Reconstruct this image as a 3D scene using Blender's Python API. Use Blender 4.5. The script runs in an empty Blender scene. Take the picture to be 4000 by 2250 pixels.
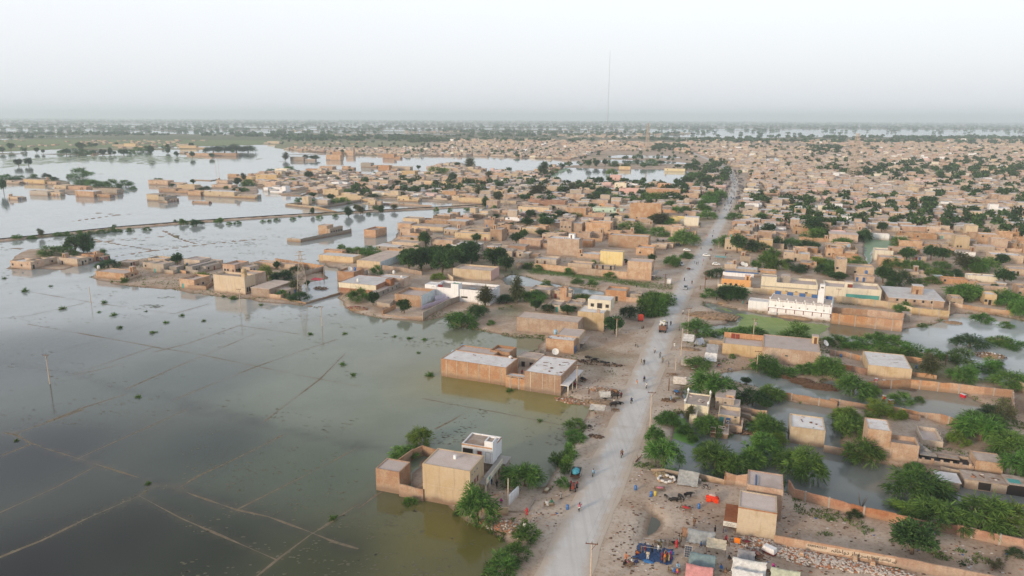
import bpy, bmesh, math, random
import numpy as np
from mathutils import Vector, Matrix
random.seed(7); NPR = np.random.RandomState(11)
SC = bpy.context.scene
COL = SC.collection
PI = math.pi
# ------------------------------------------------------------------ camera
H = 72.0; FP = 2826.0; HOR = 462.0
PITCH = math.atan((1125 - HOR) / FP); ROLL = math.radians(0.25)
cd = bpy.data.cameras.new('camera'); cam = bpy.data.objects.new('camera', cd); COL.objects.link(cam)
cd.sensor_width = 36; cd.lens = 36 * FP / 4000; cd.clip_start = 1; cd.clip_end = 80000
cam.matrix_world = Matrix.Translation((0, 0, H)) @ Matrix.Rotation(PI/2 - PITCH, 4, 'X') @ Matrix.Rotation(ROLL, 4, 'Z')
SC.camera = cam
# ------------------------------------------------------------------ sky, sun, exposure
SUN_EL = math.radians(14); SUN_DIR = Vector((-0.74, -0.67, 0)).normalized()      # where the sun stands
w = bpy.data.worlds.new('World'); SC.world = w; w.use_nodes = True
nt = w.node_tree; nt.nodes.clear()
wo = nt.nodes.new('ShaderNodeOutputWorld'); bg = nt.nodes.new('ShaderNodeBackground')
sky = nt.nodes.new('ShaderNodeTexSky'); sky.sky_type = 'NISHITA'; sky.sun_disc = False
sky.sun_elevation = SUN_EL; sky.sun_rotation = math.atan2(SUN_DIR.x, SUN_DIR.y)
sky.air_density = 1.2; sky.dust_density = 4.0; sky.ozone_density = 1.5; sky.altitude = 60
mixw = nt.nodes.new('ShaderNodeMix'); mixw.data_type = 'RGBA'; mixw.inputs[0].default_value = 0.78
# thin bright veil of haze over the whole sky
# the veil is brightest low down, where the haze is thick, and thins towards the zenith
tc = nt.nodes.new('ShaderNodeTexCoord'); sx = nt.nodes.new('ShaderNodeSeparateXYZ'); rp = nt.nodes.new('ShaderNodeValToRGB'); vm = nt.nodes.new('ShaderNodeMix'); vm.data_type = 'RGBA'; vm.blend_type = 'MULTIPLY'; vm.inputs[0].default_value = 1
nt.links.new(tc.outputs['Generated'], sx.inputs[0]); nt.links.new(sx.outputs[2], rp.inputs[0]); nt.links.new(rp.outputs[0], vm.inputs[6]); vm.inputs[7].default_value = (7.75, 7.9, 8.3, 1)
cr_ = rp.color_ramp; cr_.elements[0].position = 0; cr_.elements[0].color = (.86,.87,.88,1); cr_.elements[1].position = 1; cr_.elements[1].color = (.46,.49,.54,1)
for q_, v_ in ((.16, 1.), (.32, .84), (.55, .60)): e_ = cr_.elements.new(q_); e_.color = (v_, v_, v_, 1)
nt.links.new(vm.outputs[2], mixw.inputs[7])
nt.links.new(sky.outputs[0], mixw.inputs[6]); nt.links.new(mixw.outputs[2], bg.inputs[0])
bg.inputs[1].default_value = 0.125
nt.links.new(bg.outputs[0], wo.inputs[0])
sl = bpy.data.lights.new('sun', 'SUN'); sl.energy = 2.4; sl.angle = math.radians(9); sl.color = (1.0, 0.80, 0.58)
so = bpy.data.objects.new('sun', sl); COL.objects.link(so)
sd = Vector((SUN_DIR.x*math.cos(SUN_EL), SUN_DIR.y*math.cos(SUN_EL), math.sin(SUN_EL)))
so.rotation_euler = sd.to_track_quat('Z', 'Y').to_euler(); so.location = sd * 300
SC.view_settings.view_transform = 'Standard'; SC.view_settings.look = 'None'
SC.view_settings.exposure = 0.32; SC.view_settings.gamma = 1.0
SC.cycles.volume_bounces = 4; SC.cycles.max_bounces = 6; SC.cycles.diffuse_bounces = 3
SC.cycles.glossy_bounces = 3; SC.cycles.transparent_max_bounces = 4; SC.cycles.use_denoising = True
SC.cycles.caustics_reflective = False; SC.cycles.caustics_refractive = False
# ------------------------------------------------------------------ survey: photo position -> place on the ground
REG = {'a':(1400,1600,2.229),'b':(2200,1600,2.229),'c':(3100,1600,2.229),'d':(2500,1100,2.415),'e':(3200,1100,2.415),
 'g':(1650,1150,2.415),'h':(0,1600,1.84),'i':(0,1000,1.84),'j':(300,900,2.342),'k':(1200,900,3.22),'l':(1900,850,2.8975),
 'm':(2600,900,3.22),'n':(3200,900,3.22),'o':(0,600,2.576),'p':(1000,550,2.576),'q':(1900,550,2.862),'t':(2700,550,1.9815),'u':(0,400,1.9815),'F':(0,0,.644)}
cP, sP, cR, sR = math.cos(PITCH), math.sin(PITCH), math.cos(ROLL), math.sin(ROLL)
def src(r, x, y): a, b, s = REG[r]; return a + x/s, b + y/s
def ray(u, v):
    x = (u-2000)/FP; y = (1125-v)/FP
    x, y = cR*x - sR*y, sR*x + cR*y
    return Vector((x, cP + y*sP, -sP + y*cP))
LZ = 0.7
def G(r, x, y, z=LZ):
    d = ray(*src(r, x, y)); t = (z-H)/d.z
    return Vector((d.x*t, d.y*t, z))
def proj(p):
    dx, dy, dz = p[0], p[1], p[2]-H
    z = dy*cP - dz*sP; yy = dy*sP + dz*cP; x = dx/z; y = yy/z
    x, y = cR*x + sR*y, -sR*x + cR*y
    return 2000 + x*FP, 1125 - y*FP
def hgt(r, x, yt, A):                     # height above A of the point seen at (x, yt) straight over A
    d = ray(*src(r, x, yt)); return H + d.z*A.y/d.y - A.z
def mper(r, x, y):                        # metres for one pixel of a region at that place
    p = G(r, x, y, LZ); return (p - Vector((0,0,H))).length/FP/REG[r][2]
ROADDIR = Vector((0.3266, 0.9452, 0)); PERP = Vector((0.9452, -0.3266, 0)); GRID = math.atan2(PERP.y, PERP.x)
# ------------------------------------------------------------------ materials
MATS = {}
def _m(name):
    m = bpy.data.materials.new(name); m.use_nodes = True; MATS[name] = m
    t = m.node_tree; b = t.nodes['Principled BSDF']; return m, t, b
def N(t, typ, **kw):
    n = t.nodes.new(typ)
    for k, v in kw.items(): setattr(n, k, v)
    return n
def mixc(t, fac, a, b, blend='MIX'):
    n = N(t, 'ShaderNodeMix', data_type='RGBA', blend_type=blend)
    for s, v in ((0, fac), (6, a), (7, b)):
        if hasattr(v, 'links'): t.links.new(v, n.inputs[s])
        else: n.inputs[s].default_value = v if s == 0 else (*v, 1) if len(v) == 3 else v
    return n.outputs[2]
def mapr(t, v, a, b, c=0., d=1.):
    n = N(t, 'ShaderNodeMapRange'); t.links.new(v, n.inputs[0])
    for i, q in enumerate((a, b, c, d)): n.inputs[i+1].default_value = q
    return n.outputs[0]
def noise(t, scale, detail=4, vec=None, rough=.6):
    n = N(t, 'ShaderNodeTexNoise'); n.inputs['Scale'].default_value = scale; n.inputs['Detail'].default_value = detail
    n.inputs['Roughness'].default_value = rough
    if vec: t.links.new(vec, n.inputs['Vector'])
    return n.outputs[0]
def wpos(t): return N(t, 'ShaderNodeNewGeometry').outputs['Position']
def mth(t, op, a, b=None):
    n = N(t, 'ShaderNodeMath', operation=op)
    for i, v in enumerate((a, b)):
        if v is None: continue
        if hasattr(v, 'links'): t.links.new(v, n.inputs[i])
        else: n.inputs[i].default_value = v
    return n.outputs[0]
def bump(t, b, h, strength=.4, dist=.05):
    n = N(t, 'ShaderNodeBump'); n.inputs['Strength'].default_value = strength; n.inputs['Distance'].default_value = dist
    t.links.new(h, n.inputs['Height']); t.links.new(n.outputs[0], b.inputs['Normal'])
def wallmat(name, brick, plaster, patch=.5, damp=.6, var=.25, spot=None):
    """weathered wall: brick and plaster in patches, pale salt and damp stain near the water line"""
    m, t, b = _m(name); P = wpos(t)
    n1 = noise(t, .35, 5, P); n2 = noise(t, 3.0, 4, P); n3 = noise(t, 14, 2, P)
    c = mixc(t, mapr(t, n1, patch-.07, patch+.07), brick, plaster)
    c = mixc(t, mapr(t, n2, .42, .72, 0, (.18 if var < .2 else .5) if spot is None else spot), c, tuple(x*.5 for x in brick))
    sep = N(t, 'ShaderNodeSeparateXYZ'); t.links.new(P, sep.inputs[0])
    # courses: joint rows every 0.4 m and streaks running down
    wv = N(t, 'ShaderNodeTexWave', wave_type='BANDS', bands_direction='Z', wave_profile='SAW'); t.links.new(P, wv.inputs['Vector'])
    wv.inputs['Scale'].default_value = .8; wv.inputs['Distortion'].default_value = .6
    c = mixc(t, mapr(t, wv.outputs[1], .8, 1, 0, .18), c, tuple(x*.5 for x in brick))
    st = N(t, 'ShaderNodeMapping'); t.links.new(P, st.inputs[0]); st.inputs['Scale'].default_value = (1.6, 1.6, .12)
    c = mixc(t, mapr(t, noise(t, 1.2, 3, st.outputs[0]), .52, .75, 0, .45), c, tuple(x*.45 for x in plaster))
    lo = mth(t, 'ADD', sep.outputs[2], mth(t, 'MULTIPLY', n1, -2.4))
    c = mixc(t, mapr(t, lo, .7, -.5, 0, damp), c, (.40, .30, .22))
    c = mixc(t, mapr(t, lo, .1, -.75, 0, damp), c, (.20, .12, .075))
    oi = N(t, 'ShaderNodeObjectInfo')
    hs = N(t, 'ShaderNodeHueSaturation'); t.links.new(c, hs.inputs['Color'])
    t.links.new(mapr(t, oi.outputs['Random'], 0, 1, 1-var, 1+var*.6), hs.inputs['Value'])
    rr = mth(t, 'FRACT', mth(t, 'MULTIPLY', oi.outputs['Random'], 7.31))
    t.links.new(mapr(t, rr, 0, 1, .74, 1.1), hs.inputs['Saturation'])
    t.links.new(hs.outputs[0], b.inputs['Base Color']); b.inputs['Roughness'].default_value = .92
    b.inputs['Specular IOR Level'].default_value = .2
    bump(t, b, mth(t, 'ADD', n3, n2), .5, .06)
    return m
wallmat('wall', (.45, .28, .175), (.54, .395, .28))
wallmat('wallbrick', (.45, .25, .145), (.52, .345, .225), .52)
wallmat('wallred', (.36, .17, .10), (.44, .24, .15), .5)
wallmat('wallmud', (.46, .35, .25), (.53, .425, .325), .45)
wallmat('wallyellow', (.55, .41, .25), (.58, .45, .30), .5, .75, .1)
wallmat('wallbuff', (.50, .36, .20), (.58, .45, .29), .45, .7, .15)
wallmat('wallwhite', (.74, .75, .77), (.80, .81, .84), .4, .35, .08)
wallmat('wallcream', (.66, .58, .42), (.74, .67, .52), .4, .4, .1)
wallmat('wallblue', (.55, .68, .74), (.66, .76, .80), .4, .4, .08)
wallmat('wallpink', (.62, .36, .33), (.66, .44, .40), .4, .4, .1)
wallmat('wallorange', (.68, .36, .16), (.70, .42, .22), .4, .3, .1)
wallmat('wallcanary', (.70, .55, .23), (.72, .59, .30), .4, .3, .05)
wallmat('wallgreen', (.42, .60, .46), (.50, .66, .54), .4, .3, .1)
wallmat('wallgrey', (.36, .31, .26), (.44, .38, .32), .45)
wallmat('wallpurple', (.50, .46, .66), (.60, .55, .70), .4, .4, .1)
def roofmat(name, a, bcol, dirt, var=.12):
    m, t, b = _m(name); P = wpos(t)
    n1 = noise(t, .5, 6, P, .65); n2 = noise(t, 5, 4, P)
    c = mixc(t, mapr(t, n1, .38, .62), a, bcol)
    c = mixc(t, mapr(t, n2, .52, .75, 0, .6), c, dirt)
    c = mixc(t, mapr(t, noise(t, .16, 3, P), .56, .7, 0, .5), c, dirt)
    oi = N(t, 'ShaderNodeObjectInfo'); hs = N(t, 'ShaderNodeHueSaturation'); t.links.new(c, hs.inputs['Color'])
    t.links.new(mapr(t, oi.outputs['Random'], 0, 1, 1-var, 1+var), hs.inputs['Value'])
    t.links.new(hs.outputs[0], b.inputs['Base Color']); b.inputs['Roughness'].default_value = .95
    b.inputs['Specular IOR Level'].default_value = .15
    bump(t, b, n2, .4, .05); return m
roofmat('roof', (.50, .42, .365), (.42, .345, .295), (.27, .21, .17), .2)
roofmat('roofwhite', (.68, .67, .67), (.58, .555, .54), (.38, .32, .28))
roofmat('roofpink', (.54, .46, .425), (.49, .41, .37), (.33, .26, .22))
roofmat('rust', (.22, .075, .035), (.27, .11, .055), (.12, .05, .03))
roofmat('rubbleroof', (.42, .36, .31), (.30, .22, .17), (.16, .10, .07))
def plain(name, col, rough=.7, nz=.25, sc=3., metal=0., spec=.3):
    m, t, b = _m(name); n = noise(t, sc, 4, wpos(t))
    c = mixc(t, mapr(t, n, .3, .7, 0, 1), col, tuple(x*(1-nz) for x in col))
    t.links.new(c, b.inputs['Base Color']); b.inputs['Roughness'].default_value = rough
    b.inputs['Metallic'].default_value = metal; b.inputs['Specular IOR Level'].default_value = spec; return m
plain('dark', (.035, .028, .024), .6); plain('wood', (.16, .075, .04), .7); plain('doorred', (.25, .05, .035), .6)
plain('teal', (.10, .36, .34), .7); plain('bluepaint', (.05, .13, .32), .6); plain('concrete', (.42, .39, .36), .9)
plain('glass', (.03, .045, .05), .15, .1, 1, 0, .6); plain('trunk', (.15, .105, .075), .95); plain('steel', (.42, .40, .38), .5, .2, 2, .4)
plain('steelpale', (.55, .45, .36), .6); plain('black', (.015, .013, .013), .55); plain('rubber', (.02, .02, .02), .8)
plain('bone', (.3, .28, .25), .6); plain('skin', (.19, .095, .06), .6, .1); plain('hair', (.012, .009, .008), .6); plain('hide', (.022, .018, .017), .5, .4, 4)
plain('dung', (.16, .095, .06), .95, .5, 6); plain('stone', (.56, .50, .45), .95, .3, 1.7); plain('brickbit', (.40, .19, .11), .95, .35, 2)
plain('bund', (.23, .185, .125), .9, .5, .8); plain('mudbank', (.32, .235, .165), .95, .35, 1.2); plain('earthheap', (.38, .26, .17), .95, .35, .9); plain('ink', (.05, .035, .03), .9)
plain('painted', (.58, .47, .36), .9, .2, 1.5); plain('straw', (.38, .29, .17), .95, .3, 5); plain('gold', (.6, .42, .05), .6)
plain('solar', (.02, .03, .06), .2, .2, 2, 0, .6); plain('maroon', (.20, .03, .03), .7); plain('signboard', (.62, .60, .55), .8, .15, 2)
def objcol(name, rough=.8, nz=.3, sc=4., spec=.2):
    m, t, b = _m(name); oi = N(t, 'ShaderNodeObjectInfo')
    dk = N(t, 'ShaderNodeHueSaturation'); t.links.new(oi.outputs['Color'], dk.inputs['Color']); dk.inputs['Value'].default_value = 1-nz
    c = mixc(t, mapr(t, noise(t, sc, 4, wpos(t)), .35, .65), oi.outputs['Color'], dk.outputs[0])
    t.links.new(c, b.inputs['Base Color']); b.inputs['Roughness'].default_value = rough; b.inputs['Specular IOR Level'].default_value = spec
    return m
objcol('cloth', .9); objcol('paint', .35, .12, 3, .5); objcol('tarp', .6, .35, 1.4, .3); objcol('plastic', .4, .15, 3, .5)
def leafmat(name, k=1.):
    m, t, b = _m(name)
    at = N(t, 'ShaderNodeAttribute'); at.attribute_name = 'lc'
    oi = N(t, 'ShaderNodeObjectInfo'); hs = N(t, 'ShaderNodeHueSaturation'); t.links.new(at.outputs[0], hs.inputs['Color'])
    t.links.new(mapr(t, oi.outputs['Random'], 0, 1, .78*k, 1.25*k), hs.inputs['Value'])
    r2 = mth(t, 'FRACT', mth(t, 'MULTIPLY', oi.outputs['Random'], 5.77)); t.links.new(mapr(t, r2, 0, 1, .485, .515), hs.inputs['Hue'])
    tr = N(t, 'ShaderNodeBsdfTranslucent'); t.links.new(hs.outputs[0], tr.inputs[0])
    t.links.new(hs.outputs[0], b.inputs['Base Color']); b.inputs['Roughness'].default_value = .7; b.inputs['Specular IOR Level'].default_value = .25
    mx = N(t, 'ShaderNodeMixShader'); mx.inputs[0].default_value = .3
    t.links.new(b.outputs[0], mx.inputs[1]); t.links.new(tr.outputs[0], mx.inputs[2])
    t.links.new(mx.outputs[0], t.nodes['Material Output'].inputs[0]); return m
leafmat('leaf')
# ground: its own cover colour per place (sand, grass, mud) with grain
m, t, b = _m('ground'); P = wpos(t)
at = N(t, 'ShaderNodeAttribute'); at.attribute_name = 'cover'
n1 = noise(t, .09, 6, P, .65); n2 = noise(t, 1.3, 5, P, .7); n3 = noise(t, 9, 3, P)
c = mixc(t, mapr(t, n1, .42, .6, 0, .8), at.outputs[0], mixc(t, 1., at.outputs[0], (.70, .60, .52), 'MULTIPLY'))
c = mixc(t, mapr(t, n2, .5, .66, 0, .75), c, mixc(t, 1., c, (.58, .52, .47), 'MULTIPLY'))
sep = N(t, 'ShaderNodeSeparateXYZ'); t.links.new(P, sep.inputs[0])
wet = mth(t, 'ADD', sep.outputs[2], mth(t, 'MULTIPLY', n2, -.3))
c = mixc(t, mapr(t, wet, .22, -.1, 0, .75), c, (.15, .10, .066))
t.links.new(c, b.inputs['Base Color']); b.inputs['Roughness'].default_value = .95; b.inputs['Specular IOR Level'].default_value = .15
bump(t, b, mth(t, 'ADD', n2, n3), .5, .08)
# road: pale dusty asphalt, dust blown over its edges
m, t, b = _m('road'); P = wpos(t); at = N(t, 'ShaderNodeAttribute'); at.attribute_name = 'edge'
n1 = noise(t, .25, 6, P, .7); n2 = noise(t, 4, 4, P)
c = mixc(t, mapr(t, n1, .35, .65), (.585, .57, .55), (.53, .515, .495))
rm = N(t, 'ShaderNodeMapping'); rm.inputs['Rotation'].default_value = (0, 0, math.atan2(ROADDIR.x, ROADDIR.y)); rm.inputs['Scale'].default_value = (1.1, .03, 1); t.links.new(P, rm.inputs[0])
c = mixc(t, mapr(t, noise(t, .9, 4, rm.outputs[0]), .42, .62, 0, .45), c, (.42, .405, .39)); c = mixc(t, mapr(t, noise(t, .12, 5, P), .55, .68, 0, .6), c, (.43, .36, .295))
sp = mth(t, 'ADD', at.outputs['Fac'], mth(t, 'MULTIPLY', n1, 1.1))
c = mixc(t, mapr(t, sp, 1.02, 1.42), c, (.49, .41, .335)); c = mixc(t, mapr(t, n2, .5, .75, 0, .22), c, (.36, .33, .30))
t.links.new(c, b.inputs['Base Color']); b.inputs['Roughness'].default_value = .9; b.inputs['Specular IOR Level'].default_value = .25
bump(t, b, n2, .2, .03)
# water: body colour per place, silt plus painted-in reflections, mirror surface with faint ripples
m, t, b = _m('water'); P = wpos(t); at = N(t, 'ShaderNodeAttribute'); at.attribute_name = 'silt_and_reflection'
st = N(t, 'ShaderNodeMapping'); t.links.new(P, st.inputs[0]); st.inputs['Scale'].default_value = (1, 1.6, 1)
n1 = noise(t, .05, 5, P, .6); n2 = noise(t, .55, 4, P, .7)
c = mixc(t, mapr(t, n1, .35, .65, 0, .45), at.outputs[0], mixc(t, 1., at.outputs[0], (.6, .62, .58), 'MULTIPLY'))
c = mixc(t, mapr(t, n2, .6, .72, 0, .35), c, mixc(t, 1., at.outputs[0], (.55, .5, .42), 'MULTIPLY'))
t.links.new(c, b.inputs['Base Color']); b.inputs['IOR'].default_value = 1.33
t.links.new(mapr(t, noise(t, .02, 4, P), .4, .65, .02, .08), b.inputs['Roughness'])
rip = mth(t, 'ADD', noise(t, 1.1, 3, st.outputs[0]), mth(t, 'MULTIPLY', noise(t, 5, 2, st.outputs[0]), .25))
bump(t, b, rip, .08, .12)
def scum(name, a, bb, thr=.40):
    m, t, b = _m(name); P = wpos(t)
    c = mixc(t, mapr(t, noise(t, .3, 5, P), .35, .65), a, bb); c = mixc(t, mapr(t, noise(t, 3, 4, P), .55, .75, 0, .5), c, tuple(x*.5 for x in a))
    t.links.new(c, b.inputs['Base Color']); b.inputs['Roughness'].default_value = .55; b.inputs['Specular IOR Level'].default_value = .3
scum('algae', (.17, .26, .05), (.25, .32, .10)); scum('algaebright', (.10, .24, .03), (.15, .28, .06)); scum('algaepale', (.17, .27, .15), (.23, .33, .20))
scum('floodgrass', (.20,.25,.13), (.26,.30,.19)); scum('weedmat', (.085, .082, .05), (.14, .125, .075))
# ------------------------------------------------------------------ mesh kit
class MB:
    def __init__(s, T=None): s.v = []; s.f = []; s.T = T
    def pt(s, x, y, z):
        if s.T:
            ox, oy, a = s.T; c, d = math.cos(a), math.sin(a); x, y = ox + c*x - d*y, oy + d*x + c*y
        s.v.append((x, y, z)); return len(s.v)-1
    def face(s, pts): s.f.append([s.pt(*p) for p in pts])
    def hexa(s, p):                       # 8 points: bottom 4, top 4
        i = [s.pt(*q) for q in p]
        for q in ((3,2,1,0),(4,5,6,7),(0,1,5,4),(1,2,6,5),(2,3,7,6),(3,0,4,7)): s.f.append([i[k] for k in q])
        return s
    def box(s, x0, x1, y0, y1, z0, z1):
        return s.hexa([(x0,y0,z0),(x1,y0,z0),(x1,y1,z0),(x0,y1,z0),(x0,y0,z1),(x1,y0,z1),(x1,y1,z1),(x0,y1,z1)])
    def bar(s, p, q, w, h=None):          # square bar between two points
        p, q = Vector(p), Vector(q); h = h or w; d = (q-p)
        up = Vector((0,0,1)) if abs(d.normalized().z) < .9 else Vector((1,0,0))
        a = d.cross(up).normalized()*w/2; c = d.cross(a).normalized()*h/2
        return s.hexa([p-a-c, p+a-c, p+a+c, p-a+c, q-a-c, q+a-c, q+a+c, q-a+c])
    def tube(s, pts, rad, n=6, caps=True):
        rings = []; pts = [Vector(p) for p in pts]
        for k, p in enumerate(pts):
            d = (pts[min(k+1, len(pts)-1)] - pts[max(k-1, 0)]).normalized()
            up = Vector((0,0,1)) if abs(d.z) < .9 else Vector((1,0,0))
            a = d.cross(up).normalized(); c = a.cross(d).normalized(); r = rad[k] if hasattr(rad, '__len__') else rad
            rings.append([s.pt(*(p + a*math.cos(2*PI*j/n)*r + c*math.sin(2*PI*j/n)*r)) for j in range(n)])
        for r0, r1 in zip(rings, rings[1:]):
            for j in range(n): s.f.append([r0[j], r0[(j+1)%n], r1[(j+1)%n], r1[j]])
        if caps: s.f.append(rings[0][::-1]); s.f.append(rings[-1])
        return s
    def lathe(s, prof, n=12, c=(0,0,0)):  # (radius, z) profile around the vertical
        rings = [[s.pt(c[0]+r*math.cos(2*PI*j/n), c[1]+r*math.sin(2*PI*j/n), c[2]+z) for j in range(n)] for r, z in prof]
        for r0, r1 in zip(rings, rings[1:]):
            for j in range(n): s.f.append([r0[j], r0[(j+1)%n], r1[(j+1)%n], r1[j]])
        s.f.append(rings[0][::-1]); s.f.append(rings[-1]); return s
    def blob(s, c, r, n=7, m=5, jit=.18, rnd=random):
        idx = []
        for i in range(1, m):
            th = PI*i/m; row = []
            for j in range(n):
                k = 1 + rnd.uniform(-jit, jit)
                row.append(s.pt(c[0]+r[0]*k*math.sin(th)*math.cos(2*PI*j/n), c[1]+r[1]*k*math.sin(th)*math.sin(2*PI*j/n), c[2]+r[2]*k*math.cos(th)))
            idx.append(row)
        tp = s.pt(c[0], c[1], c[2]+r[2]); bt = s.pt(c[0], c[1], c[2]-r[2])
        for j in range(n):
            s.f.append([tp, idx[0][j], idx[0][(j+1)%n]]); s.f.append([bt, idx[-1][(j+1)%n], idx[-1][j]])
            for q in range(m-2): s.f.append([idx[q][j], idx[q+1][j], idx[q+1][(j+1)%n], idx[q][(j+1)%n]])
        return s
    def mesh(s, name, mat, smooth=False):
        me = bpy.data.meshes.new(name); me.from_pydata(s.v, [], s.f); me.materials.append(MATS[mat])
        if smooth: me.polygons.foreach_set('use_smooth', [True]*len(me.polygons))
        return me
    def build(s, name, mat, parent=None, smooth=False, **kw):
        return link(name, s.mesh(name, mat, smooth), parent, **kw)
def tag(o, label=None, cat=None, group=None, kind=None):
    if label: o['label'] = label
    if cat: o['category'] = cat
    if group: o['group'] = group
    if kind: o['kind'] = kind
    return o
def link(name, data, parent=None, loc=None, rz=None, col=None, **kw):
    o = bpy.data.objects.new(name, data); COL.objects.link(o)
    if parent is not None: o.parent = parent; KIDS.setdefault(parent.name, []).append(o)
    if loc is not None: o.location = loc
    if rz is not None: o.rotation_euler.z = rz
    if col: o.color = (*col, 1)
    return tag(o, **kw)
def empty(name, loc=(0,0,0), rz=0., **kw):
    o = bpy.data.objects.new(name, None); COL.objects.link(o); o.location = loc; o.rotation_euler.z = rz
    o.empty_display_size = .5
    return tag(o, **kw)
KIDS = {}
def kids(o): return KIDS.get(o.name, [])
def copy_tree(o, loc=None, rz=None, scale=None, cols=None, parent=None, **kw):
    c = o.copy(); COL.objects.link(c)
    if parent is not None: c.parent = parent
    for k in ('label','category','group'):
        if parent is None and k in c: del c[k]
    if loc is not None: c.location = loc
    if rz is not None: c.rotation_euler.z = rz
    if scale is not None: c.scale = scale
    if cols:
        st = o.name.split('.')[0]
        if st in cols: c.color = (*cols[st], 1)
    for ch in kids(o): copy_tree(ch, parent=c, cols=cols)
    return tag(c, **kw)
ORD = ['', 'first', 'second', 'third', 'fourth', 'fifth', 'sixth', 'seventh', 'eighth', 'ninth', 'tenth', 'eleventh', 'twelfth', 'thirteenth', 'fourteenth', 'fifteenth',
 'sixteenth', 'seventeenth', 'eighteenth', 'nineteenth', 'twentieth']
def nth(n):
    if n <= 20: return ORD[n]
    tens = ['', '', 'twenty', 'thirty', 'forty', 'fifty', 'sixty', 'seventy', 'eighty', 'ninety'][n//10]
    return tens + '-' + ORD[n % 10] if n % 10 else tens[:-1] + 'ieth'
# ------------------------------------------------------------------ terrain
def vnoise(X, Y, seed=0):
    X = np.asarray(X, float); Y = np.asarray(Y, float)
    xi = np.floor(X).astype(np.int64); yi = np.floor(Y).astype(np.int64); fx = X-xi; fy = Y-yi
    fx = fx*fx*(3-2*fx); fy = fy*fy*(3-2*fy)
    def hsh(a, b):
        n = (a*374761393 + b*668265263 + seed*974711) & 0xffffffff
        n = ((n ^ (n >> 13))*1274126177) & 0xffffffff
        return ((n ^ (n >> 16)) & 0xffff)/65535.
    return (hsh(xi,yi)*(1-fx)+hsh(xi+1,yi)*fx)*(1-fy) + (hsh(xi,yi+1)*(1-fx)+hsh(xi+1,yi+1)*fx)*fy
def fbm(X, Y, s=0, o=3): return sum(vnoise(X*2**k, Y*2**k, s+k)*.5**k for k in range(o))/sum(.5**k for k in range(o)) - .5
def poly(*pts, z=0.2): return np.array([list(G(*p, z)[:2]) for p in pts])
def P_(r, *pts): return [(r, x, y) for x, y in pts]
def sdist(pg, X, Y, lim=60):
    """signed distance to a polygon, positive inside; -lim far away"""
    out = np.full(X.shape, -float(lim)); lo = pg.min(0)-lim; hi = pg.max(0)+lim
    k = (X > lo[0]) & (X < hi[0]) & (Y > lo[1]) & (Y < hi[1])
    if not k.any(): return out
    x = X[k]; y = Y[k]; d = np.full(x.shape, 1e18); ins = np.zeros(x.shape, bool); n = len(pg)
    for i in range(n):
        ax, ay = pg[i]; bx, by = pg[(i+1) % n]; ex, ey = bx-ax, by-ay
        tt = np.clip(((x-ax)*ex+(y-ay)*ey)/(ex*ex+ey*ey+1e-9), 0, 1)
        d = np.minimum(d, (x-ax-tt*ex)**2+(y-ay-tt*ey)**2)
        c = ((ay > y) != (by > y)); xx = ax+(y-ay)*ex/(ey if abs(ey) > 1e-9 else 1e-9); ins ^= c & (x < xx)
    d = np.sqrt(d); out[k] = np.where(ins, d, -d); return out
def ldist(pl, X, Y, lim=30):
    out = np.full(X.shape, float(lim)); lo = pl.min(0)-lim; hi = pl.max(0)+lim
    k = (X > lo[0]) & (X < hi[0]) & (Y > lo[1]) & (Y < hi[1])
    if not k.any(): return out
    x = X[k]; y = Y[k]; d = np.full(x.shape, 1e18)
    for (ax, ay), (bx, by) in zip(pl, pl[1:]):
        ex, ey = bx-ax, by-ay; tt = np.clip(((x-ax)*ex+(y-ay)*ey)/(ex*ex+ey*ey+1e-9), 0, 1)
        d = np.minimum(d, (x-ax-tt*ex)**2+(y-ay-tt*ey)**2)
    out[k] = np.sqrt(d); return out
main_land = poly(*P_('F',(1205,1500),(1230,1440),(1262,1405),(1300,1368),(1262,1347),(1195,1320),(1160,1290),(1095,1252)), *P_('a',(640,755),(420,680),(440,560),(520,400),(680,380),(900,390),(1240,455),(1400,600),(1560,690),(1700,640)),
 *P_('F',(1425,1175),(1448,1125),(1435,1085),(1478,1055),(1488,1035),(1455,1015)), *P_('g',(1560,1060),(1500,1030),(1380,985),(1250,955),(1200,930),(1000,880),(800,840),(720,700),(900,560),(1060,500),(1120,415)),
 *P_('F',(1295,845),(1166,820),(1130,812),(1122,797),(1064,807),(962,798),(895,787),(868,772),(858,745),(850,712),(888,692),(835,670),(800,656),(838,636),(945,626),(1000,592),(1003,574),(1100,545),(1230,540),(1262,519),(1290,512),(1140,511),(960,500),(850,496),(780,482),(711,491),(668,476),(640,464),(640,440),(690,432),(768,434),(895,432),(935,448),(955,436),(1081,437),(1081,418),(1150,413),(1226,432),(1273,433),(1320,437),(1368,426),(1415,418),(1471,414),(1449,402),(1224,393),(974,392),(860,387),(760,380),(690,372),(700,350),(900,341),(1480,341),(1700,352),(2000,345),(2600,345),(3300,350),(3300,1500)))
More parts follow.
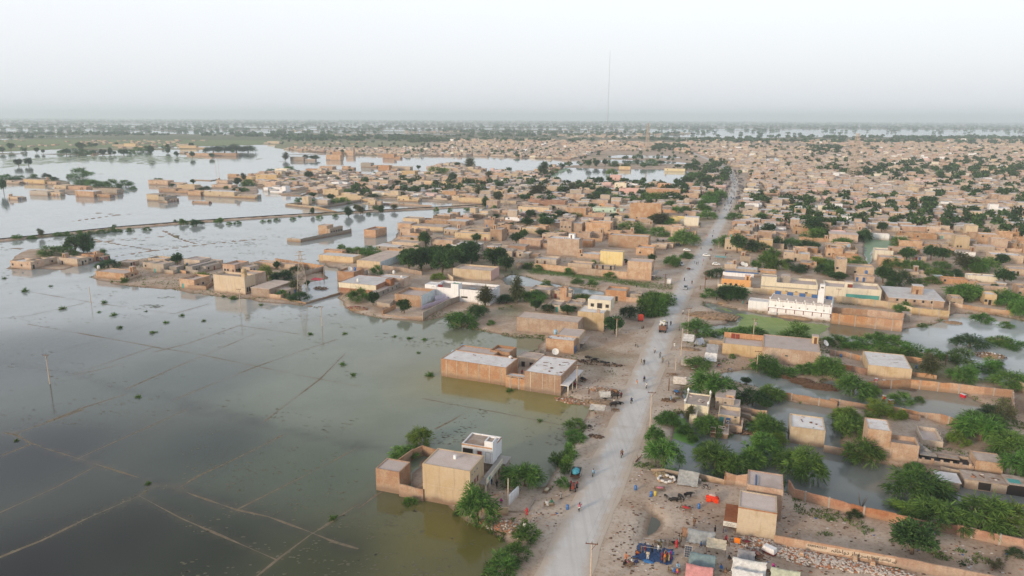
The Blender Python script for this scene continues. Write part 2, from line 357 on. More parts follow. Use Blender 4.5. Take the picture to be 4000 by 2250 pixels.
LANDS = [main_land,
 poly(*P_('j',(110,425),(400,492),(740,530),(950,556),(1300,606),(1560,634),(1830,655),(2100,692),(2250,716),(2110,660),(1900,560),(2130,470),(2300,440),(2260,390),(1900,300),(1700,280),(1330,300),(1290,290),(1000,260),(640,250),(370,290),(210,330),(170,400))),
 poly(*P_('i',(55,88),(320,88),(450,100),(560,62),(640,20),(620,-30),(400,-60),(200,-50),(85,10))),
 poly(*P_('F',(0,352),(150,346),(420,341),(660,345),(720,352),(660,364),(420,370),(200,373),(0,382),(-300,382),(-300,352))),
 poly(*P_('o',(20,290),(250,300),(500,320),(700,300),(720,280),(420,240),(60,255))), poly(*P_('o',(560,345),(700,420),(960,400),(1250,360),(1150,330),(900,320),(600,300))),
 poly(*P_('o',(1600,380),(1900,400),(2200,420),(2420,420),(2600,400),(2600,330),(2300,330),(1800,350)))]
POND = {
 'lower': poly(*P_('b',(800,520),(770,420),(900,330),(930,200),(870,110),(900,50),(1000,45),(1100,110),(1250,220),(1450,260),(1560,210),(1720,130),(1780,40)), *P_('c',(0,10),(330,60),(360,130),(300,330),(420,400),(640,470),(980,530),(1250,620),(1500,690),(1700,700),(2080,770),(2080,880),(1850,800),(1600,760),(1350,800),(1000,870),(870,885),(480,820),(0,700)), *P_('b',(1960,700),(1950,600),(1500,560),(1400,610),(1200,585),(1000,560))),
 'middle': poly(*P_('d',(830,885),(1010,850),(1260,855),(1350,890),(1480,960),(1690,1010)), *P_('e',(120,960),(480,1010),(640,985),(900,1010),(1330,1085),(1500,1180),(1400,1255),(1340,1280),(950,1240),(440,1150),(0,1085)), *P_('d',(1680,1080),(1350,1035),(1100,960),(1000,940))),
 'strip': poly(*P_('d',(1080,1160),(1260,1115),(1500,1165),(1850,1215)), *P_('e',(180,1240),(100,1300)), *P_('d',(1750,1310),(1470,1270),(1420,1350),(1280,1350),(1230,1220))),
 'green': poly(*P_('d',(560,205),(650,215),(900,280),(1200,325),(1450,372),(1640,385),(1800,402),(1932,430)), *P_('e',(100,390),(500,440),(790,480),(1000,440),(1210,390),(1330,310),(1640,330),(1960,390),(2100,450),(2100,900),(1932,850),(1700,920),(1480,890),(1400,760),(1180,690),(920,630),(600,560),(300,560),(100,520)), *P_('d',(1800,520),(1300,520),(1180,490),(760,520),(560,440),(700,440),(900,410),(940,330),(900,300),(700,240))),
 'left': poly(*P_('l',(290,640),(480,665),(630,725),(950,780),(1340,840),(1340,880),(1000,850),(900,900),(560,775),(250,760),(190,690))),
 'roadside': poly(*P_('d',(370,1000),(560,1030),(620,1110),(420,1105),(360,1060))),
 'puddle': poly(*P_('b',(575,905),(612,892),(738,975),(705,1020),(610,1065),(552,1010))),
 'teal': poly(*P_('n',(555,100),(900,118),(930,205),(700,245),(665,300),(690,400),(600,425),(555,300))),
 'reservoir': poly(*P_('q',(640,420),(860,295),(1340,312),(1990,320),(2260,340),(2270,420),(2150,482),(1340,470),(920,455))),
 'upper': poly(*P_('q',(1200,225),(1400,205),(2000,225),(2330,250),(2280,262),(1350,250))), 'upper2': poly(*P_('q',(1330,175),(1500,155),(2000,165),(2200,185),(2080,195),(1400,190))),
 'far1': poly(*P_('t',(500,130),(640,125),(790,140),(700,165),(560,165))), 'mid1': poly(*P_('t',(610,435),(780,425),(800,470),(640,470))), 'mid2': poly(*P_('t',(940,470),(1060,475),(1050,520),(960,525))),
 'small1': poly(*P_('t',(390,590),(500,585),(500,610),(400,615))),
 'creek': poly(*P_('k',(1360,-10),(1700,20),(2050,95),(2300,130),(2250,160),(1850,110),(1500,30)))}
CAUSE = np.array([list(G('F',x,y,.6)[:2]) for x, y in ((-150,618),(0,603),(130,590),(300,572),(500,556),(700,543),(900,532),(1100,522),(1230,515),(1310,508))])
BANKS = [np.array([list(G(r,x,y,.3)[:2]) for x, y in pts]) for r, pts in (
 ('o',((740,675),(1000,640),(1180,615),(1350,600))), ('o',((970,595),(1080,600),(1180,615))), ('o',((1250,385),(1470,365))),
 ('o',((0,940),(250,955),(470,972))), ('o',((920,890),(1500,840),(1800,820))), ('o',((1180,1025),(1560,970),(2100,905),(2576,855))), ('o',((940,860),(1200,910),(1560,970))), ('o',((1640,770),(1800,850),(1980,905))),
 ('o',((1780,237),(1920,232))), ('o',((870,205),(1040,203))), ('p',((0,185),(280,150),(450,150))), ('p',((0,205),(300,210))), ('p',((290,225),(680,230))))]
ROADP = np.array([[G('F',1415,1449,LZ).x - ROADDIR.x*s0, G('F',1415,1449,LZ).y - ROADDIR.y*s0] for s0 in (60,)]+[list(G('F',x,y,LZ)[:2]) for x, y in ((1420,1440),(1577,1075),(1683,795),(1768,637),(1813,560),(1839,500),(1850,462),(1838,430),(1792,405),(1730,380))])
ALLEY = np.array([list(G('l',x,y,LZ)[:2]) for x, y in ((300,600),(480,640),(800,690),(1300,750),(1700,800),(2060,830))])
POFF = {'puddle': 2.3, 'lower': 1.6, 'middle': 2., 'strip': 1.6, 'green': 2.2}
def height(X, Y):
    X = np.asarray(X, float); Y = np.asarray(Y, float)
    n = fbm(X/9., Y/9., 3); nn = fbm(X/2.2, Y/2.2, 9, 2)
    h = np.full(X.shape, -.7)
    for k, pg in enumerate(LANDS):
        top = LZ if k in (0,) else .38
        s = sdist(pg, X, Y); h = np.maximum(h, np.clip((s + n*5 + nn*1.2)*.22 + .0, -.7, top))
    for k, pg in POND.items():
        s = sdist(pg, X, Y); nz = .4 if k == 'puddle' else 1.
        h = np.where(s > -4, np.minimum(h, np.clip(.0 - (s + POFF.get(k, 0.) + (n*3.5 + nn)*nz)*.35, -.7, LZ)), h)
    dr = ldist(ROADP, X, Y); h = np.where(dr < 12, np.maximum(h, np.clip(LZ - (dr-8.5)*.3, -.7, LZ)), h)
    da = ldist(ALLEY, X, Y); h = np.where(da < 4, np.maximum(h, np.clip(.6-(da-1.3)*.5, -.7, .6)), h)
    dc = ldist(CAUSE, X, Y); h = np.where(dc < 9, np.maximum(h, np.clip(1.1 - (dc-2.6 + n*2)*.42, -.7, 1.1)), h)
    for pl in BANKS:
        d = ldist(pl, X, Y, 8); h = np.where(d < 5, np.maximum(h, np.clip(.25 + nn*.5 - (d-.6)*.4, -.7, .45)), h)
    far = Y > 2350                           # the flooded plain far off: strips of wet and dry land
    if far.any():
        q = fbm(X/1500., Y/420., 21, 3) + .45*fbm(X/320., Y/90., 31, 2) + np.clip((Y-5200)/9000., 0, .25) - .125
        h = np.where(far, np.maximum(h, np.clip(q*6+.15, -.7, .45)), h)
    mid = (Y > 1250) & (Y <= 2350) & (X < -250)
    if mid.any():
        q = fbm(X/420., Y/130., 41, 3) - .03 - np.clip((1900-Y)/2500., 0, .3)
        h = np.where(mid, np.maximum(h, np.clip(q*6, -.7, .35)), h)
    soft = np.where(dr > 9, 1., 0.)
    return np.where(h > .25, h + (n*.16+nn*.05)*soft, h)
def gz(x, y): return float(height(np.array([float(x)]), np.array([float(y)]))[0])
def gmax(x, y): return max(gz(x, y), 0.)
def grid_mesh(name, rows, cols, zfun, y0, y1, half):
    ys = y0*np.exp(np.linspace(0, math.log(y1/y0), rows)); us = np.linspace(-1, 1, cols)
    Y = np.repeat(ys, cols).reshape(rows, cols); X = us[None, :]*(Y*half+35); Z = zfun(X.ravel(), Y.ravel()).reshape(rows, cols)
    me = bpy.data.meshes.new(name); me.vertices.add(rows*cols)
    me.vertices.foreach_set('co', np.stack([X, Y, Z], -1).ravel().astype(np.float32))
    i = np.arange(rows*cols).reshape(rows, cols); q = np.stack([i[:-1,:-1], i[:-1,1:], i[1:,1:], i[1:,:-1]], -1).reshape(-1, 4)
    me.loops.add(q.size); me.loops.foreach_set('vertex_index', q.ravel().astype(np.int32))
    me.polygons.add(len(q)); me.polygons.foreach_set('loop_start', np.arange(0, q.size, 4, dtype=np.int32))
    me.update(calc_edges=True); me.polygons.foreach_set('use_smooth', np.ones(len(q), bool))
    return me, X.ravel(), Y.ravel(), Z.ravel()
def setcol(me, name, c):
    a = me.attributes.new(name, 'FLOAT_COLOR', 'POINT'); c4 = np.ones((len(c), 4), np.float32); c4[:, :3] = c; a.data.foreach_set('color', c4.ravel())
me, X, Y, Z = grid_mesh('ground', 640, 410, height, 78., 30000., .86)
me.materials.append(MATS['ground'])
cov = np.tile(np.array([.50, .405, .325]), (len(X), 1))
def paint(mask, col): 
    mk = np.clip(mask, 0, 1)[:, None]; global cov; cov = cov*(1-mk) + np.array(col)*mk
gn = fbm(X/14., Y/14., 55); gn2 = fbm(X/40., Y/40., 77)
paint((gn2*6-.9)*(Y > 190), (.20, .20, .115))
GREEN = [(poly(*P_('l',(400,560),(640,560),(1000,640),(1600,720),(2000,780),(2000,830),(1500,760),(1000,690),(500,640))), (.10,.17,.05)), (poly(*P_('l',(1450,120),(1700,130),(1900,170),(1850,200),(1500,180))), (.09,.17,.05)),
 (LANDS[3], (.19,.32,.10)), (poly(*P_('q',(0,420),(500,420),(560,470),(200,460),(0,450))), (.20,.28,.11)), (poly(*P_('d',(0,10),(280,40),(280,80),(0,70))), (.2,.22,.1)), (poly(*P_('b',(520,850),(620,830),(760,900),(760,990),(700,1060),(560,1140),(480,1100),(530,980))), (.13,.125,.075)),
 (poly(*P_('b',(640,500),(760,505),(770,530),(680,525))), (.16,.28,.05)), (poly(*P_('e',(1500,1180),(1800,1130),(1810,1330),(1600,1350))), (.15,.19,.08))]
for pg, c in GREEN: paint((sdist(pg, X, Y) + gn*6)*.4 + .3, c)
paint((sdist(poly(*P_('b',(0,1449),(-300,1700),(900,1900),(2200,1900),(2006,1449),(1500,1150),(700,1100))), X, Y)+gn*8)*.2, (.49,.405,.325))
paint(np.where(Y > 2350, .9, 0), (.15, .17, .10)); paint(np.where((Y > 1250) & (Y <= 2350) & (X < -250), .8, 0), (.22, .26, .13))
paint((18-ldist(ROADP, X, Y))*.12*(.75+gn), (.52, .44, .365))
setcol(me, 'cover', cov)
link('ground', me, label='dry sandy ground and mud between the flood water, reaching the horizon', kind='structure')
# water sheet
me, X, Y, Z = grid_mesh('water', 420, 330, lambda a, b: np.zeros(len(a)), 78., 30000., .9)
me.materials.append(MATS['water'])
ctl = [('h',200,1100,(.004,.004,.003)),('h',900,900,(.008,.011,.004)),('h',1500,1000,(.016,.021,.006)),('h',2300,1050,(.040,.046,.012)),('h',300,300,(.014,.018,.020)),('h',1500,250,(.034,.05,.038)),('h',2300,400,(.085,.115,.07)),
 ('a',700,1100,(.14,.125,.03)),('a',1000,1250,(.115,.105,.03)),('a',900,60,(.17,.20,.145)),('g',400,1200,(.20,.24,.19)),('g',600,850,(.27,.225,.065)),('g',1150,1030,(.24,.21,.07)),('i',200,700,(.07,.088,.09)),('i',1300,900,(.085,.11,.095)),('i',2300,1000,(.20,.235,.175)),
 ('i',800,300,(.36,.39,.40)),('g',300,400,(.2,.215,.14)),('k',800,1300,(.22,.24,.19)),('c',500,650,(.17,.185,.175)),('d',1600,1200,(.24,.25,.23)),('e',300,480,(.15,.14,.08)),('e',1000,480,(.35,.38,.38)),('d',1000,900,(.28,.30,.29)),('d',450,1050,(.16,.19,.20)),('l',500,700,(.30,.33,.33)),('j',2300,560,(.4,.43,.44)),('e',1300,1150,(.24,.23,.19)),('e',1400,500,(.46,.50,.52)),('o',1000,550,(.34,.37,.38)),('p',900,200,(.36,.38,.38)),('q',1500,400,(.34,.37,.38)),('F',300,400,(.27,.31,.26)),('F',1300,320,(.4,.42,.44)),('b',1050,400,(.20,.23,.23)),('b',650,980,(.09,.09,.07))]  # pale pond and olive house-side entries put sky and wall reflections into the colour
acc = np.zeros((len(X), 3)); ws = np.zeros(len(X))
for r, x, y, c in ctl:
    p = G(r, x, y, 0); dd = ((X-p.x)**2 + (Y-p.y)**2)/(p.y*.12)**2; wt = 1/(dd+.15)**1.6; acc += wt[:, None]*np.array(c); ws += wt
silt_and_reflection = acc/ws[:, None]
BUNDS = [np.array([list(G(r,x,y,0)[:2]) for x, y in pts]) for r, pts in (
 ('h',((-80,1100),(0,1060),(300,940),(650,770),(1000,620),(1100,545))), ('h',((1280,565),(1420,480),(1700,350),(2030,185))), ('h',((280,265),(560,350),(1000,490),(1100,540),(1280,565),(1380,610),(1700,720),(1930,770),(2230,880),(2400,950),(2576,1000))),
 ('h',((1830,1210),(1990,1080),(2230,900),(2330,840),(2450,760),(2576,680))), ('h',((0,335),(220,250))), ('h',((20,165),(110,180),(220,240),(300,265))), ('h',((100,175),(300,105),(600,0))),
 ('i',((340,1190),(600,1090),(900,995))), ('i',((1260,1030),(1500,930),(1830,800),(1900,775),(2200,670),(2420,600))), ('i',((1100,655),(1400,700),(1830,790),(2300,885),(2576,935))), ('i',((1110,690),(1350,630),(1720,500))), ('i',((0,450),(200,430),(600,340))),
 ('i',((140,245),(700,340),(1000,380),(1250,415))), ('i',((1250,415),(1500,345))), ('i',((200,490),(600,560),(1150,660))), ('i',((1720,500),(2140,560))), ('i',((560,855),(900,770))), ('g',((120,1270),(280,1190),(410,1110))), ('g',((0,980),(300,1040),(700,1110),(1300,1230))), ('h',((560,350),(1100,110),(1340,0))), ('h',((1700,720),(2300,420),(2576,270))), ('h',((700,400),(400,560),(0,740))), ('i',((900,960),(1260,800),(1830,560))), ('i',((530,850),(1100,655))), ('i',((1900,1190),(2300,885),(2482,700))), ('h',((1990,1080),(1300,780),(1000,620))), ('a',((0,860),(160,740),(250,690))))]
DITCH = [np.array([list(G(r,x,y,0)[:2]) for x, y in pts]) for r, pts in (('i',((0,760),(530,850),(900,960),(1300,1040),(1900,1190))), ('h',((1300,-10),(1700,70),(2060,150),(2576,270))), ('a',((0,300),(300,350))), ('h',((900,470),(1700,700),(2300,900),(2576,1010))), ('h',((200,230),(700,400))), ('a',((0,860),(160,740))))]
fn = fbm(X/5., Y/5., 91)
for pl in DITCH:
    k = np.clip(1 - np.abs(ldist(pl, X, Y)+fn*3)/2.2, 0, 1)[:, None]*.42; silt_and_reflection = silt_and_reflection*(1-k) + np.array((.020,.020,.022))*k
for i, pl in enumerate(BUNDS):
    k = np.clip(1.15 - (ldist(pl, X, Y)+fn*1.2)/(.8 if i < 7 else .9), 0, 1)[:, None]*(.3 if i < 7 else .25); silt_and_reflection = silt_and_reflection*(1-k) + np.array((.15,.115,.07))*k
setcol(me, 'silt_and_reflection', silt_and_reflection)
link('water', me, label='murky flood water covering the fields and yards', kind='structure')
def strip(name, pl, wid, zf, mat, edge=False, **kw):
    pts = []; 
    for (ax, ay), (bx, by) in zip(pl, pl[1:]):
        L = math.hypot(bx-ax, by-ay); n = max(2, int(L/4))
        pts += [(ax+(bx-ax)*k/n, ay+(by-ay)*k/n) for k in range(n)]
    pts.append(tuple(pl[-1])); v = []; f = []; e = []
    cs = (-1, -.8, -.4, 0, .4, .8, 1) if edge else (-1, 0, 1)
    for k, (x, y) in enumerate(pts):
        q0 = pts[max(k-2, 0)]; q1 = pts[min(k+2, len(pts)-1)]; d = Vector((q1[0]-q0[0], q1[1]-q0[1])).normalized(); nx, ny = d.y, -d.x
        wk = wid(k) if callable(wid) else wid
        for c in cs:
            jj = wk*(1+.12*(random.random()-.5)*(abs(c) == 1)); px, py = x+nx*c*jj, y+ny*c*jj; v.append((px, py, zf(px, py, c))); e.append(abs(c))
    m = len(cs)
    for k in range(len(pts)-1):
        for j in range(m-1): f.append((k*m+j, k*m+j+1, (k+1)*m+j+1, (k+1)*m+j))
    me = bpy.data.meshes.new(name); me.from_pydata(v, [], f); me.materials.append(MATS[mat]); me.polygons.foreach_set('use_smooth', [True]*len(f))
    if edge: a = me.attributes.new('edge', 'FLOAT', 'POINT'); a.data.foreach_set('value', np.array(e, np.float32))
    return link(name, me, **kw)
strip('road', ROADP, 4.3, lambda x, y, c: LZ + .03 + .05*(1-abs(c)), 'road', True, label='long straight dusty grey road running through the flooded town', kind='structure')
strip('causeway_track', CAUSE, 1.7, lambda x, y, c: 1.16, 'ground', False, label='earth track on the raised bank across the flood', kind='structure')
for i_, pl in enumerate(BUNDS):               # low earth banks of the fields, awash
    ph = i_*7.3; strip('field_bund', pl, (lambda k, ph=ph, q=(.34 if i_ < 7 else .26): q*(.55+.9*abs(math.sin(k*.37+ph))*(.4+.6*random.random()))), lambda x, y, c: (.02 if abs(c) < 1 else -.012)+.05*(float(vnoise(np.array([x/5.]), np.array([y/5.]), 5)[0])-.5), 'bund', False, label=f'low submerged field bank, {nth(i_+1)} of those crossing the near flood', kind='structure')
bm_ = MB()
for pl in BUNDS[:7]:                         # crests that just break the surface
    for (ax, ay), (bx, by) in zip(pl, pl[1:]):
        L = math.hypot(bx-ax, by-ay); n = int(L*1.1)
        for k in range(n):
            tt = random.random(); x = ax+(bx-ax)*tt+random.gauss(0,.5); y = ay+(by-ay)*tt+random.gauss(0,.5)
            if vnoise(np.array([x/6.]), np.array([y/6.]), 5)[0] > .55:
                s = random.uniform(.1, .38); bm_.blob((x, y, -.03), (s*1.3, s, .05+.05*random.random()), 6, 4, .4)
for k in range(420):
    r, x0, x1, y0, y1 = random.choice((('h',1600,2576,150,900),('h',1600,2576,300,760),('a',700,1500,20,280),('g',200,1400,980,1340),('a',50,900,850,1449)))
    p = G(r, random.uniform(x0,x1), random.uniform(y0,y1), 0)
    if gz(p.x, p.y) < -.2 and vnoise(np.array([p.x/7.]), np.array([p.y/7.]), 15)[0] > .5:
        s = random.uniform(.1, .3); bm_.blob((p.x, p.y, -.01), (s*1.5, s, .05), 6, 4, .45)
bm_.build('floating_debris', 'weedmat', label='clods and rotting stubble breaking the water surface along field bunds', kind='stuff')
def mat_sheet(name, pg, mat, z=.012, step=1.2, ragged=3., holes=.0, **kw):
    lo = pg.min(0); hi = pg.max(0); xs = np.arange(lo[0]-3, hi[0]+3, step); ys = np.arange(lo[1]-3, hi[1]+3, step); XX, YY = np.meshgrid(xs, ys)
    s = sdist(pg, XX, YY) + fbm(XX/4., YY/4., 13)*ragged; hh = height(XX.ravel(), YY.ravel()).reshape(XX.shape)
    ok = (s > 0) & (hh < .15) & (fbm(XX/2.5, YY/2.5, 23) > -.5+holes)
    v = np.stack([XX.ravel(), YY.ravel(), np.full(XX.size, z)], -1); i = np.arange(XX.size).reshape(XX.shape)
    c = ok[:-1,:-1] & ok[:-1,1:] & ok[1:,1:] & ok[1:,:-1]
    q = np.stack([i[:-1,:-1], i[:-1,1:], i[1:,1:], i[1:,:-1]], -1)[c]
    if not len(q): return
    u, inv = np.unique(q.ravel(), return_inverse=True); vv = v[u]; vv[:, :2] += NPR.uniform(-.3, .3, (len(u), 2))*step
    me = bpy.data.meshes.new(name); me.from_pydata(vv.tolist(), [], inv.reshape(-1, 4).tolist()); me.materials.append(MATS[mat])
    return link(name, me, kind='stuff', **kw)
mat_sheet('algae', poly(*P_('d',(560,205),(650,215),(900,280),(1200,325),(1450,372),(1640,385),(1810,402),(1790,440),(1770,470),(1690,530),(1300,530),(1180,490),(900,520),(560,440),(700,440),(900,410),(940,330),(900,300),(700,240))), 'algae', label='green algae covering the pond below the white mosque')
mat_sheet('algae', poly(*P_('b',(900,40),(1000,40),(1120,110),(1140,200),(1190,240),(1130,315),(1000,270),(930,230),(870,130))), 'algaebright', step=.7, label='bright green algae on the pond under the roadside trees')
mat_sheet('algae', POND['teal'], 'algaepale', label='pale green algae filling the pond beside the turquoise-roofed house')
mat_sheet('algae', poly(*P_('n',(1090,1160),(1250,1085),(1410,1105),(1370,1190),(1200,1220))), 'algaebright', label='small bright algae patch beside the brick enclosure corner')
mat_sheet('algae', poly(*P_('q',(640,420),(720,370),(860,300),(950,315),(860,350),(750,420))), 'algaepale', step=3, ragged=6, label='pale green algae along the reservoir edge')
mat_sheet('flooded_grass', poly(*P_('o',(0,150),(400,110),(900,75),(1500,110),(1900,85),(2100,40),(1500,15),(800,25),(0,60))), 'floodgrass', step=4, ragged=14, holes=.34, label='pale green grass standing in the flooded far-left fields')
mat_sheet('algae', POND['small1'], 'algaepale', step=2, label='green scum on the small pond beside the long low house')
mat_sheet('algae', poly(*P_('b',(770,400),(860,380),(880,480),(1000,500),(990,540),(800,525))), 'algaebright', step=.7, label='green algae at the foot of the nearest roadside tree')
# ------------------------------------------------------------------ houses
HOUSES = []                                 # (x, y, radius) of ground taken
class House:
    def __init__(s, label, r, xl, yl, zb=LZ, cat='house', name='house', ang=None, group=None):
        A = G(r, xl, yl, zb); s.o = Vector((A.x, A.y, 0)); s.ang = GRID if ang is None else ang; s.u = Vector((math.cos(s.ang), math.sin(s.ang), 0))
        s.e = empty(name, s.o, s.ang, label=label, cat=cat, group=group); s.blocks = []
    def loc(s, p):
        d = Vector(p) - s.o; c, q = math.cos(-s.ang), math.sin(-s.ang); return Vector((c*d.x-q*d.y, q*d.x+c*d.y, p[2]))
    def block(s, r, xl, yl, xr, yr=None, yt=None, back=None, dep=8., h=None, zb=LZ, top=False, par=.35, wall='wall', roof='roof', snap=True, z0=None, win=(), door=(), slab=0., rails=True):
        """a flat-roofed block: front-left and front-right corners as seen, height and depth"""
        if top: A = G(r, xl, yl, zb+h); A.z = zb
        else:
            A = G(r, xl, yl, zb)
            if h is None: h = hgt(r, xl, yt, A) - par
        if yr is None or snap is True:
            tgt = src(r, xr, 0)[0]; lo, hi = .5, 80.; zz = zb + (h if top else 0)
            for _ in range(40):
                md = (lo+hi)/2; q = A + s.u*md; 
                if proj((q.x, q.y, zz))[0] < tgt: lo = md
                else: hi = md
            wdt = lo; B = A + s.u*wdt
        else:
            B = G(r, xr, yr, zb+h if top else zb); B.z = zb; wdt = (B-A).length
        ang = math.atan2(B.y-A.y, B.x-A.x); nrm = Vector((-math.sin(ang), math.cos(ang), 0))
        if back is not None: C = G(r, *back, zb+h+par); dep = max(2.5, (C-A).dot(nrm))
        return s.raw(A, ang, wdt, dep, h, zb, par, wall, roof, z0, win, door, slab)
    def raw(s, A, ang, wdt, dep, h, zb=LZ, par=.35, wall='wall', roof='roof', z0=None, win=(), door=(), slab=0.):
        la = s.loc((A.x, A.y, 0)); T = (la.x, la.y, ang-s.ang); base = (min(zb, 0.)-.8 if z0 is None else z0); zt = zb+h
        B = dict(T=T, w=wdt, d=dep, zb=zb, zt=zt, par=par, A=A, ang=ang); s.blocks.append(B)
        cc = A + Vector((math.cos(ang), math.sin(ang), 0))*wdt/2 + Vector((-math.sin(ang), math.cos(ang), 0))*dep/2; HOUSES.append((cc.x, cc.y, max(wdt, dep)*.55))
        m = MB(T); th = .24
        if par > 0:
            zp = zt+par
            o = [(0,0),(wdt,0),(wdt,dep),(0,dep)]; i = [(th,th),(wdt-th,th),(wdt-th,dep-th),(th,dep-th)]
            for k in range(4):
                a, b_ = o[k], o[(k+1)%4]; c, d = i[k], i[(k+1)%4]
                m.face([(*a,base),(*b_,base),(*b_,zp),(*a,zp)]); m.face([(*a,zp),(*b_,zp),(*d,zp),(*c,zp)]); m.face([(*d,zt-.1),(*c,zt-.1),(*c,zp),(*d,zp)])
            m.build('wall', wall, s.e)
            r = MB(T); r.face([(th-.02,th-.02,zt),(wdt-th+.02,th-.02,zt),(wdt-th+.02,dep-th+.02,zt),(th-.02,dep-th+.02,zt)])
            r.build('roof', roof, s.e)
        else:
            m.box(0, wdt, 0, dep, base, zt-.16); m.build('wall', wall, s.e)
            g = .18+slab; r = MB(T); r.box(-g, wdt+g, -g, dep+g, zt-.16, zt); r.build('roof', roof, s.e)
        for q in win: s.opening(B, *q)
        for q in door: s.opening(B, *q, door=True)
        return B
    def fr(s, B, face):                      # local frame (origin, along, outward) of a face
        return {'f': ((0,0),(1,0),(0,-1),B['w']), 'r': ((B['w'],0),(0,1),(1,0),B['d']), 'b': ((B['w'],B['d']),(-1,0),(0,1),B['w']), 'l': ((0,B['d']),(0,-1),(-1,0),B['d'])}[face]
    def fbox(s, B, face, a0, a1, z0, z1, o0, o1, m=None):
        (ox, oy), (ax, ay), (nx, ny), L = s.fr(B, face); m = m or MB(B['T'])
        p = [(ox+ax*a+nx*o, oy+ay*a+ny*o) for a, o in ((a0,o1),(a1,o1),(a1,o0),(a0,o0))]
        return m.hexa([(*q, z0) for q in p]+[(*q, z1) for q in p])
    def opening(s, B, face, pos, z, w, h, mat='dark', frame='concrete', door=False):
        L = s.fr(B, face)[3]; c = pos*L if pos <= 1 else pos; z += B['zb']
        m = MB(B['T']); t = .09
        for a0, a1, z0, z1 in ((c-w/2-t, c-w/2, z, z+h), (c+w/2, c+w/2+t, z, z+h), (c-w/2-t, c+w/2+t, z+h, z+h+t)) + (() if door else ((c-w/2-t, c+w/2+t, z-t, z),)): s.fbox(B, face, a0, a1, z0, z1, -.05, .07, m)
        f = m.build('door_frame' if door else 'window_frame', frame, s.e)
        s.fbox(B, face, c-w/2, c+w/2, z, z+h, -.05, .02).build('door' if door else 'pane', mat, s.e if door else f)  # where the material is dark, the panel paints the unlit interior
    def row(s, B, face, n, z, w, h, a=.1, b=.9, **kw):
        for k in range(n): s.opening(B, face, a+(b-a)*(k+.5)/n, z, w, h, **kw)
    def add(s, name, B, x0, x1, y0, y1, z0, z1, mat): return MB(B['T']).box(x0,x1,y0,y1,z0,z1).build(name, mat, s.e)
    def cabin(s, B, u, v, w, d, h, wall=None, roof='roof', par=0):
        """room standing on the roof (stair head)"""
        x0, y0 = u*(B['w']-w), v*(B['d']-d); m = MB(B['T']).box(x0+.26, x0+w-.26, y0+.26, y0+d-.26, B['zt']-.05, B['zt']+h); m.build('stair_cabin', wall or 'wall', s.e)
        MB(B['T']).box(x0+.14, x0+w-.14, y0+.14, y0+d-.14, B['zt']+h, B['zt']+h+.12).build('cabin_roof', roof, s.e)
        m = MB(B['T']).box(x0+w*.35, x0+w*.35+.8, y0+.2, y0+.3, B['zt'], B['zt']+min(1.9, h-.3)); m.build('cabin_door', 'wood', s.e)
    def veranda(s, B, face, n, out=1.8, hh=2.7, wall='wall', roof='roof'):
        (ox, oy), (ax, ay), (nx, ny), L = s.fr(B, face); zb = B['zb']
        s.fbox(B, face, .1, L-.1, zb+hh, zb+hh+.18, -.02, out).build('veranda_roof', roof, s.e)
        for k in range(n): c = .35+(L-.7)*k/(n-1); s.fbox(B, face, c-.17, c+.17, zb-.8, zb+hh, out-.4, out-.06).build('column', wall, s.e)
    def clutter(s, B, n=6, mats=('stone','brickbit','wood')):
        for k in range(n):
            x = random.uniform(.6, B['w']-.6); y = random.uniform(.6, B['d']-.6); q = random.random(); a = random.uniform(0, PI)
            m = MB(B['T']); l = random.uniform(.5, 1.8)
            if q < .5: m.bar((x-l/2*math.cos(a), y-l/2*math.sin(a), B['zt']+.06), (x+l/2*math.cos(a), y+l/2*math.sin(a), B['zt']+.1), .12, .1); m.build('plank', random.choice(('wood','concrete')), s.e)
            else: m.blob((x, y, B['zt']+.08), (.25+.3*random.random(), .2+.2*random.random(), .18)); m.build('brick_heap', random.choice(mats), s.e)
    def wallrun(s, pts, h, wall='wallbrick', zb=None, th=.25, pil=0., name='yard_wall', jag=.12, px=True):
        """boundary wall along points (region, x, y of its foot)"""
        P = [s.loc(G(*p, LZ if zb is None else zb)) if px else Vector(p) for p in pts]
        wall_run(s.e, P, h, wall, (LZ if zb is None else zb), th, pil, name, jag)
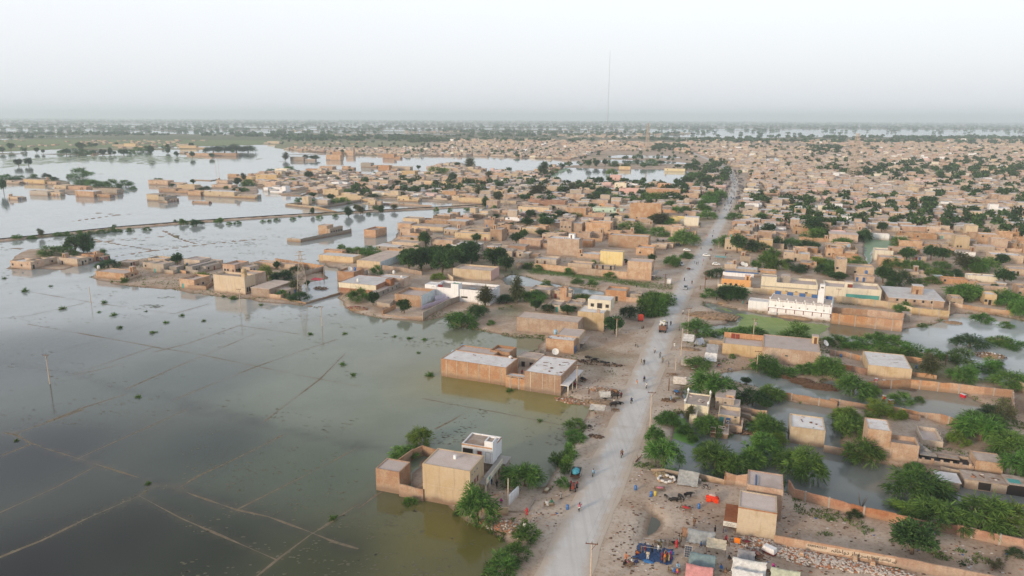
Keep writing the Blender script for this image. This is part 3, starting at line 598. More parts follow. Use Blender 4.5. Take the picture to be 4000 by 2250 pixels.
def wall_run(parent, P, h, wall, zb, th=.25, pil=0., name='wall', jag=.12):
    hs = list(h) if hasattr(h, '__len__') else [h]*len(P)
    for k in range(len(P)-1):
        a, b_ = Vector((P[k].x, P[k].y, 0)), Vector((P[k+1].x, P[k+1].y, 0)); d = b_-a; L = d.length
        if L < .2: continue
        T = (a.x, a.y, math.atan2(d.y, d.x)); m = MB(T); n = max(1, int(L/1.6)); z0 = min(zb, 0)-.8; x0 = -th/2; x1 = L+th/2-.003
        tops = [zb+hs[k]+(hs[k+1]-hs[k])*i/n-random.random()**3*jag*2.2 for i in range(n+1)]
        for i in range(n):
            xa, xb = x0+(x1-x0)*i/n, x0+(x1-x0)*(i+1)/n; za, zc = tops[i], tops[i+1]; e = .004*(k%2)
            m.face([(xa,-th/2-e,z0),(xb,-th/2-e,z0),(xb,-th/2-e,zc),(xa,-th/2-e,za)]); m.face([(xb,th/2+e,z0),(xa,th/2+e,z0),(xa,th/2+e,za),(xb,th/2+e,zc)]); m.face([(xa,-th/2-e,za),(xb,-th/2-e,zc),(xb,th/2+e,zc),(xa,th/2+e,za)])
        m.face([(x0,th/2,z0),(x0,-th/2,z0),(x0,-th/2,tops[0]),(x0,th/2,tops[0])]); m.face([(x1,-th/2,z0),(x1,th/2,z0),(x1,th/2,tops[-1]),(x1,-th/2,tops[-1])])
        m.build(name, wall, parent)
        if pil:
            for i in range(1, int(L/pil)+1):
                x = i*pil-pil/2
                if x < L-.3: MB(T).box(x-.15, x+.15, -th/2-.07, th/2+.07, z0, zb+hs[k]+.06).build('pilaster', 'concrete', parent)
def bwall(label, pts, h, wall='wallbrick', zb=LZ, pil=3.2, th=.25, jag=.12, name='boundary_wall'):
    P = [G(*p, zb) for p in pts]; o = empty(name, (P[0].x, P[0].y, 0), label=label, cat='wall', kind='thing')
    wall_run(o, [p-Vector((P[0].x, P[0].y, 0)) for p in P], h, wall, zb, th, pil, 'wall_section', jag); return o
def dress(hs, B, rnd, big=True):
    """openings and roof things a plain house has"""
    for f in ('f', 'r'):
        L = hs.fr(B, f)[3]
        if L > 3.5:
            for k in range(rnd.choice((0, 1, 1, 2, 3)) if f == 'f' else rnd.choice((1, 2, 2, 3))):
                q = rnd.random(); pos = (k+.3+rnd.random()*.5)/3.2; lev = rnd.choice((0, 1)) if B['zt']-B['zb'] > 5.5 else 0
                if q < .35 and not lev: hs.opening(B, f, pos, .0, 1.0, 2.0, rnd.choice(('wood','dark','bluepaint','doorred','teal')), door=True)
                elif q < .75: hs.opening(B, f, pos, 1.1+lev*3.2, 1.0, 1.0)
                else: hs.opening(B, f, pos, 2.2+lev*3.2, .5, .35)
    if big and rnd.random() < .25: hs.cabin(B, rnd.choice((0.02, .98)), rnd.random(), 2.4, 2.6, 2.3)
    if rnd.random() < .6: hs.clutter(B, rnd.choice((2,4,6)))
WALLS = ['wall','wall','wall','wallbrick','wallmud','wallmud','wallbuff','wallgrey']
def row_houses(area, r, rows, zb=LZ, extra=True, group=None, maker=None):
    """houses of one quarter, each from its surveyed front edge: xl, y foot, xr, y top, depth[, wall, roof]"""
    seed = random.Random(area); items = sorted(rows, key=lambda q: q[0])
    n = 0
    for q in items:
        n += 1; xl, yb, xr, yt, dep = q[:5]; wl = q[5] if len(q) > 5 else seed.choice(WALLS); rf = q[6] if len(q) > 6 else seed.choice(('roof','roof','roofpink','roofwhite'))
        par = seed.choice((.3, .4, .6, .9, 0))
        look = {'wall':'tan brick','wallbrick':'orange brick','wallmud':'pale mud-plastered','wallbuff':'buff plastered','wallgrey':'grey-brown','wallwhite':'white','wallcream':'cream','wallpink':'pink','wallred':'red brick','wallcanary':'bright yellow','wallgreen':'pale green','wallorange':'orange','wallblue':'pale blue','wallyellow':'yellowish','wallpurple':'lilac'}[wl]
        hs = House(f'flat-roofed {look} house, {nth(n)} from the left {area}', r, xl, yb, zb, group=group or f'houses {area}')
        B = hs.block(r, xl, yb, xr, yt=yt, dep=dep, zb=zb, par=par, wall=wl, roof=rf)
        dress(hs, B, seed)
        if extra and seed.random() < .75:     # lower wing and yard wall at the back or on the right
            side = seed.random() < .5; wd = B['w']*seed.uniform(.4, .9); h2 = min(B['zt']-B['zb'], 3.3)*seed.uniform(.75, .98); A = B['A']
            u = Vector((math.cos(B['ang']), math.sin(B['ang']), 0)); v = Vector((-u.y, u.x, 0))
            A2 = A + u*(B['w']+.01) + v*dep*.3 if side else A + v*(dep+.01) + u*(B['w']-wd)*seed.random()
            B2 = hs.raw(A2, B['ang'], wd, dep*.65, h2, zb, .25, seed.choice((wl, 'wall', 'wallmud')), seed.choice(('roof','roofpink')))
            dress(hs, B2, seed, False)
            if side and seed.random() < .6:
                a = hs.loc(A + u*(B['w']+.15)); b_ = hs.loc(A + u*(B['w']+wd)); c = hs.loc(A + u*(B['w']+wd)+v*dep*.3)
                hs.wallrun([a, b_, c], 2.0, wl, zb, px=False)
        if maker: maker(hs, B)
# ------------------------------------------------------------------ plants
def leaf_mesh(name, quads, cols):
    v = np.array(quads, np.float32).reshape(-1, 3); n = len(quads)
    me = bpy.data.meshes.new(name); me.vertices.add(len(v)); me.vertices.foreach_set('co', v.ravel())
    me.loops.add(n*4); me.loops.foreach_set('vertex_index', np.arange(n*4, dtype=np.int32)); me.polygons.add(n); me.polygons.foreach_set('loop_start', np.arange(0, n*4, 4, dtype=np.int32))
    me.update(calc_edges=True); me.materials.append(MATS['leaf'])
    a = me.attributes.new('lc', 'FLOAT_COLOR', 'POINT'); c = np.ones((n*4, 4), np.float32); c[:, :3] = np.repeat(np.array(cols), 4, 0); a.data.foreach_set('color', c.ravel())
    return me
def sprig(p, d, L, W, rnd):
    """one leafy twig: a narrow face from p along d"""
    d = d.normalized(); s = d.cross(Vector((rnd.gauss(0,1), rnd.gauss(0,1), rnd.gauss(0,1)))).normalized()*W/2; e = p + d*L
    return [tuple(p - s*.6), tuple(p + s*.6), tuple(e + s*.5 - Vector((0,0,L*.12))), tuple(e - s*.5 - Vector((0,0,L*.12)))]
PAL = {'mes': ((.050,.120,.022),(.10,.205,.038),(.16,.285,.058)), 'neem': ((.026,.066,.018),(.046,.108,.028),(.080,.155,.042)), 'yg': ((.085,.15,.022),(.16,.25,.036),(.22,.31,.05)),
 'dark': ((.028,.070,.022),(.045,.10,.030),(.075,.14,.042)), 'euc': ((.07,.085,.032),(.10,.11,.042),(.05,.07,.026)), 'dry': ((.085,.09,.045),(.12,.115,.06),(.06,.07,.032))}
def leafcol(kind, rnd):
    a, b_, c = PAL[kind]; t_ = rnd.random()**1.2; x, y = (a, b_) if t_ < .6 else (b_, c); q = t_/.6 if t_ < .6 else (t_-.6)/.4
    return [x[i]+(y[i]-x[i])*q for i in range(3)]
def crown(kind, seed, shape, dens=1.):
    """leaf twigs gathered in uneven clumps; width 6, height 5"""
    rnd = random.Random(seed); Q = []; C = []; lobes = []
    if shape == 'dome':
        for k in range(27):
            a = rnd.uniform(0, 2*PI); rr = 3.*math.sqrt(rnd.random())*.95; zt = 4.5*math.sqrt(max(0, 1-(rr/3.05)**2)); z = zt*rnd.uniform(.42, .88)+.25
            lobes.append((Vector((rr*math.cos(a), rr*math.sin(a), z)), rnd.uniform(.4, 1.1)))
    elif shape == 'round':
        for k in range(30):
            d = Vector((rnd.gauss(0,1), rnd.gauss(0,1), rnd.gauss(0,1))).normalized()*rnd.random()**.4; lobes.append((Vector((d.x*2.2, d.y*2.2, 2.95+d.z*1.55)), rnd.uniform(.6, 1.)))
    elif shape == 'tall':
        for k in range(26):
            z = rnd.uniform(1.4, 4.6); rr = rnd.uniform(.2, 1.7)*(1-abs(z-3)/3.2); a = rnd.uniform(0, 2*PI); lobes.append((Vector((rr*math.cos(a), rr*math.sin(a), z)), rnd.uniform(.4, .75)))
    elif shape == 'bush':
        for k in range(20):
            a = rnd.uniform(0, 2*PI); rr = 2.5*math.sqrt(rnd.random()); lobes.append((Vector((rr*math.cos(a), rr*math.sin(a), rnd.uniform(.3, 3.6*(1-(rr/3.2)**2)+.5))), rnd.uniform(.5, 1.0)))
    ctr = Vector((0, 0, 1.6))
    for c, r in lobes:
        tone = rnd.uniform(-.25, .25)
        for k in range(int((72 if shape != 'tall' else 52)*dens)):
            d = Vector((rnd.gauss(0,1), rnd.gauss(0,1), rnd.gauss(0,.9)+.25)).normalized(); p = c + d*r*rnd.uniform(.55, 1.)
            out = (d + (c-ctr).normalized()*.6); droop = {'dome': -.55, 'round': -.2, 'tall': -.8, 'bush': .45}[shape]
            L = rnd.uniform(.4, 1.05) if shape != 'round' else rnd.uniform(.25, .55); W = rnd.uniform(.09, .2) if shape != 'round' else rnd.uniform(.18, .34)
            Q.append(sprig(p, out + Vector((0,0,droop)) + Vector((rnd.gauss(0,.4), rnd.gauss(0,.4), rnd.gauss(0,.3))), L, W, rnd))
            cc = leafcol(kind, rnd); C.append([x*(1+tone) for x in cc])
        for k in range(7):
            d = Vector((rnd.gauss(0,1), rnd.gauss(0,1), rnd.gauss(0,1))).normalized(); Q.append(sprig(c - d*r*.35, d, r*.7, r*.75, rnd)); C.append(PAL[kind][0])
    return leaf_mesh('crown', Q, C)
def trunk_mesh(seed, shape):
    rnd = random.Random(seed); m = MB(); hh = {'dome': 1.9, 'round': 2.3, 'tall': 4.2, 'bush': .8}[shape]; r0 = {'dome': .2, 'round': .2, 'tall': .13, 'bush': .08}[shape]
    bend = Vector((rnd.uniform(-.3,.3), rnd.uniform(-.3,.3), 0)); top = bend + Vector((0,0,hh))
    m.tube([(0,0,-.5), bend*.4+Vector((0,0,hh*.5)), top], [r0*1.25, r0, r0*.75], 7)
    for k in range(6):
        a = 2*PI*k/6+rnd.random(); L = rnd.uniform(1.0, 1.9)*(.5 if shape in ('tall','bush') else 1); up = rnd.uniform(.4, 1.3); st = top*rnd.uniform(.7, 1)
        m.tube([st, st+Vector((math.cos(a)*L*.5, math.sin(a)*L*.5, up*.6)), st+Vector((math.cos(a)*L, math.sin(a)*L, up))], [r0*.6, r0*.42, r0*.2], 5)
    return m.mesh('trunk', 'trunk')
TP = {}
def protos(key, kind, shape, n, dens=1.): TP[key] = [(crown(kind, key+str(k), shape, dens), trunk_mesh(key+str(k), shape)) for k in range(n)]
protos('mes','mes','dome',3); protos('neem','neem','round',3); protos('yg','yg','dome',2); protos('euc','euc','tall',2,.8); protos('bush','mes','bush',3); protos('dark','dark','dome',2)
TP['wbush'] = []
for k in range(3):
    rnd = random.Random(k+50); Q = []; C = []
    for st in range(38):
        a = rnd.uniform(0,2*PI); el = rnd.uniform(.35,1.45); d = Vector((math.cos(a)*math.cos(el), math.sin(a)*math.cos(el), math.sin(el))); L = rnd.uniform(1.2,3.0)
        for q in range(20): f = rnd.uniform(.15,1); Q.append(sprig(d*L*f*(1,1)[0]-Vector((0,0,.5*f*f*math.cos(el))), d+Vector((rnd.gauss(0,.6),rnd.gauss(0,.6),rnd.gauss(0,.4))), rnd.uniform(.35,.7), rnd.uniform(.14,.28), rnd)); C.append(leafcol('mes' if rnd.random() < .7 else 'yg', rnd))
    TP['wbush'].append((leaf_mesh('crown', Q, C), trunk_mesh('w'+str(k), 'bush')))
protos('dkbush','dark','bush',2); protos('dry','dry','bush',1,.5); protos('tall','neem','tall',2,1.3)
WORD = {'mes':'feathery green mesquite tree','neem':'dense dark neem tree','yg':'yellow-green acacia tree','euc':'thin tall eucalyptus tree','bush':'green bush','dark':'dark green spreading tree','dkbush':'dark low bush','dry':'dry olive shrub','wbush':'spiky green bush','tall':'narrow upright dark tree'}
TREES = []; NTREE = 0
def tree(loc, wm, hm, kind, **kw):
    global NTREE; NTREE += 1
    rnd = random.Random(NTREE*7+3); cr, tr = TP[kind][rnd.randrange(len(TP[kind]))]; bushy = kind in ('bush','dkbush','dry','wbush')
    e = empty('shrub' if bushy else 'tree', loc, rnd.uniform(0, 6.28), cat='shrub' if bushy else 'tree', **kw); wx = wm/(3.0 if kind in ('euc','tall') else 5.6)
    e.scale = (wx*rnd.uniform(.92,1.08), wx*rnd.uniform(.92,1.08), hm/(4.9 if not bushy else 4.3))
    link('crown', cr, e); link('stem' if bushy else 'trunk', tr, e); TREES.append((loc[0], loc[1], wm/2)); return e
def grove(area, r, items, zb=LZ):
    """trees of one place: x of the middle, y of the foot, width, height in the region's pixels, kind"""
    cnt = {}
    for it in sorted(items, key=lambda q: (q[4] if len(q) > 4 else 'mes', q[0])):
        x, y, wp, hp = it[:4]; kind = it[4] if len(it) > 4 else 'mes'; z = it[5] if len(it) > 5 else zb
        k = mper(r, x, y); wm, hm = wp*k*(.9 if r in 'bce' else 1.), hp*k
        p = G(r, x, y, z); dv = Vector((p.x, p.y, 0)).normalized(); p = p + dv*min(wm*.32, 2.2); zz = gz(p.x, p.y); zz = zz if zz > .05 else -.25
        ang = math.atan2(H, p.y); hm = max((hm - wm*.45*math.sin(ang))/math.cos(ang), wm*.45)
        cnt[kind] = cnt.get(kind, 0)+1
        tree((p.x, p.y, zz), wm, hm, kind, label=f'{WORD[kind]}, {nth(cnt[kind])} from left {area}', group=f'{"bushes" if "ush" in kind else "trees"} {area}')
# ------------------------------------------------------------------ people and animals: one continuous body each
def skin_mesh(name, verts, edges, radii, mat, sub=1):
    me = bpy.data.meshes.new(name); me.from_pydata(verts, edges, []); o = bpy.data.objects.new(name, me); COL.objects.link(o)
    sk = o.modifiers.new('s', 'SKIN'); sk.use_smooth_shade = True; lay = me.skin_vertices[0].data
    for i, r_ in enumerate(radii): lay[i].radius = r_ if hasattr(r_, '__len__') else (r_, r_)
    lay[0].use_root = True; ss = o.modifiers.new('u', 'SUBSURF'); ss.levels = sub; ss.render_levels = sub
    dg = bpy.context.evaluated_depsgraph_get(); out = bpy.data.meshes.new_from_object(o.evaluated_get(dg)); out.name = name
    bpy.data.objects.remove(o); bpy.data.meshes.remove(me); out.materials.clear(); out.materials.append(MATS[mat]); return out
def person_proto(pose, robe=False, veil=False):
    """adult about 1.68 m: body, tunic, trousers, hair"""
    J = {'pelvis':(0,0,.92),'waist':(0,0,1.08),'chest':(0,0,1.28),'neck':(0,-.01,1.43),'head':(0,-.02,1.53),'crown':(0,-.01,1.65)}
    if pose == 'stand': leg = {1:((.1,0,.88),(.11,-.02,.48),(.11,.02,.08),(.11,-.14,.03)), -1:((-.1,0,.88),(-.11,-.02,.48),(-.11,.02,.08),(-.11,-.14,.03))}; arm = {1:((.19,0,1.37),(.25,.02,1.1),(.26,-.06,.85),(.26,-.09,.77)), -1:((-.19,0,1.37),(-.25,.02,1.1),(-.26,-.06,.85),(-.26,-.09,.77))}
    elif pose == 'walk': leg = {1:((.1,0,.88),(.1,-.2,.5),(.1,-.22,.1),(.1,-.36,.06)), -1:((-.1,0,.88),(-.1,.08,.48),(-.1,.34,.14),(-.1,.24,.04))}; arm = {1:((.19,0,1.37),(.24,.14,1.12),(.25,.18,.9),(.25,.16,.82)), -1:((-.19,0,1.37),(-.24,-.1,1.12),(-.25,-.26,.94),(-.25,-.32,.88))}
    elif pose == 'sit':
        J = {k:(x,y,z-.44) for k,(x,y,z) in J.items()}; leg = {1:((.1,-.02,.44),(.13,-.42,.46),(.12,-.44,.08),(.12,-.58,.03)), -1:((-.1,-.02,.44),(-.13,-.42,.46),(-.12,-.42,.08),(-.12,-.56,.03))}; arm = {1:((.19,0,.93),(.25,-.08,.68),(.16,-.32,.58),(.12,-.38,.57)), -1:((-.19,0,.93),(-.25,-.08,.68),(-.16,-.32,.58),(-.12,-.38,.57))}
    elif pose == 'squat':
        J = {k:(x,y+.08-(z-.92)*.3,z-.72) for k,(x,y,z) in J.items()}; leg = {1:((.11,.05,.2),(.17,-.32,.5),(.14,-.08,.08),(.14,-.24,.03)), -1:((-.11,.05,.2),(-.17,-.32,.5),(-.14,-.08,.08),(-.14,-.24,.03))}; arm = {1:((.19,-.06,.65),(.24,-.24,.5),(.12,-.46,.46),(.08,-.52,.46)), -1:((-.19,-.06,.65),(-.24,-.24,.5),(-.12,-.46,.46),(-.08,-.52,.46))}
    else:
        J = {k:(x,y-(z-.92)*.12,z-.14) for k,(x,y,z) in J.items()}; leg = {1:((.12,0,.75),(.24,-.38,.68),(.22,-.2,.3),(.22,-.34,.24)), -1:((-.12,0,.75),(-.24,-.38,.68),(-.22,-.2,.3),(-.22,-.34,.24))}; arm = {1:((.19,-.04,1.21),(.3,-.24,1.02),(.3,-.52,1.),(.3,-.6,1.)), -1:((-.19,-.04,1.21),(-.3,-.24,1.02),(-.3,-.52,1.),(-.3,-.6,1.))}
    V = [J['pelvis'],J['waist'],J['chest'],J['neck'],J['head'],J['crown']]; E = [(0,1),(1,2),(2,3),(3,4),(4,5)]; Rr = [(.14,.11),(.12,.09),(.15,.1),.05,(.085,.1),.07]
    for s in (1,-1):
        i = len(V); V += list(leg[s]); E += [(0,i),(i,i+1),(i+1,i+2),(i+2,i+3)]; Rr += [.085,.055,.04,.04]
        i = len(V); V += list(arm[s]); E += [(2,i),(i,i+1),(i+1,i+2),(i+2,i+3)]; Rr += [.055,.04,.03,.038]
    e = empty('person'); link('body', skin_mesh('body', V, E, Rr, 'skin'), e)
    tv = [J['pelvis'],J['waist'],J['chest']]; te = [(0,1),(1,2)]; tr = [(.20,.16),(.165,.135),(.195,.14)]
    for s in (1,-1):
        i = len(tv); tv += [arm[s][0],arm[s][1],arm[s][2]]; te += [(2,i),(i,i+1),(i+1,i+2)]; tr += [.085,.075,.065]
    i = len(tv); kn = Vector(leg[1][1]).lerp(Vector(leg[-1][1]), .5); tv += [tuple(Vector(J['pelvis']).lerp(kn, .5)), tuple(Vector(J['pelvis']).lerp(kn, .95 if not robe else 1.))]; te += [(0,i),(i,i+1)]; tr += [(.22,.19),(.25,.21)]
    if robe: i = len(tv); an = Vector(leg[1][2]).lerp(Vector(leg[-1][2]), .5); tv += [tuple(an+Vector((0,0,.06)))]; te += [(i-1,i)]; tr += [(.24,.22)]
    link('tunic', skin_mesh('tunic', tv, te, tr, 'cloth'), e)
    if not robe:
        pv_ = [J['pelvis']]; pe = []; pr = [.13]
        for s in (1,-1): i = len(pv_); pv_ += [leg[s][0],leg[s][1],leg[s][2]]; pe += [(0,i),(i,i+1),(i+1,i+2)]; pr += [.105,.085,.07]
        link('trousers', skin_mesh('trousers', pv_, pe, pr, 'cloth'), e)
    hd = Vector(J['crown']); ne = Vector(J['neck'])
    if veil: link('shawl', MB().lathe([(.24,-.34),(.2,-.2),(.13,-.06),(.125,.04),(.06,.11)], 12, tuple(hd+Vector((0,.02,-.04)))).mesh('shawl','cloth',True), e)
    else: link('hair', MB().blob(tuple(hd+Vector((0,.025,-.035))), (.095,.11,.1), 10, 6, .06).mesh('hair','hair',True), e)
    fc = Vector(J['head']); m = MB()
    for s in (-1,1): m.blob((fc.x+s*.035, fc.y-.092, fc.z+.03),(.014,.008,.01),5,4,0)
    m.blob((fc.x, fc.y-.05, fc.z-.055),(.03,.055,.008),5,4,0); link('face', m.mesh('face','hair'), e); link('nose', MB().blob((fc.x, fc.y-.105, fc.z-.005),(.016,.02,.026),6,4,0).mesh('nose','skin'), e)
    return e
PERS = {(p, rb, vl): person_proto(p, rb, vl) for p, rb, vl in (('stand',0,0),('walk',0,0),('sit',0,0),('squat',0,0),('ride',0,0),('stand',1,1),('walk',1,1),('squat',1,1))}
def buffalo_mesh(lying):
    dz = -.55 if lying else 0; fold = .5 if lying else 0
    V = [(0,0,1.0),(0,-.45,1.05),(0,-.8,1.08),(0,-1.1,1.12),(0,-1.35,1.1),(0,-1.58,.95),(0,.5,1.02),(0,.85,.95),(0,1.0,.6),(0,1.02,.3)]; E = [(0,1),(1,2),(2,3),(3,4),(4,5),(0,6),(6,7),(7,8),(8,9)]; Rr = [(.36,.40),(.34,.38),(.27,.32),(.17,.2),(.14,.15),(.09,.09),(.33,.36),(.22,.24),.035,.04]
    for s in (-1,1):
        i = len(V); V += [(s*.22,-.62,.75),(s*.23,-.64-fold*.3,.38-dz*.25),(s*.23,-.62+fold*.3,.06+fold*.9)]; E += [(1,i),(i,i+1),(i+1,i+2)]; Rr += [.13,.075,.07]
        i = len(V); V += [(s*.24,.62,.72),(s*.25,.5-fold*.2,.5),(s*.25,.72,.32),(s*.25,.68,.06+fold*.8)]; E += [(6,i),(i,i+1),(i+1,i+2),(i+2,i+3)]; Rr += [.16,.11,.07,.065]
    return skin_mesh('body', V, E, Rr, 'hide')
BUFF = [buffalo_mesh(False), buffalo_mesh(True)]
# ------------------------------------------------------------------ near houses, one by one
W0 = 0.0
# house A: tall yellow house standing at the water's edge
hs = House('tall two-storey yellow-plastered house with grey flat roof at the water edge', 'a', 565, 790, W0)
A1 = hs.block('a', 565, 790, 975, 880, yt=468, back=(690, 333), zb=W0, par=.12, wall='wallyellow', roof='roofpink')
hs.row(A1, 'r', 3, A1['zt']*.52, .75, 1.25, .02, .62, mat='doorred'); hs.row(A1, 'r', 3, A1['zt']*.86, .25, .2, .05, .6)
hs.opening(A1, 'r', .3, .9, 1., 2., 'wood', door=True)
for a0, z in ((A1['zt']*.46, .12),): hs.fbox(A1, 'f', .0, A1['w'], a0, a0+z, 0, .05).build('plaster_band', 'wallyellow', hs.e)
hs.add('chimney', A1, A1['w']*.48, A1['w']*.48+.5, A1['d']*.55, A1['d']*.55+.4, A1['zt'], A1['zt']+.75, 'wallwhite')
A2 = hs.block('a', 157, 700, 362, 752, yt=510, back=(252, 420), zb=W0, par=.15, wall='wallbrick', roof='roofpink')
hs.wallrun([('a',362,752),('a',563,795)], [2.7, 2.5], 'wallbrick', W0)
hs.wallrun([('a',300,560),('a',480,430),('a',560,400),('a',690,430)], 2.4, 'wallbrick', W0)
A4 = hs.block('a', 900, 302, 1165, 345, h=6.3, dep=5.6, top=True, zb=.3, par=.25, wall='wallwhite', roof='rubbleroof', z0=3.3)
hs.row(A4, 'f', 2, 3.3, .9, 2.1, .45, 1., mat='doorred', door=True); hs.opening(A4, 'f', .2, 3.3, 2.2, 2.3, 'dark')
hs.raw(A4['A']+Vector((-PERP.y,PERP.x,0))*1.6+Vector((0,0,0)), A4['ang'], A4['w']+2.2, 3.2, 2.8, .2, 0, 'wallgrey', 'concrete')
for f_ in 'frl': hs.fbox(A4, f_, 0, hs.fr(A4, f_)[3], A4['zt']-.1, A4['zt']+.27, 0, .05).build('brick_edge', 'wallbrick', hs.e)
A5 = hs.block('a', 1097, 283, 1170, 300, h=7.6, dep=2.6, top=True, zb=.3, par=.2, wall='wallwhite', roof='rubbleroof', z0=3.3)
B = A1
hs.fbox(B, 'r', B['d']*.62, B['d']+6.5, 3.0, 3.2, -.1, 1.6).build('balcony_floor', 'concrete', hs.e)
hs.fbox(B, 'r', B['d']*.62, B['d']+6.5, 3.2, 4.3, 1.48, 1.6).build('balcony_wall', 'wallcream', hs.e)
for k in range(5): c = B['d']*.66+(B['d']*.34+6)*k/4; hs.fbox(B, 'r', c-.13, c+.13, -.8, 3.0, 1.2, 1.46).build('column', 'wallcream', hs.e)
hs.fbox(B, 'r', B['d']*.8, B['d']*.8+.9, 3.4, 4.1, 1.6, 1.63).build('hung_cloth', 'teal', hs.e)
hs.wallrun([('a',985,885),('a',1130,925),('a',1300,945)], [2.0, 2.0, 2.2], 'wallyellow', .2); hs.wallrun([('a',1305,850),('a',1390,760)], 2.3, 'wallwhite', .5)
hs.wallrun([('a',1205,560),('a',1300,600)], 2.2, 'wallbrick', .3)
hs.wallrun([('a',1310,900),('a',1475,895),('a',1535,790)], .55, 'wallgrey', .6)
# house B
hs = House('long brick house with white-washed roof and inner courtyard, its front wall rising from the water', 'g', 178, 770, W0, ang=math.radians(-22.3))
B1 = hs.block('g', 178, 770, 790, 865, yt=605, back=(290, 518), zb=W0, par=.15, wall='wallbrick', roof='roofwhite')
la = B1['A'] + Vector((-hs.u.y, hs.u.x, 0))*(B1['d']+.01)
B1b = hs.raw(la, B1['ang'], B1['w']*.62, 5.2, B1['zt']*.97, W0, .25, 'wallbrick', 'roofpink')
hs.wallrun([('g',790,873),('g',962,903)], [3.2, 3.1], 'wallbrick', W0, pil=2.6)
B3 = hs.block('g', 962, 903, 1305, 940, yt=722, back=(1130, 572), zb=W0+.1, par=.12, wall='wallbrick', roof='roofwhite')
gp = (B3['A']-B1['A']).dot(hs.u)-B1['w']; hs.raw(B1['A']+hs.u*(B1['w']+.01)+Vector((-hs.u.y,hs.u.x,0))*.02, B1['ang'], gp-.02, 2.4, 3.0, W0, .15, 'wallbrick', 'roofwhite')
hs.clutter(B3, 16); hs.clutter(B1, 5)
for B, n in ((B1, 6), (B3, 3)):
    for k in range(n): x = B['w']*(k+.5)/n; hs.fbox(B, 'f', x-.14, x+.14, -.8, B['zt']+.1, 0, .05).build('pilaster', 'wallmud', hs.e)
B4 = hs.block('g', 640, 548, 822, 580, h=4.6, dep=5.5, top=True, zb=.1, par=.8, wall='wallbrick', roof='roof')
B5 = hs.block('g', 890, 585, 1095, 610, h=3.5, dep=5.2, top=True, zb=.1, par=.1, wall='wallmud', roof='roof')
hs.opening(B5, 'f', .3, .2, 1.1, 2.0, 'dark', door=True); hs.opening(B5, 'f', .7, .2, 1.4, 2.0, 'dark', door=True)
B6 = hs.block('g', 752, 652, 862, 675, h=3.9, dep=3.2, top=True, zb=.1, par=0, wall='wallcream', roof='roofwhite')
hs.row(B6, 'f', 2, .3, .9, 2.2, .2, .9, mat='dark', door=True)
hs.fbox(B3, 'r', -.3, B3['d']*.9, 3.1, 3.3, -.05, 2.2).build('veranda_roof', 'roofwhite', hs.e)
for k in range(4): c = .2+(B3['d']*.8)*k/3; hs.fbox(B3, 'r', c-.14, c+.14, -.5, 3.1, 1.8, 2.08).build('column', 'wallcream', hs.e)
hs.row(B3, 'r', 3, .7, 1.1, 2.1, mat='bluepaint', door=True)
# house C
hs = House('row of tan brick shops with pale roof and blue shutters facing the road', 'g', 1165, 545, .4, cat='shop', name='shop_row')
C1 = hs.block('g', 1165, 545, 1425, 600, yt=412, back=(1240, 382), zb=.4, par=.2, wall='wall', roof='roofwhite')
hs.clutter(C1, 7); la = C1['A'] + Vector((-PERP.y, PERP.x, 0))*(C1['d']+.01) + PERP*2.2
C2 = hs.raw(la, C1['ang'], C1['w']-1.5, 8.5, C1['zt']-.1, .4, .1, 'wallmud', 'roofpink')
hs.row(C1, 'r', 2, .2, 1.5, 2.3, mat='bluepaint', door=True); hs.row(C2, 'r', 4, .2, 1.3, 2.3, mat='dark', door=True); hs.fbox(C2, 'r', .1, 8.3, 3., 3.15, -.02, 1.5).build('awning', 'roof', hs.e)
hs.wallrun([('g',1110,560),('g',1160,585)], 2., 'wallmud', .3)
# house D
hs = House('long low tan house with plain brick wall and bare flat roof beside the pond', 'g', 890, 345)
D1 = hs.block('g', 890, 345, 1465, 400, yt=212, back=(965, 160), par=.12, wall='wall', roof='roof')
hs.row(D1, 'f', 7, D1['zt']-1.2, .18, .18, .1, .95)
hs = House('two-storey corner house with white upper storey and arched opening', 'g', 1465, 345)
D2 = hs.block('g', 1465, 162, 1715, 188, h=6.4, dep=9, top=True, par=.15, wall='wallbuff', roof='roofwhite')
D3 = hs.raw(D2['A'] + Vector((-PERP.y, PERP.x, 0))*5.2 + PERP*2.3, D2['ang'], D2['w']-1.2, 6.5, 3.4, D2['zt'], .12, 'wallcream', 'roofwhite', z0=D2['zt']-.3)
hs.opening(D3, 'f', .2, .9, 1.1, 1.1, 'dark'); hs.opening(D3, 'f', .52, .5, 1.7, 1.8, 'dark'); hs.opening(D3, 'f', .85, .9, 1.1, 1.1, 'dark')
hs.fbox(D2, 'r', -.2, D2['d']+3, 3.2, 3.4, -.05, 1.6).build('balcony_floor', 'roof', hs.e); hs.fbox(D2, 'r', -.2, D2['d']+3, 3.4, 4.3, 1.45, 1.6).build('balcony_wall', 'wallcream', hs.e)
hs.row(D2, 'r', 3, .2, 1.4, 2.2, mat='teal', door=True); hs.add('parapet_turret', D2, D2['w']*.72, D2['w']*.72+1., .05, .9, D2['zt'], D2['zt']+1.3, 'wallbrick')
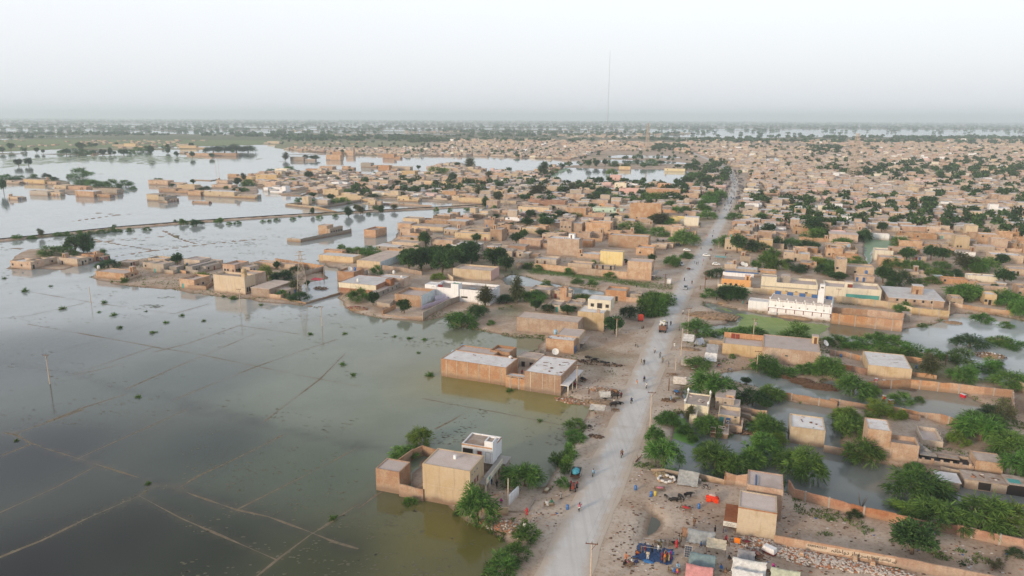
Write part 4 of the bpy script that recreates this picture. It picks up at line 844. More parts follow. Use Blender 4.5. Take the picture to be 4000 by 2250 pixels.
# complex E
hs = House('long tan house with pale roof standing in the flood beside a concrete pole', 'k', 150, 402, W0)
hs.block('k', 150, 402, 580, 455, yt=306, back=(215, 270), zb=W0, par=.1, wall='wallbuff', roof='roofwhite'); hs.block('k', 207, 250, 440, 275, h=3.2, dep=4, top=True, zb=.2, par=.3, wall='wallbrick')
hs = House('deep house with pale blue side wall and small framed windows', 'k', 625, 468)
B = hs.block('k', 625, 468, 920, 480, yt=373, back=(1120, 255), par=.1, wall='wallbuff', roof='roof'); hs.fbox(B, 'r', .02, B['d'], B['zb']-.5, B['zt']+.11, .0, .04).build('side_wall', 'wallblue', hs.e)
hs.row(B, 'r', 5, 1.2, 1., 1.1, .02, .75, mat='teal')
hs = House('small square brick house with open roof terrace holding blue tanks', 'k', 380, 640, .3)
B = hs.block('k', 380, 640, 590, 655, yt=510, back=(525, 462), zb=.3, par=.9, wall='wallbrick', roof='roof'); hs.wallrun([('k',590,640),('k',760,560)], 2.6, 'wallgrey', .4)
hs = House('house with white flat roof above cream upper and red brick lower wall', 'k', 402, 795, .2)
B = hs.block('k', 402, 795, 870, 830, yt=652, back=(690, 560), zb=.2, par=.12, wall='wallred', roof='roofwhite'); hs.fbox(B, 'f', .0, B['w'], B['zt']-2.0, B['zt']+.1, 0, .06).build('plaster_band', 'wallcream', hs.e)
hs.opening(B, 'f', .42, B['zt']-1.4, .8, .8, 'wood'); hs.raw(B['A']+PERP*(B['w']*.55)+Vector((-PERP.y,PERP.x,0))*(B['d']+.01), B['ang'], B['w']*.7, 6, B['zt']-.4, .2, .2, 'wall', 'roofwhite')
hs.raw(B['A']+PERP*(B['w']+.01)+Vector((-PERP.y,PERP.x,0))*(B['d']*.5), B['ang'], 2.4, 3.4, B['zt']+.8, .2, .1, 'wallred', 'roof')
hs = House('long narrow shed with bare grey roof between two courtyards', 'k', 770, 880, .5)
B = hs.block('k', 770, 785, 850, 805, h=2.7, top=True, back=(1230, 630), zb=.5, par=0, wall='wallgrey', roof='roof'); hs.row(B, 'r', 5, 1., .9, 1., .2, .95)
hs.wallrun([('k',885,960),('k',1040,985),('k',1095,930)], 2.1, 'wallgrey', .5); hs.opening(B, 'r', .1, .0, 1.2, 1.2, 'dark')
hs = House('tan house with pale blue side wall and a walled roof terrace', 'k', 1105, 935)
B = hs.block('k', 1105, 935, 1435, 1000, yt=795, back=(1345, 715), par=1.1, wall='wall', roof='roofpink'); hs.fbox(B, 'r', .0, B['d'], B['zb']-.5, B['zt']+1.12, .0, .05).build('side_wall', 'wallblue', hs.e)
hs.wallrun([('k',1440,1000),('k',1590,950),('k',1780,880)], 1.6, 'wallpurple'); hs.wallrun([('k',1610,900),('k',1775,870)], 2.6, 'wallpurple'); hs.opening(B, 'r', .5, .6, 1., 2., 'doorred', door=True)
bwall('low orange mud wall along the water in front of the blue-sided house', [('k',945,1000),('k',945,1080),('k',1200,1108),('k',1455,1130)], [1.6,1.1,.8,1.5], 'wall', .1, 0)
bwall('high brown wall running back from the shore to the white house', [('k',1455,1130),('k',1620,1040),('k',1800,950),('k',1925,900),('k',2160,920)], [3.,3.,3.,2.6,2.6], 'wallgrey', .3, 0)
bwall('brick wall on the left of the sandy yard', [('k',948,1075),('k',1110,1000)], 2.2, 'wallbrick', .3, 0)
hs = House('large white-painted house with square stair tower', 'k', 1560, 860)
B = hs.block('k', 1560, 860, 2290, 960, yt=705, dep=12, par=.9, wall='wallwhite', roof='roof')
hs.raw(B['A']-PERP*3.3+Vector((-PERP.y,PERP.x,0))*1.2, B['ang'], 5.2, 5, B['zt']-LZ+1.2, LZ, .1, 'wallwhite', 'roofwhite')
hs.raw(B['A']+PERP*B['w']*.36-Vector((-PERP.y,PERP.x,0))*.6, B['ang'], 3.2, 3.6, B['zt']-LZ+2.6, LZ, .25, 'wallwhite', 'algaepale')
R_ = hs.raw(B['A']+PERP*B['w']*.86-Vector((-PERP.y,PERP.x,0))*2.4, B['ang'], 4.6, 9, B['zt']-LZ+.6, LZ, .2, 'wallwhite', 'roofpink'); hs.opening(B, 'f', .58, 1.6, 2.6, .6, 'dark')
hs.add('solar_panel', B, B['w']*.6, B['w']*.6+3, 3, 5, B['zt']+.5, B['zt']+.6, 'solar'); hs.add('roof_screen', B, B['w']*.12, B['w']*.12+2., .3, .42, B['zt'], B['zt']+1.9, 'maroon')
hs = House('square house with brown front wall and faded pink side', 'k', 1835, 600)
B = hs.block('k', 1835, 600, 2310, 660, yt=475, back=(1950, 420), par=.7, wall='wallbuff', roof='roof'); hs.fbox(B, 'r', .0, B['d'], B['zb']-.5, B['zt']+.72, .0, .05).build('side_wall', 'wallpink', hs.e); hs.wallrun([('k',1770,600),('k',1835,640)], 2., 'wallbuff')
row_houses('of the row behind the walled orchard', 'k', [(1000,262,1150,222,4,'wall'),(870,245,1140,190,8,'wallgrey'),(1070,230,1400,140,9,'wallmud'),(1145,150,1420,75,7,'wall'),(1560,215,1830,110,8,'wall'),(1760,280,1880,195,5,'wallwhite'),(1880,270,2150,170,8,'wallgrey'),(2110,350,2260,290,7,'wallmud'),(2260,270,2400,200,6,'wall')])
bwall('long tan wall below the dark orchard trees', [('k',925,490),('k',1180,520),('k',1440,570)], 2.2, 'wall', .5, 4)
# island of compounds F
row_houses('on the island of compounds at left', 'j', [(175,432,440,372,8,'wall'),(655,300,810,250,6,'wallmud'),(375,325,485,285,6,'wallmud'),(690,385,800,300,7,'wallgrey'),(945,525,1080,440,10,'wall','roof'),(1340,388,1450,306,10,'wallbrick'),(985,330,1130,262,8,'wallmud'),(1000,392,1062,326,16,'wallgrey'),(1600,605,1765,520,15,'wall','roof'),(1630,340,1815,285,5,'wall'),(610,350,700,290,6,'wallmud')], .35)
hs = House('two-storey house with yellowed front and round water tower at its corner', 'j', 1260, 562, .35)
B = hs.block('j', 1260, 562, 1545, 595, yt=402, back=(1330, 372), zb=.35, par=.8, wall='wallyellow', roof='roof'); hs.row(B, 'r', 4, 1., 1., 1.9, .1, .9)
hs.raw(B['A']+PERP*(B['w']*.35)+Vector((-PERP.y,PERP.x,0))*(B['d']+.01), B['ang'], B['w']*.6, 8, B['zt']*.9, .35, .7, 'wall', 'roof'); hs.raw(B['A']+PERP*(B['w']-1.8)+Vector((-PERP.y,PERP.x,0))*.4, B['ang'], 1.7, 1.7, 2.2, B['zt'], .3, 'wallbuff', 'roof', z0=B['zt']-.2)
MB(B['T']).lathe([(1.,0),(1.05,.9),(1.,1.7),(.3,1.9)], 14, (B['w']-1, 1.2, B['zt']+2.2)).build('tank', 'wallbuff', hs.e, True)
bwall('brick compound wall at the back of the island', [('j',1820,300),('j',2050,335),('j',2260,368),('j',2262,440)], 2.6, 'wallbrick', .2, 3); bwall('grey inner wall beside the steel pylon', [('j',2000,470),('j',2090,420),('j',2262,372)], 2.6, 'wallgrey', .2, 0)
bwall('low kerb-like wall enclosing the flooded yard below the pylon', [('j',1840,632),('j',2095,675),('j',2250,630),('j',2410,585)], .9, 'wallbuff', .1, 0)
bwall('yard wall around the dark green bush on the island', [('j',1020,535),('j',1185,548),('j',1255,500)], 1.9, 'wall', .35, 0); bwall('broken mud wall at the middle of the island', [('j',850,375),('j',1000,400)], 1.6, 'wall', .35, 0)
bwall('low wall joining the island houses at left', [('j',440,470),('j',590,420)], 1.4, 'wallmud', .35, 0)
row_houses('on the small tree-covered island', 'i', [(80,82,225,32,7,'wall'),(190,84,250,30,8,'wallmud'),(430,60,560,10,6,'wallmud'),(590,30,680,-15,6,'wallbrick')], .3)
# houses in open water far left
row_houses('standing in the open flood at far left', 'o', [(240,303,450,256,8,'wallbuff'),(545,357,665,315,9,'wallbuff'),(690,367,870,326,7,'wallbrick'),(300,417,480,372,7,'wallgrey'),(760,432,945,372,9,'wall'),(80,462,180,430,5,'wallmud'),(1495,312,1690,266,9,'wall'),(1600,387,1770,346,8,'wall'),(1480,472,1600,407,9,'wallbuff'),(1600,492,1660,432,14,'wallgrey'),(1785,362,1960,311,9,'wallbuff'),(1890,422,2020,377,8,'wall'),(2060,432,2360,372,9,'wallbuff'),(2290,242,2380,206,6,'wall'),(2420,262,2600,226,8,'wallbuff'),(2180,302,2290,266,8,'wall'),(2130,342,2330,311,8,'wall'),(1930,497,2100,480,4,'wallbrick'),(480,400,600,360,6,'wallgrey'),(20,300,120,270,6,'wallmud'),(940,400,1180,350,6,'wallgrey')], W0)
row_houses('around the lake and the causeway', 'p', [(345,197,480,161,9),(705,192,850,141,9,'wall'),(765,152,860,111,8),(905,152,980,96,8,'wall'),(1275,177,1390,131,10,'wallbrick'),(1055,265,1155,221,10,'wallgrey'),(1230,302,1340,246,9,'wallbrick'),(1350,292,1550,256,9),(1465,358,1600,301,9,'wallbuff'),(500,312,630,281,9,'wallbrick'),(640,312,770,256,10,'wall'),(865,287,930,256,7),(1735,312,1860,271,9),(1880,312,2000,266,9,'wallbuff'),(0,402,210,336,10,'wallbuff'),(90,482,200,411,9,'wall'),(335,372,480,341,8),(530,502,680,466,9),(675,552,830,486,9,'wallbuff'),(1005,472,1150,416,9,'wall'),(1010,535,1160,480,9),(1425,607,1540,556,8,'wallbuff'),(1125,647,1200,596,5,'wallbuff'),(805,597,1060,551,7,'wallbuff'),(1970,607,2040,552,8,'wallbuff'),(2040,622,2390,571,5,'wallbuff'),(2030,432,2320,366,8,'wallbrick'),(2380,377,2500,331,8),(1170,452,1330,392,8,'wallmud'),(1600,345,1720,318,6,'wallwhite'),(1180,412,1290,380,6,'wallwhite'),(410,455,560,415,8,'wallmud'),(590,415,680,380,7,'wallgrey'),(1380,480,1480,440,8,'wallmud'),(1610,440,1920,400,5,'wallbuff'),(1740,480,1900,452,8),(1870,560,2010,500,8,'wall'),(2060,520,2200,470,7,'wallmud'),(1690,400,1850,365,8,'wallgrey'),(1900,360,2060,325,8,'wallmud'),(2120,330,2260,290,8),(2250,560,2360,500,8,'wallmud'),(1340,400,1430,350,8,'wallgrey'),(950,420,1080,376,7,'wallmud')], .2)
row_houses('of the cluster behind the submerged track', 'p', [(1480,832,1640,776,9,'wallbuff'),(1660,832,1920,791,9,'wall'),(1425,892,1560,826,9,'wall'),(1565,902,1880,851,9,'wallbuff'),(1925,852,2110,801,9,'wall'),(1890,942,2030,886,7,'wallmud'),(2000,985,2360,921,7,'wallbuff'),(2300,872,2400,791,8,'wallbrick'),(2360,995,2470,881,10,'wall'),(2350,742,2450,691,8,'wall'),(2110,930,2290,880,8,'wallmud'),(2400,850,2560,812,8,'wallbrick')], .3)
hs = House('flooded roadside house with four dark arches and a walled front yard', 'p', 630, 945, W0)
hs.block('p', 630, 945, 720, 955, yt=850, dep=7, zb=W0, par=.2, wall='wall', roof='roof'); B = hs.block('p', 715, 950, 745, 955, yt=885, dep=15, zb=W0, par=.1, wall='wallmud', roof='roof'); hs.row(B, 'r', 5, .9, 1.7, 1.5, .05, .95)
hs.wallrun([('p',315,1012),('p',450,1022),('p',960,925),('p',955,905)], [2.2,2.2,2.6,2.6], 'wallgrey', W0)
hs = House('square roofless brick box standing alone in the flood', 'p', 1088, 972, W0); B = hs.block('p', 1088, 972, 1205, 980, yt=892, dep=14, zb=W0, par=.9, wall='wallbrick', roof='roof'); hs.clutter(B, 5)
hs = House('flooded walled farm compound with a tall square gatehouse', 'p', 465, 645, W0); hs.block('p', 465, 645, 530, 650, yt=560, dep=5, zb=W0, par=.4, wall='wallbuff'); hs.block('p', 600, 640, 720, 640, yt=590, dep=9, zb=W0, par=.1, wall='wallmud', roof='roofwhite')
hs.wallrun([('p',620,625),('p',297,652),('p',625,690),('p',820,722)], [1.8,1.8,2.2,.8], 'wallbuff', W0); hs.wallrun([('p',628,690),('p',1060,612)], 2.2, 'wallgrey', W0)
bwall('straight red brick wall with piers crossing the flooded field', [('p',1210,640),('p',1500,652),('p',1765,664)], 1.5, 'wallbrick', W0, 6); bwall('low submerged wall around a flooded plot above the causeway', [('p',255,548),('p',450,556),('p',560,520)], 1., 'wallbuff', W0, 0)
bwall('low ruined wall ring standing in the lake', [('o',1950,268),('o',2120,275),('o',2215,262)], 1., 'wallgrey', W0, 0)
# mid town left of the road
hs = House('tall three-storey brick house with black and white balustrade on its roof', 'l', 685, 420)
B = hs.block('l', 685, 420, 1040, 445, yt=228, dep=9, par=.5, wall='wall', roof='roofwhite')
for k in range(4): hs.fbox(B, 'f', B['w']*k/3-.0 if k else .02, B['w']*k/3+.2, B['zb']-.5, B['zt']+.4, 0, .06).build('pilaster', 'wallbuff', hs.e)
hs.cabin(B, .75, .8, 3.6, 3, 2.3, 'wallwhite', 'roofwhite'); 
for k in range(9): hs.add('baluster', B, B['w']*.5+k*.5, B['w']*.5+k*.5+.2, .8, 1., B['zt'], B['zt']+1., 'black' if k % 2 else 'wallwhite')
hs = House('bright yellow house with flat grey roof', 'l', 1285, 530); B = hs.block('l', 1285, 530, 1540, 545, yt=376, back=(1320, 360), dep=8, par=.1, wall='wallcanary', roof='roofpink'); hs.wallrun([('l',1540,545),('l',1600,520)], 2.2, 'wallpink')
hs = House('corner shop with grey shuttered side at the mouth of the lane', 'l', 1590, 695, cat='shop'); B = hs.block('l', 1590, 695, 1862, 725, yt=490, dep=8, par=.15, wall='wall', roof='roofpink'); hs.row(B, 'r', 3, .2, 1.5, 2.3, mat='bluepaint', door=True); hs.row(B, 'r', 2, 4., 1.4, 1.5, mat='dark'); hs.fbox(B, 'r', .1, B['d']+5, 3., 3.2, 0, 1.8).build('awning', 'concrete', hs.e)
bwall('long high brick wall facing the green ditch', [('l',345,560),('l',560,585),('l',1000,640),('l',1300,670),('l',1590,700)], [2.4,3.,3.4,3.4,3.6], 'wall', .5, 0); bwall('short wall between the orchard and the ditch', [('l',345,595),('l',470,545)], 1.8, 'wallmud', .5, 0)
row_houses('between the lane and the three-storey house', 'l', [(45,262,175,130,9,'wall'),(545,525,790,460,9,'wallmud','roofwhite'),(920,565,1190,512,7,'wallmud','roofpink'),(1025,455,1280,402,8,'wall','roofwhite'),(350,455,480,398,6,'wallmud'),(250,395,440,312,7,'wallbrick'),(370,345,610,245,7,'wallbrick'),(150,440,290,370,8,'wallmud'),(0,380,120,310,8,'wallgrey'),(610,330,690,255,7,'wall'),(1050,330,1200,255,7,'wallbrick')])
row_houses('up the left side of the road', 'l', [(830,188,960,36,9,'wall'),(960,190,1080,60,8,'wall'),(1120,200,1400,52,9,'wall'),(1380,330,1830,192,8,'wall'),(1690,425,1890,335,10,'wall','roofpink'),(1480,125,1880,55,7,'wallmud'),(2065,145,2200,88,8,'wall'),(1915,285,2110,245,8,'wallgrey'),(2000,345,2110,295,6,'wall')])
row_houses('around the sandy plot by the left pond', 'l', [(1345,935,1580,815,7,'wallbrick'),(490,905,720,805,8,'wallmud'),(832,945,905,792,3,'wallbrick'),(690,1060,830,980,8,'wallmud','roof'),(900,1060,1080,970,7,'wallgrey'),(720,900,840,830,7,'wall')])
hs = House('white kiosk on the roadside left of the lane', 'l', 2045, 752, cat='kiosk', name='kiosk'); hs.block('l', 2045, 752, 2085, 755, yt=697, dep=2, par=0, wall='wallwhite', roof='roofwhite')
row_houses('between the reservoir and the road trees', 'q', [(65,417,200,361,8),(205,417,345,372,8,'wallbuff'),(415,407,540,376,7),(1380,432,1500,381,5,'wallpink'),(1290,522,1390,466,8,'wallpink'),(1480,602,1700,531,9,'wallpink'),(1780,622,2160,531,9,'wallbrick'),(1910,542,2050,476,8,'wallbrick'),(2210,662,2370,591,8,'wall'),(1990,335,2220,306,6,'wallcanary'),(1085,612,1220,551,8),(465,722,600,651,8,'wallred'),(590,732,880,667,9,'wallred'),(355,792,700,732,9,'wallbuff'),(690,772,950,722,8),(880,845,1110,742,8,'wall'),(1185,800,1420,745,8,'wallgreen'),(1260,745,1340,702,5,'wallorange'),(1597,880,1945,700,8,'wall'),(1950,802,2070,762,7),(2200,845,2340,792,6,'wall'),(2050,902,2240,852,8,'wallcanary'),(400,622,480,560,7),(0,745,120,668,8,'wall'),(1480,322,1610,286,6,'wallbuff'),(670,562,920,500,6,'wallmud'),(0,600,180,555,7,'wallbuff'),(1020,520,1200,470,6),(930,640,1060,545,6,'wallgrey'),(780,560,900,515,6,'wallwhite'),(1440,860,1600,800,8,'wallmud'),(790,910,900,860,6,'wallmud'),(1110,850,1180,790,6,'wallbrick'),(210,890,370,860,5,'wallwhite'),(20,870,200,840,6,'wallgrey'),(1990,690,2150,640,6,'wallmud'),(1430,545,1560,470,6,'wallcream')])
# ------------------------------------------------------------------ right of the road
# clinic and its yard
hs = House('two-block brick clinic with rusty tin porch and hand-painted sign', 'b', 1500, 1100, cat='clinic', name='clinic')
B = hs.block('b', 1505, 1090, 1840, 1190, yt=845, back=(1545, 700), par=.15, wall='wallbuff', roof='roofpink'); hs.opening(B, 'r', .12, .9, .7, 1.2, 'dark')
hs.fbox(B, 'f', 0, B['w'], B['zt']-.05, B['zt']+.16, 0, .06).build('brick_edge', 'wallred', hs.e)
hs.fbox(B, 'l', 0, B['d']*.95, 2.9, 3.05, 0, 2.2).build('porch_roof', 'rust', hs.e)
hs.fbox(B, 'l', B['d']*.9, B['d']*.98, 2.1, 3.0, .05, 2.3)
m = hs.fbox(B, 'f', -2.3, -.02, 2.05, 2.95, -.08, .0); sg = m.build('sign', 'signboard', hs.e)
for k in range(2): hs.fbox(B, 'f', -2.25+k*.05, -2.15+k*.05, LZ-.5, 2.9, -2.*k-.2, -2.*k-.1).build('porch_post', 'wood', hs.e)
for row, (z, a, n) in enumerate(((2.62, -1.9, 9), (2.38, -2.1, 14), (2.2, -1.7, 9))):
    m = MB(B['T'])
    for k in range(n): x = a+k*.13; m.box(x, x+.08+.04*(k%3 == 0), -.035, -.002+.0, z, z+.06+.05*(k % 2)) if False else hs.fbox(B, 'f', x, x+.09, z, z+.05+.05*(k*7%3)/2, .0, .012, m)
    m.build('lettering', 'ink', sg)
la = B['A'] + Vector((-PERP.y, PERP.x, 0))*(B['d']+1.2) + PERP*1.2
C = hs.raw(la, B['ang'], B['w']*.98, 6.2, B['zt']-LZ+.7, LZ, .15, 'wallbrick', 'roofpink'); hs.add('roof_pipe', C, 1.4, 1.6, .5, 4.5, C['zt']+.02, C['zt']+.2, 'bluepaint'); hs.add('roof_pipe', C, 1.75, 1.95, .5, 4.2, C['zt']+.02, C['zt']+.2, 'steel')
hs.wallrun([('b',1420,640),('b',1500,650),('b',1590,665)], [2.4, 2.0, 2.6], 'wallbrick')
# long painted wall
P0 = G('b',1838,1185,LZ); P1 = G('c',880,1372,LZ); P2 = G('c',1750,1545,LZ)
pw = empty('boundary_wall', (P0.x, P0.y, 0), label='orange brick wall with a painted advertisement in black script', cat='wall', kind='thing'); off = Vector((P0.x, P0.y, 0))
wall_run(pw, [P0-off, P1-off, P2-off], 2.0, 'wallbrick', LZ, .25, 0, 'wall_section', .06)
d = (P1-P0).normalized(); ang = math.atan2(d.y, d.x); L = (P1-P0).length; nrm = Vector((d.y, -d.x, 0))
pan = MB((0,0,ang)); pan.box(L*.27, L*.995, -.142, -.1, LZ+.62, LZ+1.62); pan.build('painted_panel', 'painted', pw)
for k in range(1, 9): MB((0,0,ang)).box(L*k/9-.12, L*k/9+.12, -.2, -.1, LZ-.5, LZ+.62).build('pier', 'wallbrick', pw)
def arabic(s):
    """shape Arabic/Urdu letters into joined forms, laid left to right for the text object"""
    import unicodedata
    F = {'س':'ﺱﺲﺳﺴ','ر':'ﺭﺮﺭﺮ','ف':'ﻑﻒﻓﻔ','ا':'ﺍﺎﺍﺎ','ز':'ﺯﺰﺯﺰ','د':'ﺩﺪﺩﺪ','و':'ﻭﻮﻭﻮ','خ':'ﺥﺦﺧﺨ','ن':'ﻥﻦﻧﻨ','ہ':'ﮦﮧﮨﮩ','ب':'ﺏﺐﺑﺒ','ے':'ﮮﮯﮮﮯ','ل':'ﻝﻞﻟﻠ','ی':'ﯼﯽﯾﯿ','ک':'ﮎﮏﮐﮑ','ع':'ﻉﻊﻋﻌ','ج':'ﺝﺞﺟﺠ'}
    nj = set('راز دوے() '); out = []
    for i, ch in enumerate(s):
        if ch not in F: out.append({'(':')',')':'('}.get(ch, ch)); continue
        pj = i > 0 and s[i-1] in F and s[i-1] not in 'رازدوے'; nx = i+1 < len(s) and s[i+1] in F and ch not in 'رازدوے'
        out.append(F[ch][(1 if pj else 0) + (2 if nx else 0)])
    return ''.join(reversed(out))
def lettering(s, x, z, size, shear=0.):
    cu = bpy.data.curves.new('lettering', 'FONT'); cu.body = s; cu.size = size; cu.extrude = .006; cu.align_x = 'CENTER'; cu.offset = .012; cu.materials.append(MATS['ink'])
    tmp = bpy.data.objects.new('lettering', cu); me = bpy.data.meshes.new_from_object(tmp); bpy.data.objects.remove(tmp)
    o = link('lettering', me, pw); o.matrix_local = Matrix.Rotation(ang, 4, 'Z') @ Matrix.Translation((x, -.155, z)) @ Matrix.Rotation(PI/2, 4, 'X'); return o
lettering('03002423313', L*.36, LZ+1.15, .55); lettering(arabic('سرفراز دواخانہ'), L*.63, LZ+.85, .98); lettering(arabic('(بے اولادی کا علاج)'), L*.89, LZ+.92, .62)
bwall('red brick wall with concrete piers dividing the pond from the bare yard', [('b',1960,690),('c',0,770),('c',500,900),('c',880,985),('c',1080,1040),('c',1420,1090),('c',2030,1230)], [2.,2.,1.9,1.9,1.9,2.,2.], 'wallred', LZ, 4.2)
bwall('low crumbling mud kerb behind the tents', [('b',770,530),('b',880,545),('b',1030,570),('b',1200,590),('b',1410,640)], [.5,.8,.6,.8,.7], 'wallmud', LZ, 0)
bwall('broken wall beside the last tarpaulin shelter', [('b',1405,640),('b',1412,600)], 1.6, 'wallbrick', LZ, 0)
# cream domed-corner house by the road and its neighbours
hs = House('cream mosque-like house with small corner turrets beside the road bend of trees', 'd', 412, 1255)
B = hs.block('d', 412, 1255, 640, 1300, yt=1150, dep=8, par=.3, wall='wallcream', roof='roof'); hs.block('d', 462, 1322, 530, 1335, yt=1250, dep=4, zb=.4, par=.1, wall='wallcream', roof='roof'); hs.clutter(B, 6)
for u, v in ((0,0),(1,0),(0,1),(1,1)): MB(B['T']).lathe([(.22,0),(.22,.7),(.32,.75),(.3,1.),(.12,1.25),(.02,1.5)], 10, (u*(B['w']-.3)+.15, v*(B['d']-.3)+.15, B['zt']+.2)).build('turret', 'wallwhite', hs.e, True)
row_houses('huddled behind the cream turreted house', 'd', [(705,1215,880,1085,6,'wallmud'),(790,1235,930,1165,5,'wallmud'),(730,1345,935,1250,6,'wallbuff'),(780,1400,960,1345,4,'wall'),(668,1449,825,1415,4,'wallmud')], .4, False)
bwall('ruined brick room with a red door standing in the water', [('d',930,1235),('d',1060,1260),('d',1190,1275)], 1.7, 'wallbrick', .2, 0); bwall('grey wall under the ruined room', [('d',940,1290),('d',1100,1330)], 1.5, 'wallgrey', .2, 0)
hs = House('small tan house with white-stained roof and beam ends poking out', 'd', 1420, 1470, .2); B = hs.block('d', 1420, 1375, 1750, 1440, h=3.6, dep=8, top=True, zb=.2, par=.25, wall='wallbuff', roof='roofwhite'); hs.clutter(B, 6); hs.opening(B, 'r', .3, .5, 1., 1.9, 'dark', door=True)
for k in range(5): hs.fbox(B, 'r', B['d']*(.2+.15*k), B['d']*(.2+.15*k)+.12, B['zt']-.35, B['zt']-.23, 0, .7).build('beam_end', 'bone', hs.e)
hs = House('tan house with bright white roof, blue drum terrace and dark roofless rooms', 'c', 617, 430, .1)
B = hs.block('c', 617, 430, 820, 470, yt=165, dep=6.5, zb=.1, par=.15, wall='wall', roof='roofwhite'); hs.clutter(B, 2)
B2 = hs.raw(B['A']+PERP*(B['w']+.01)+Vector((-PERP.y,PERP.x,0))*.2, B['ang'], 5.6, 4.6, 3.6, .1, 1.0, 'wall', 'roof')
B3 = hs.raw(B['A']+PERP*(B['w']+5.7)-Vector((-PERP.y,PERP.x,0))*.1, B['ang'], 10.3, 4.6, 1.2, .1, .6, 'wall', 'dark')
for k in range(6): hs.fbox(B3, 'f', .6+k*1.75, 1.1+k*1.75, 1.2, 2.3, -.24, .02).build('pier', 'wall', hs.e)
for k in range(4): hs.add('roof_rail', B3, .3+k*.0, 3.6, .8+k*.5, .9+k*.5, 2.5, 2.6, 'steel')
hs.add('washing', B3, 4.2, 8.2, 2.6, 4.2, 1.7, 1.9, 'rubbleroof'); hs.add('blue_cloth', B3, .3, 2.4, 3.0, 4.2, 1.75, 1.95, 'bluepaint')
B4 = hs.raw(B['A']+PERP*(B['w']+16.1)-Vector((-PERP.y,PERP.x,0))*.3, B['ang'], 5.0, 5, 3.2, .1, .1, 'wall', 'roof')
for k in range(4): hs.fbox(B4, 'r', .8+k, .92+k, 3., 3.12, 0, .6).build('beam_end', 'bone', hs.e)
hs.wallrun([('c',265,365),('c',440,400),('c',617,432)], [1.6, 1.7, 1.8], 'wallbrick', .1)
st = MB(B2['T'])
for k in range(7): st.box(B2['w']+.1+k*.45, B2['w']+.55+k*.45, 3.6, 4.5, .5, 3.9-k*.3)
st.build('stair', 'concrete', hs.e)
row_houses('behind the white-roofed tan house', 'c', [(1115,330,1295,260,8,'wallmud','roofpink')], .3, False)
hs = House('leaning shed with blue-grey tarpaulin roof in the water', 'c', 1250, 660, .0, cat='shed', name='shed'); B = hs.block('c', 1250, 690, 1440, 720, yt=610, dep=4, zb=0, par=0, wall='wallmud', roof='roofwhite'); hs.opening(B, 'r', .5, .2, 1., 1.6, 'dark', door=True); hs.wallrun([('c',1275,560),('c',1475,600)], 1.7, 'wallmud', .2)
hs = House('row of low mud sheds with patched green and grey roofs', 'c', 1480, 700, .1, cat='shed', name='shed'); B = hs.block('c', 1480, 680, 1850, 725, yt=600, dep=4, zb=.1, par=0, wall='wallmud', roof='rubbleroof'); hs.opening(B, 'f', .48, .1, 2.2, 1.6, 'dark', door=True); B2 = hs.raw(B['A']+PERP*(B['w']+.05), B['ang'], 4.2, 4., 2.3, .1, 0, 'dark', 'rubbleroof'); hs.add('green_sheet', B2, .3, 2.4, .5, 2.2, B2['zt']+.01, B2['zt']+.05, 'teal'); hs.clutter(B, 8)
bwall('mud wall behind the low sheds', [('c',1615,530),('c',1830,575)], 2.2, 'wallbrick', .2, 4)
bwall('long brick wall with tall panels between the flooded lots', [('c',850,20),('c',1080,70),('c',1270,130),('c',1450,190),('c',1700,240),('c',2040,330)], [1.6,1.6,2.8,2.8,2.6,2.6], 'wallbrick', .2, 4)
bwall('long orange brick wall between the two ponds', [('d',1345,1110),('d',1600,1155),('d',1850,1200),('e',100,1170),('e',440,1230),('e',700,1290),('e',940,1340)], 2.1, 'wallbrick', 0, 4.4)
bwall('tall tan wall with arched lower panels at the head of the flooded yard', [('e',455,1010),('e',860,1000),('e',1225,1040),('e',1550,1085),('e',1815,1110),('e',1826,1300)], [2.2,2.4,2.6,2.7,2.7,2.7], 'wallbrick', .2, 4.4)
bwall('broken brick wall running down to the bushes', [('e',1880,1030),('e',1932,1060),('e',1960,1400)], 2.8, 'wallbuff', .3, 4)
hs = House('plain plastered house with bright white roof beside the long wall', 'e', 450, 905, .2); B = hs.block('e', 450, 905, 862, 950, yt=785, back=(510, 662), zb=.2, par=.12, wall='wallbuff', roof='roofwhite'); hs.clutter(B, 3); hs.wallrun([('e',870,900),('e',1100,935)], 1.8, 'wallbrick', .3); hs.wallrun([('e',800,760),('e',960,790)], 2.2, 'wallbrick', .4)
bwall('brick terrace wall holding the paved roof yard', [('e',120,840),('e',300,865),('e',450,900)], 2.4, 'wallred', .2, 0); bwall('brown back wall of the paved terrace', [('e',100,700),('e',250,720),('e',345,745),('e',450,770)], 2., 'wallbrick', .5, 3)
hs = House('low tan house with red-curtained roofless room facing the tents', 'd', 772, 690); B = hs.block('d', 772, 690, 1150, 740, yt=580, dep=7.5, par=.25, wall='wallbuff', roof='roofpink')
hs.fbox(B, 'b', 0, B['w'], B['zt'], B['zt']+1.8, -.24, 0).build('back_wall', 'wallbrick', hs.e); hs.add('curtain', B, 2.2, 3.3, B['d']-.5, B['d']-.4, B['zt'], B['zt']+1.6, 'doorred'); hs.add('curtain', B, 3.6, 4.6, B['d']-.5, B['d']-.4, B['zt'], B['zt']+1.5, 'doorred')
hs = House('large plain house with grey plastered roof and two white satellite dishes', 'd', 1150, 760); B = hs.block('d', 1150, 760, 1690, 800, yt=615, back=(1225, 500), par=.15, wall='wall', roof='roofpink'); hs.opening(B, 'f', .42, 2.6, .8, .35); hs.cabin(B, 1., .8, 2.2, 3, 2.2, 'wallbuff'); hs.raw(B['A']+PERP*(B['w']+.1)+Vector((-PERP.y,PERP.x,0))*2, B['ang'], 2.6, 4, 2.8, LZ, 0, 'wallgrey', 'roof')
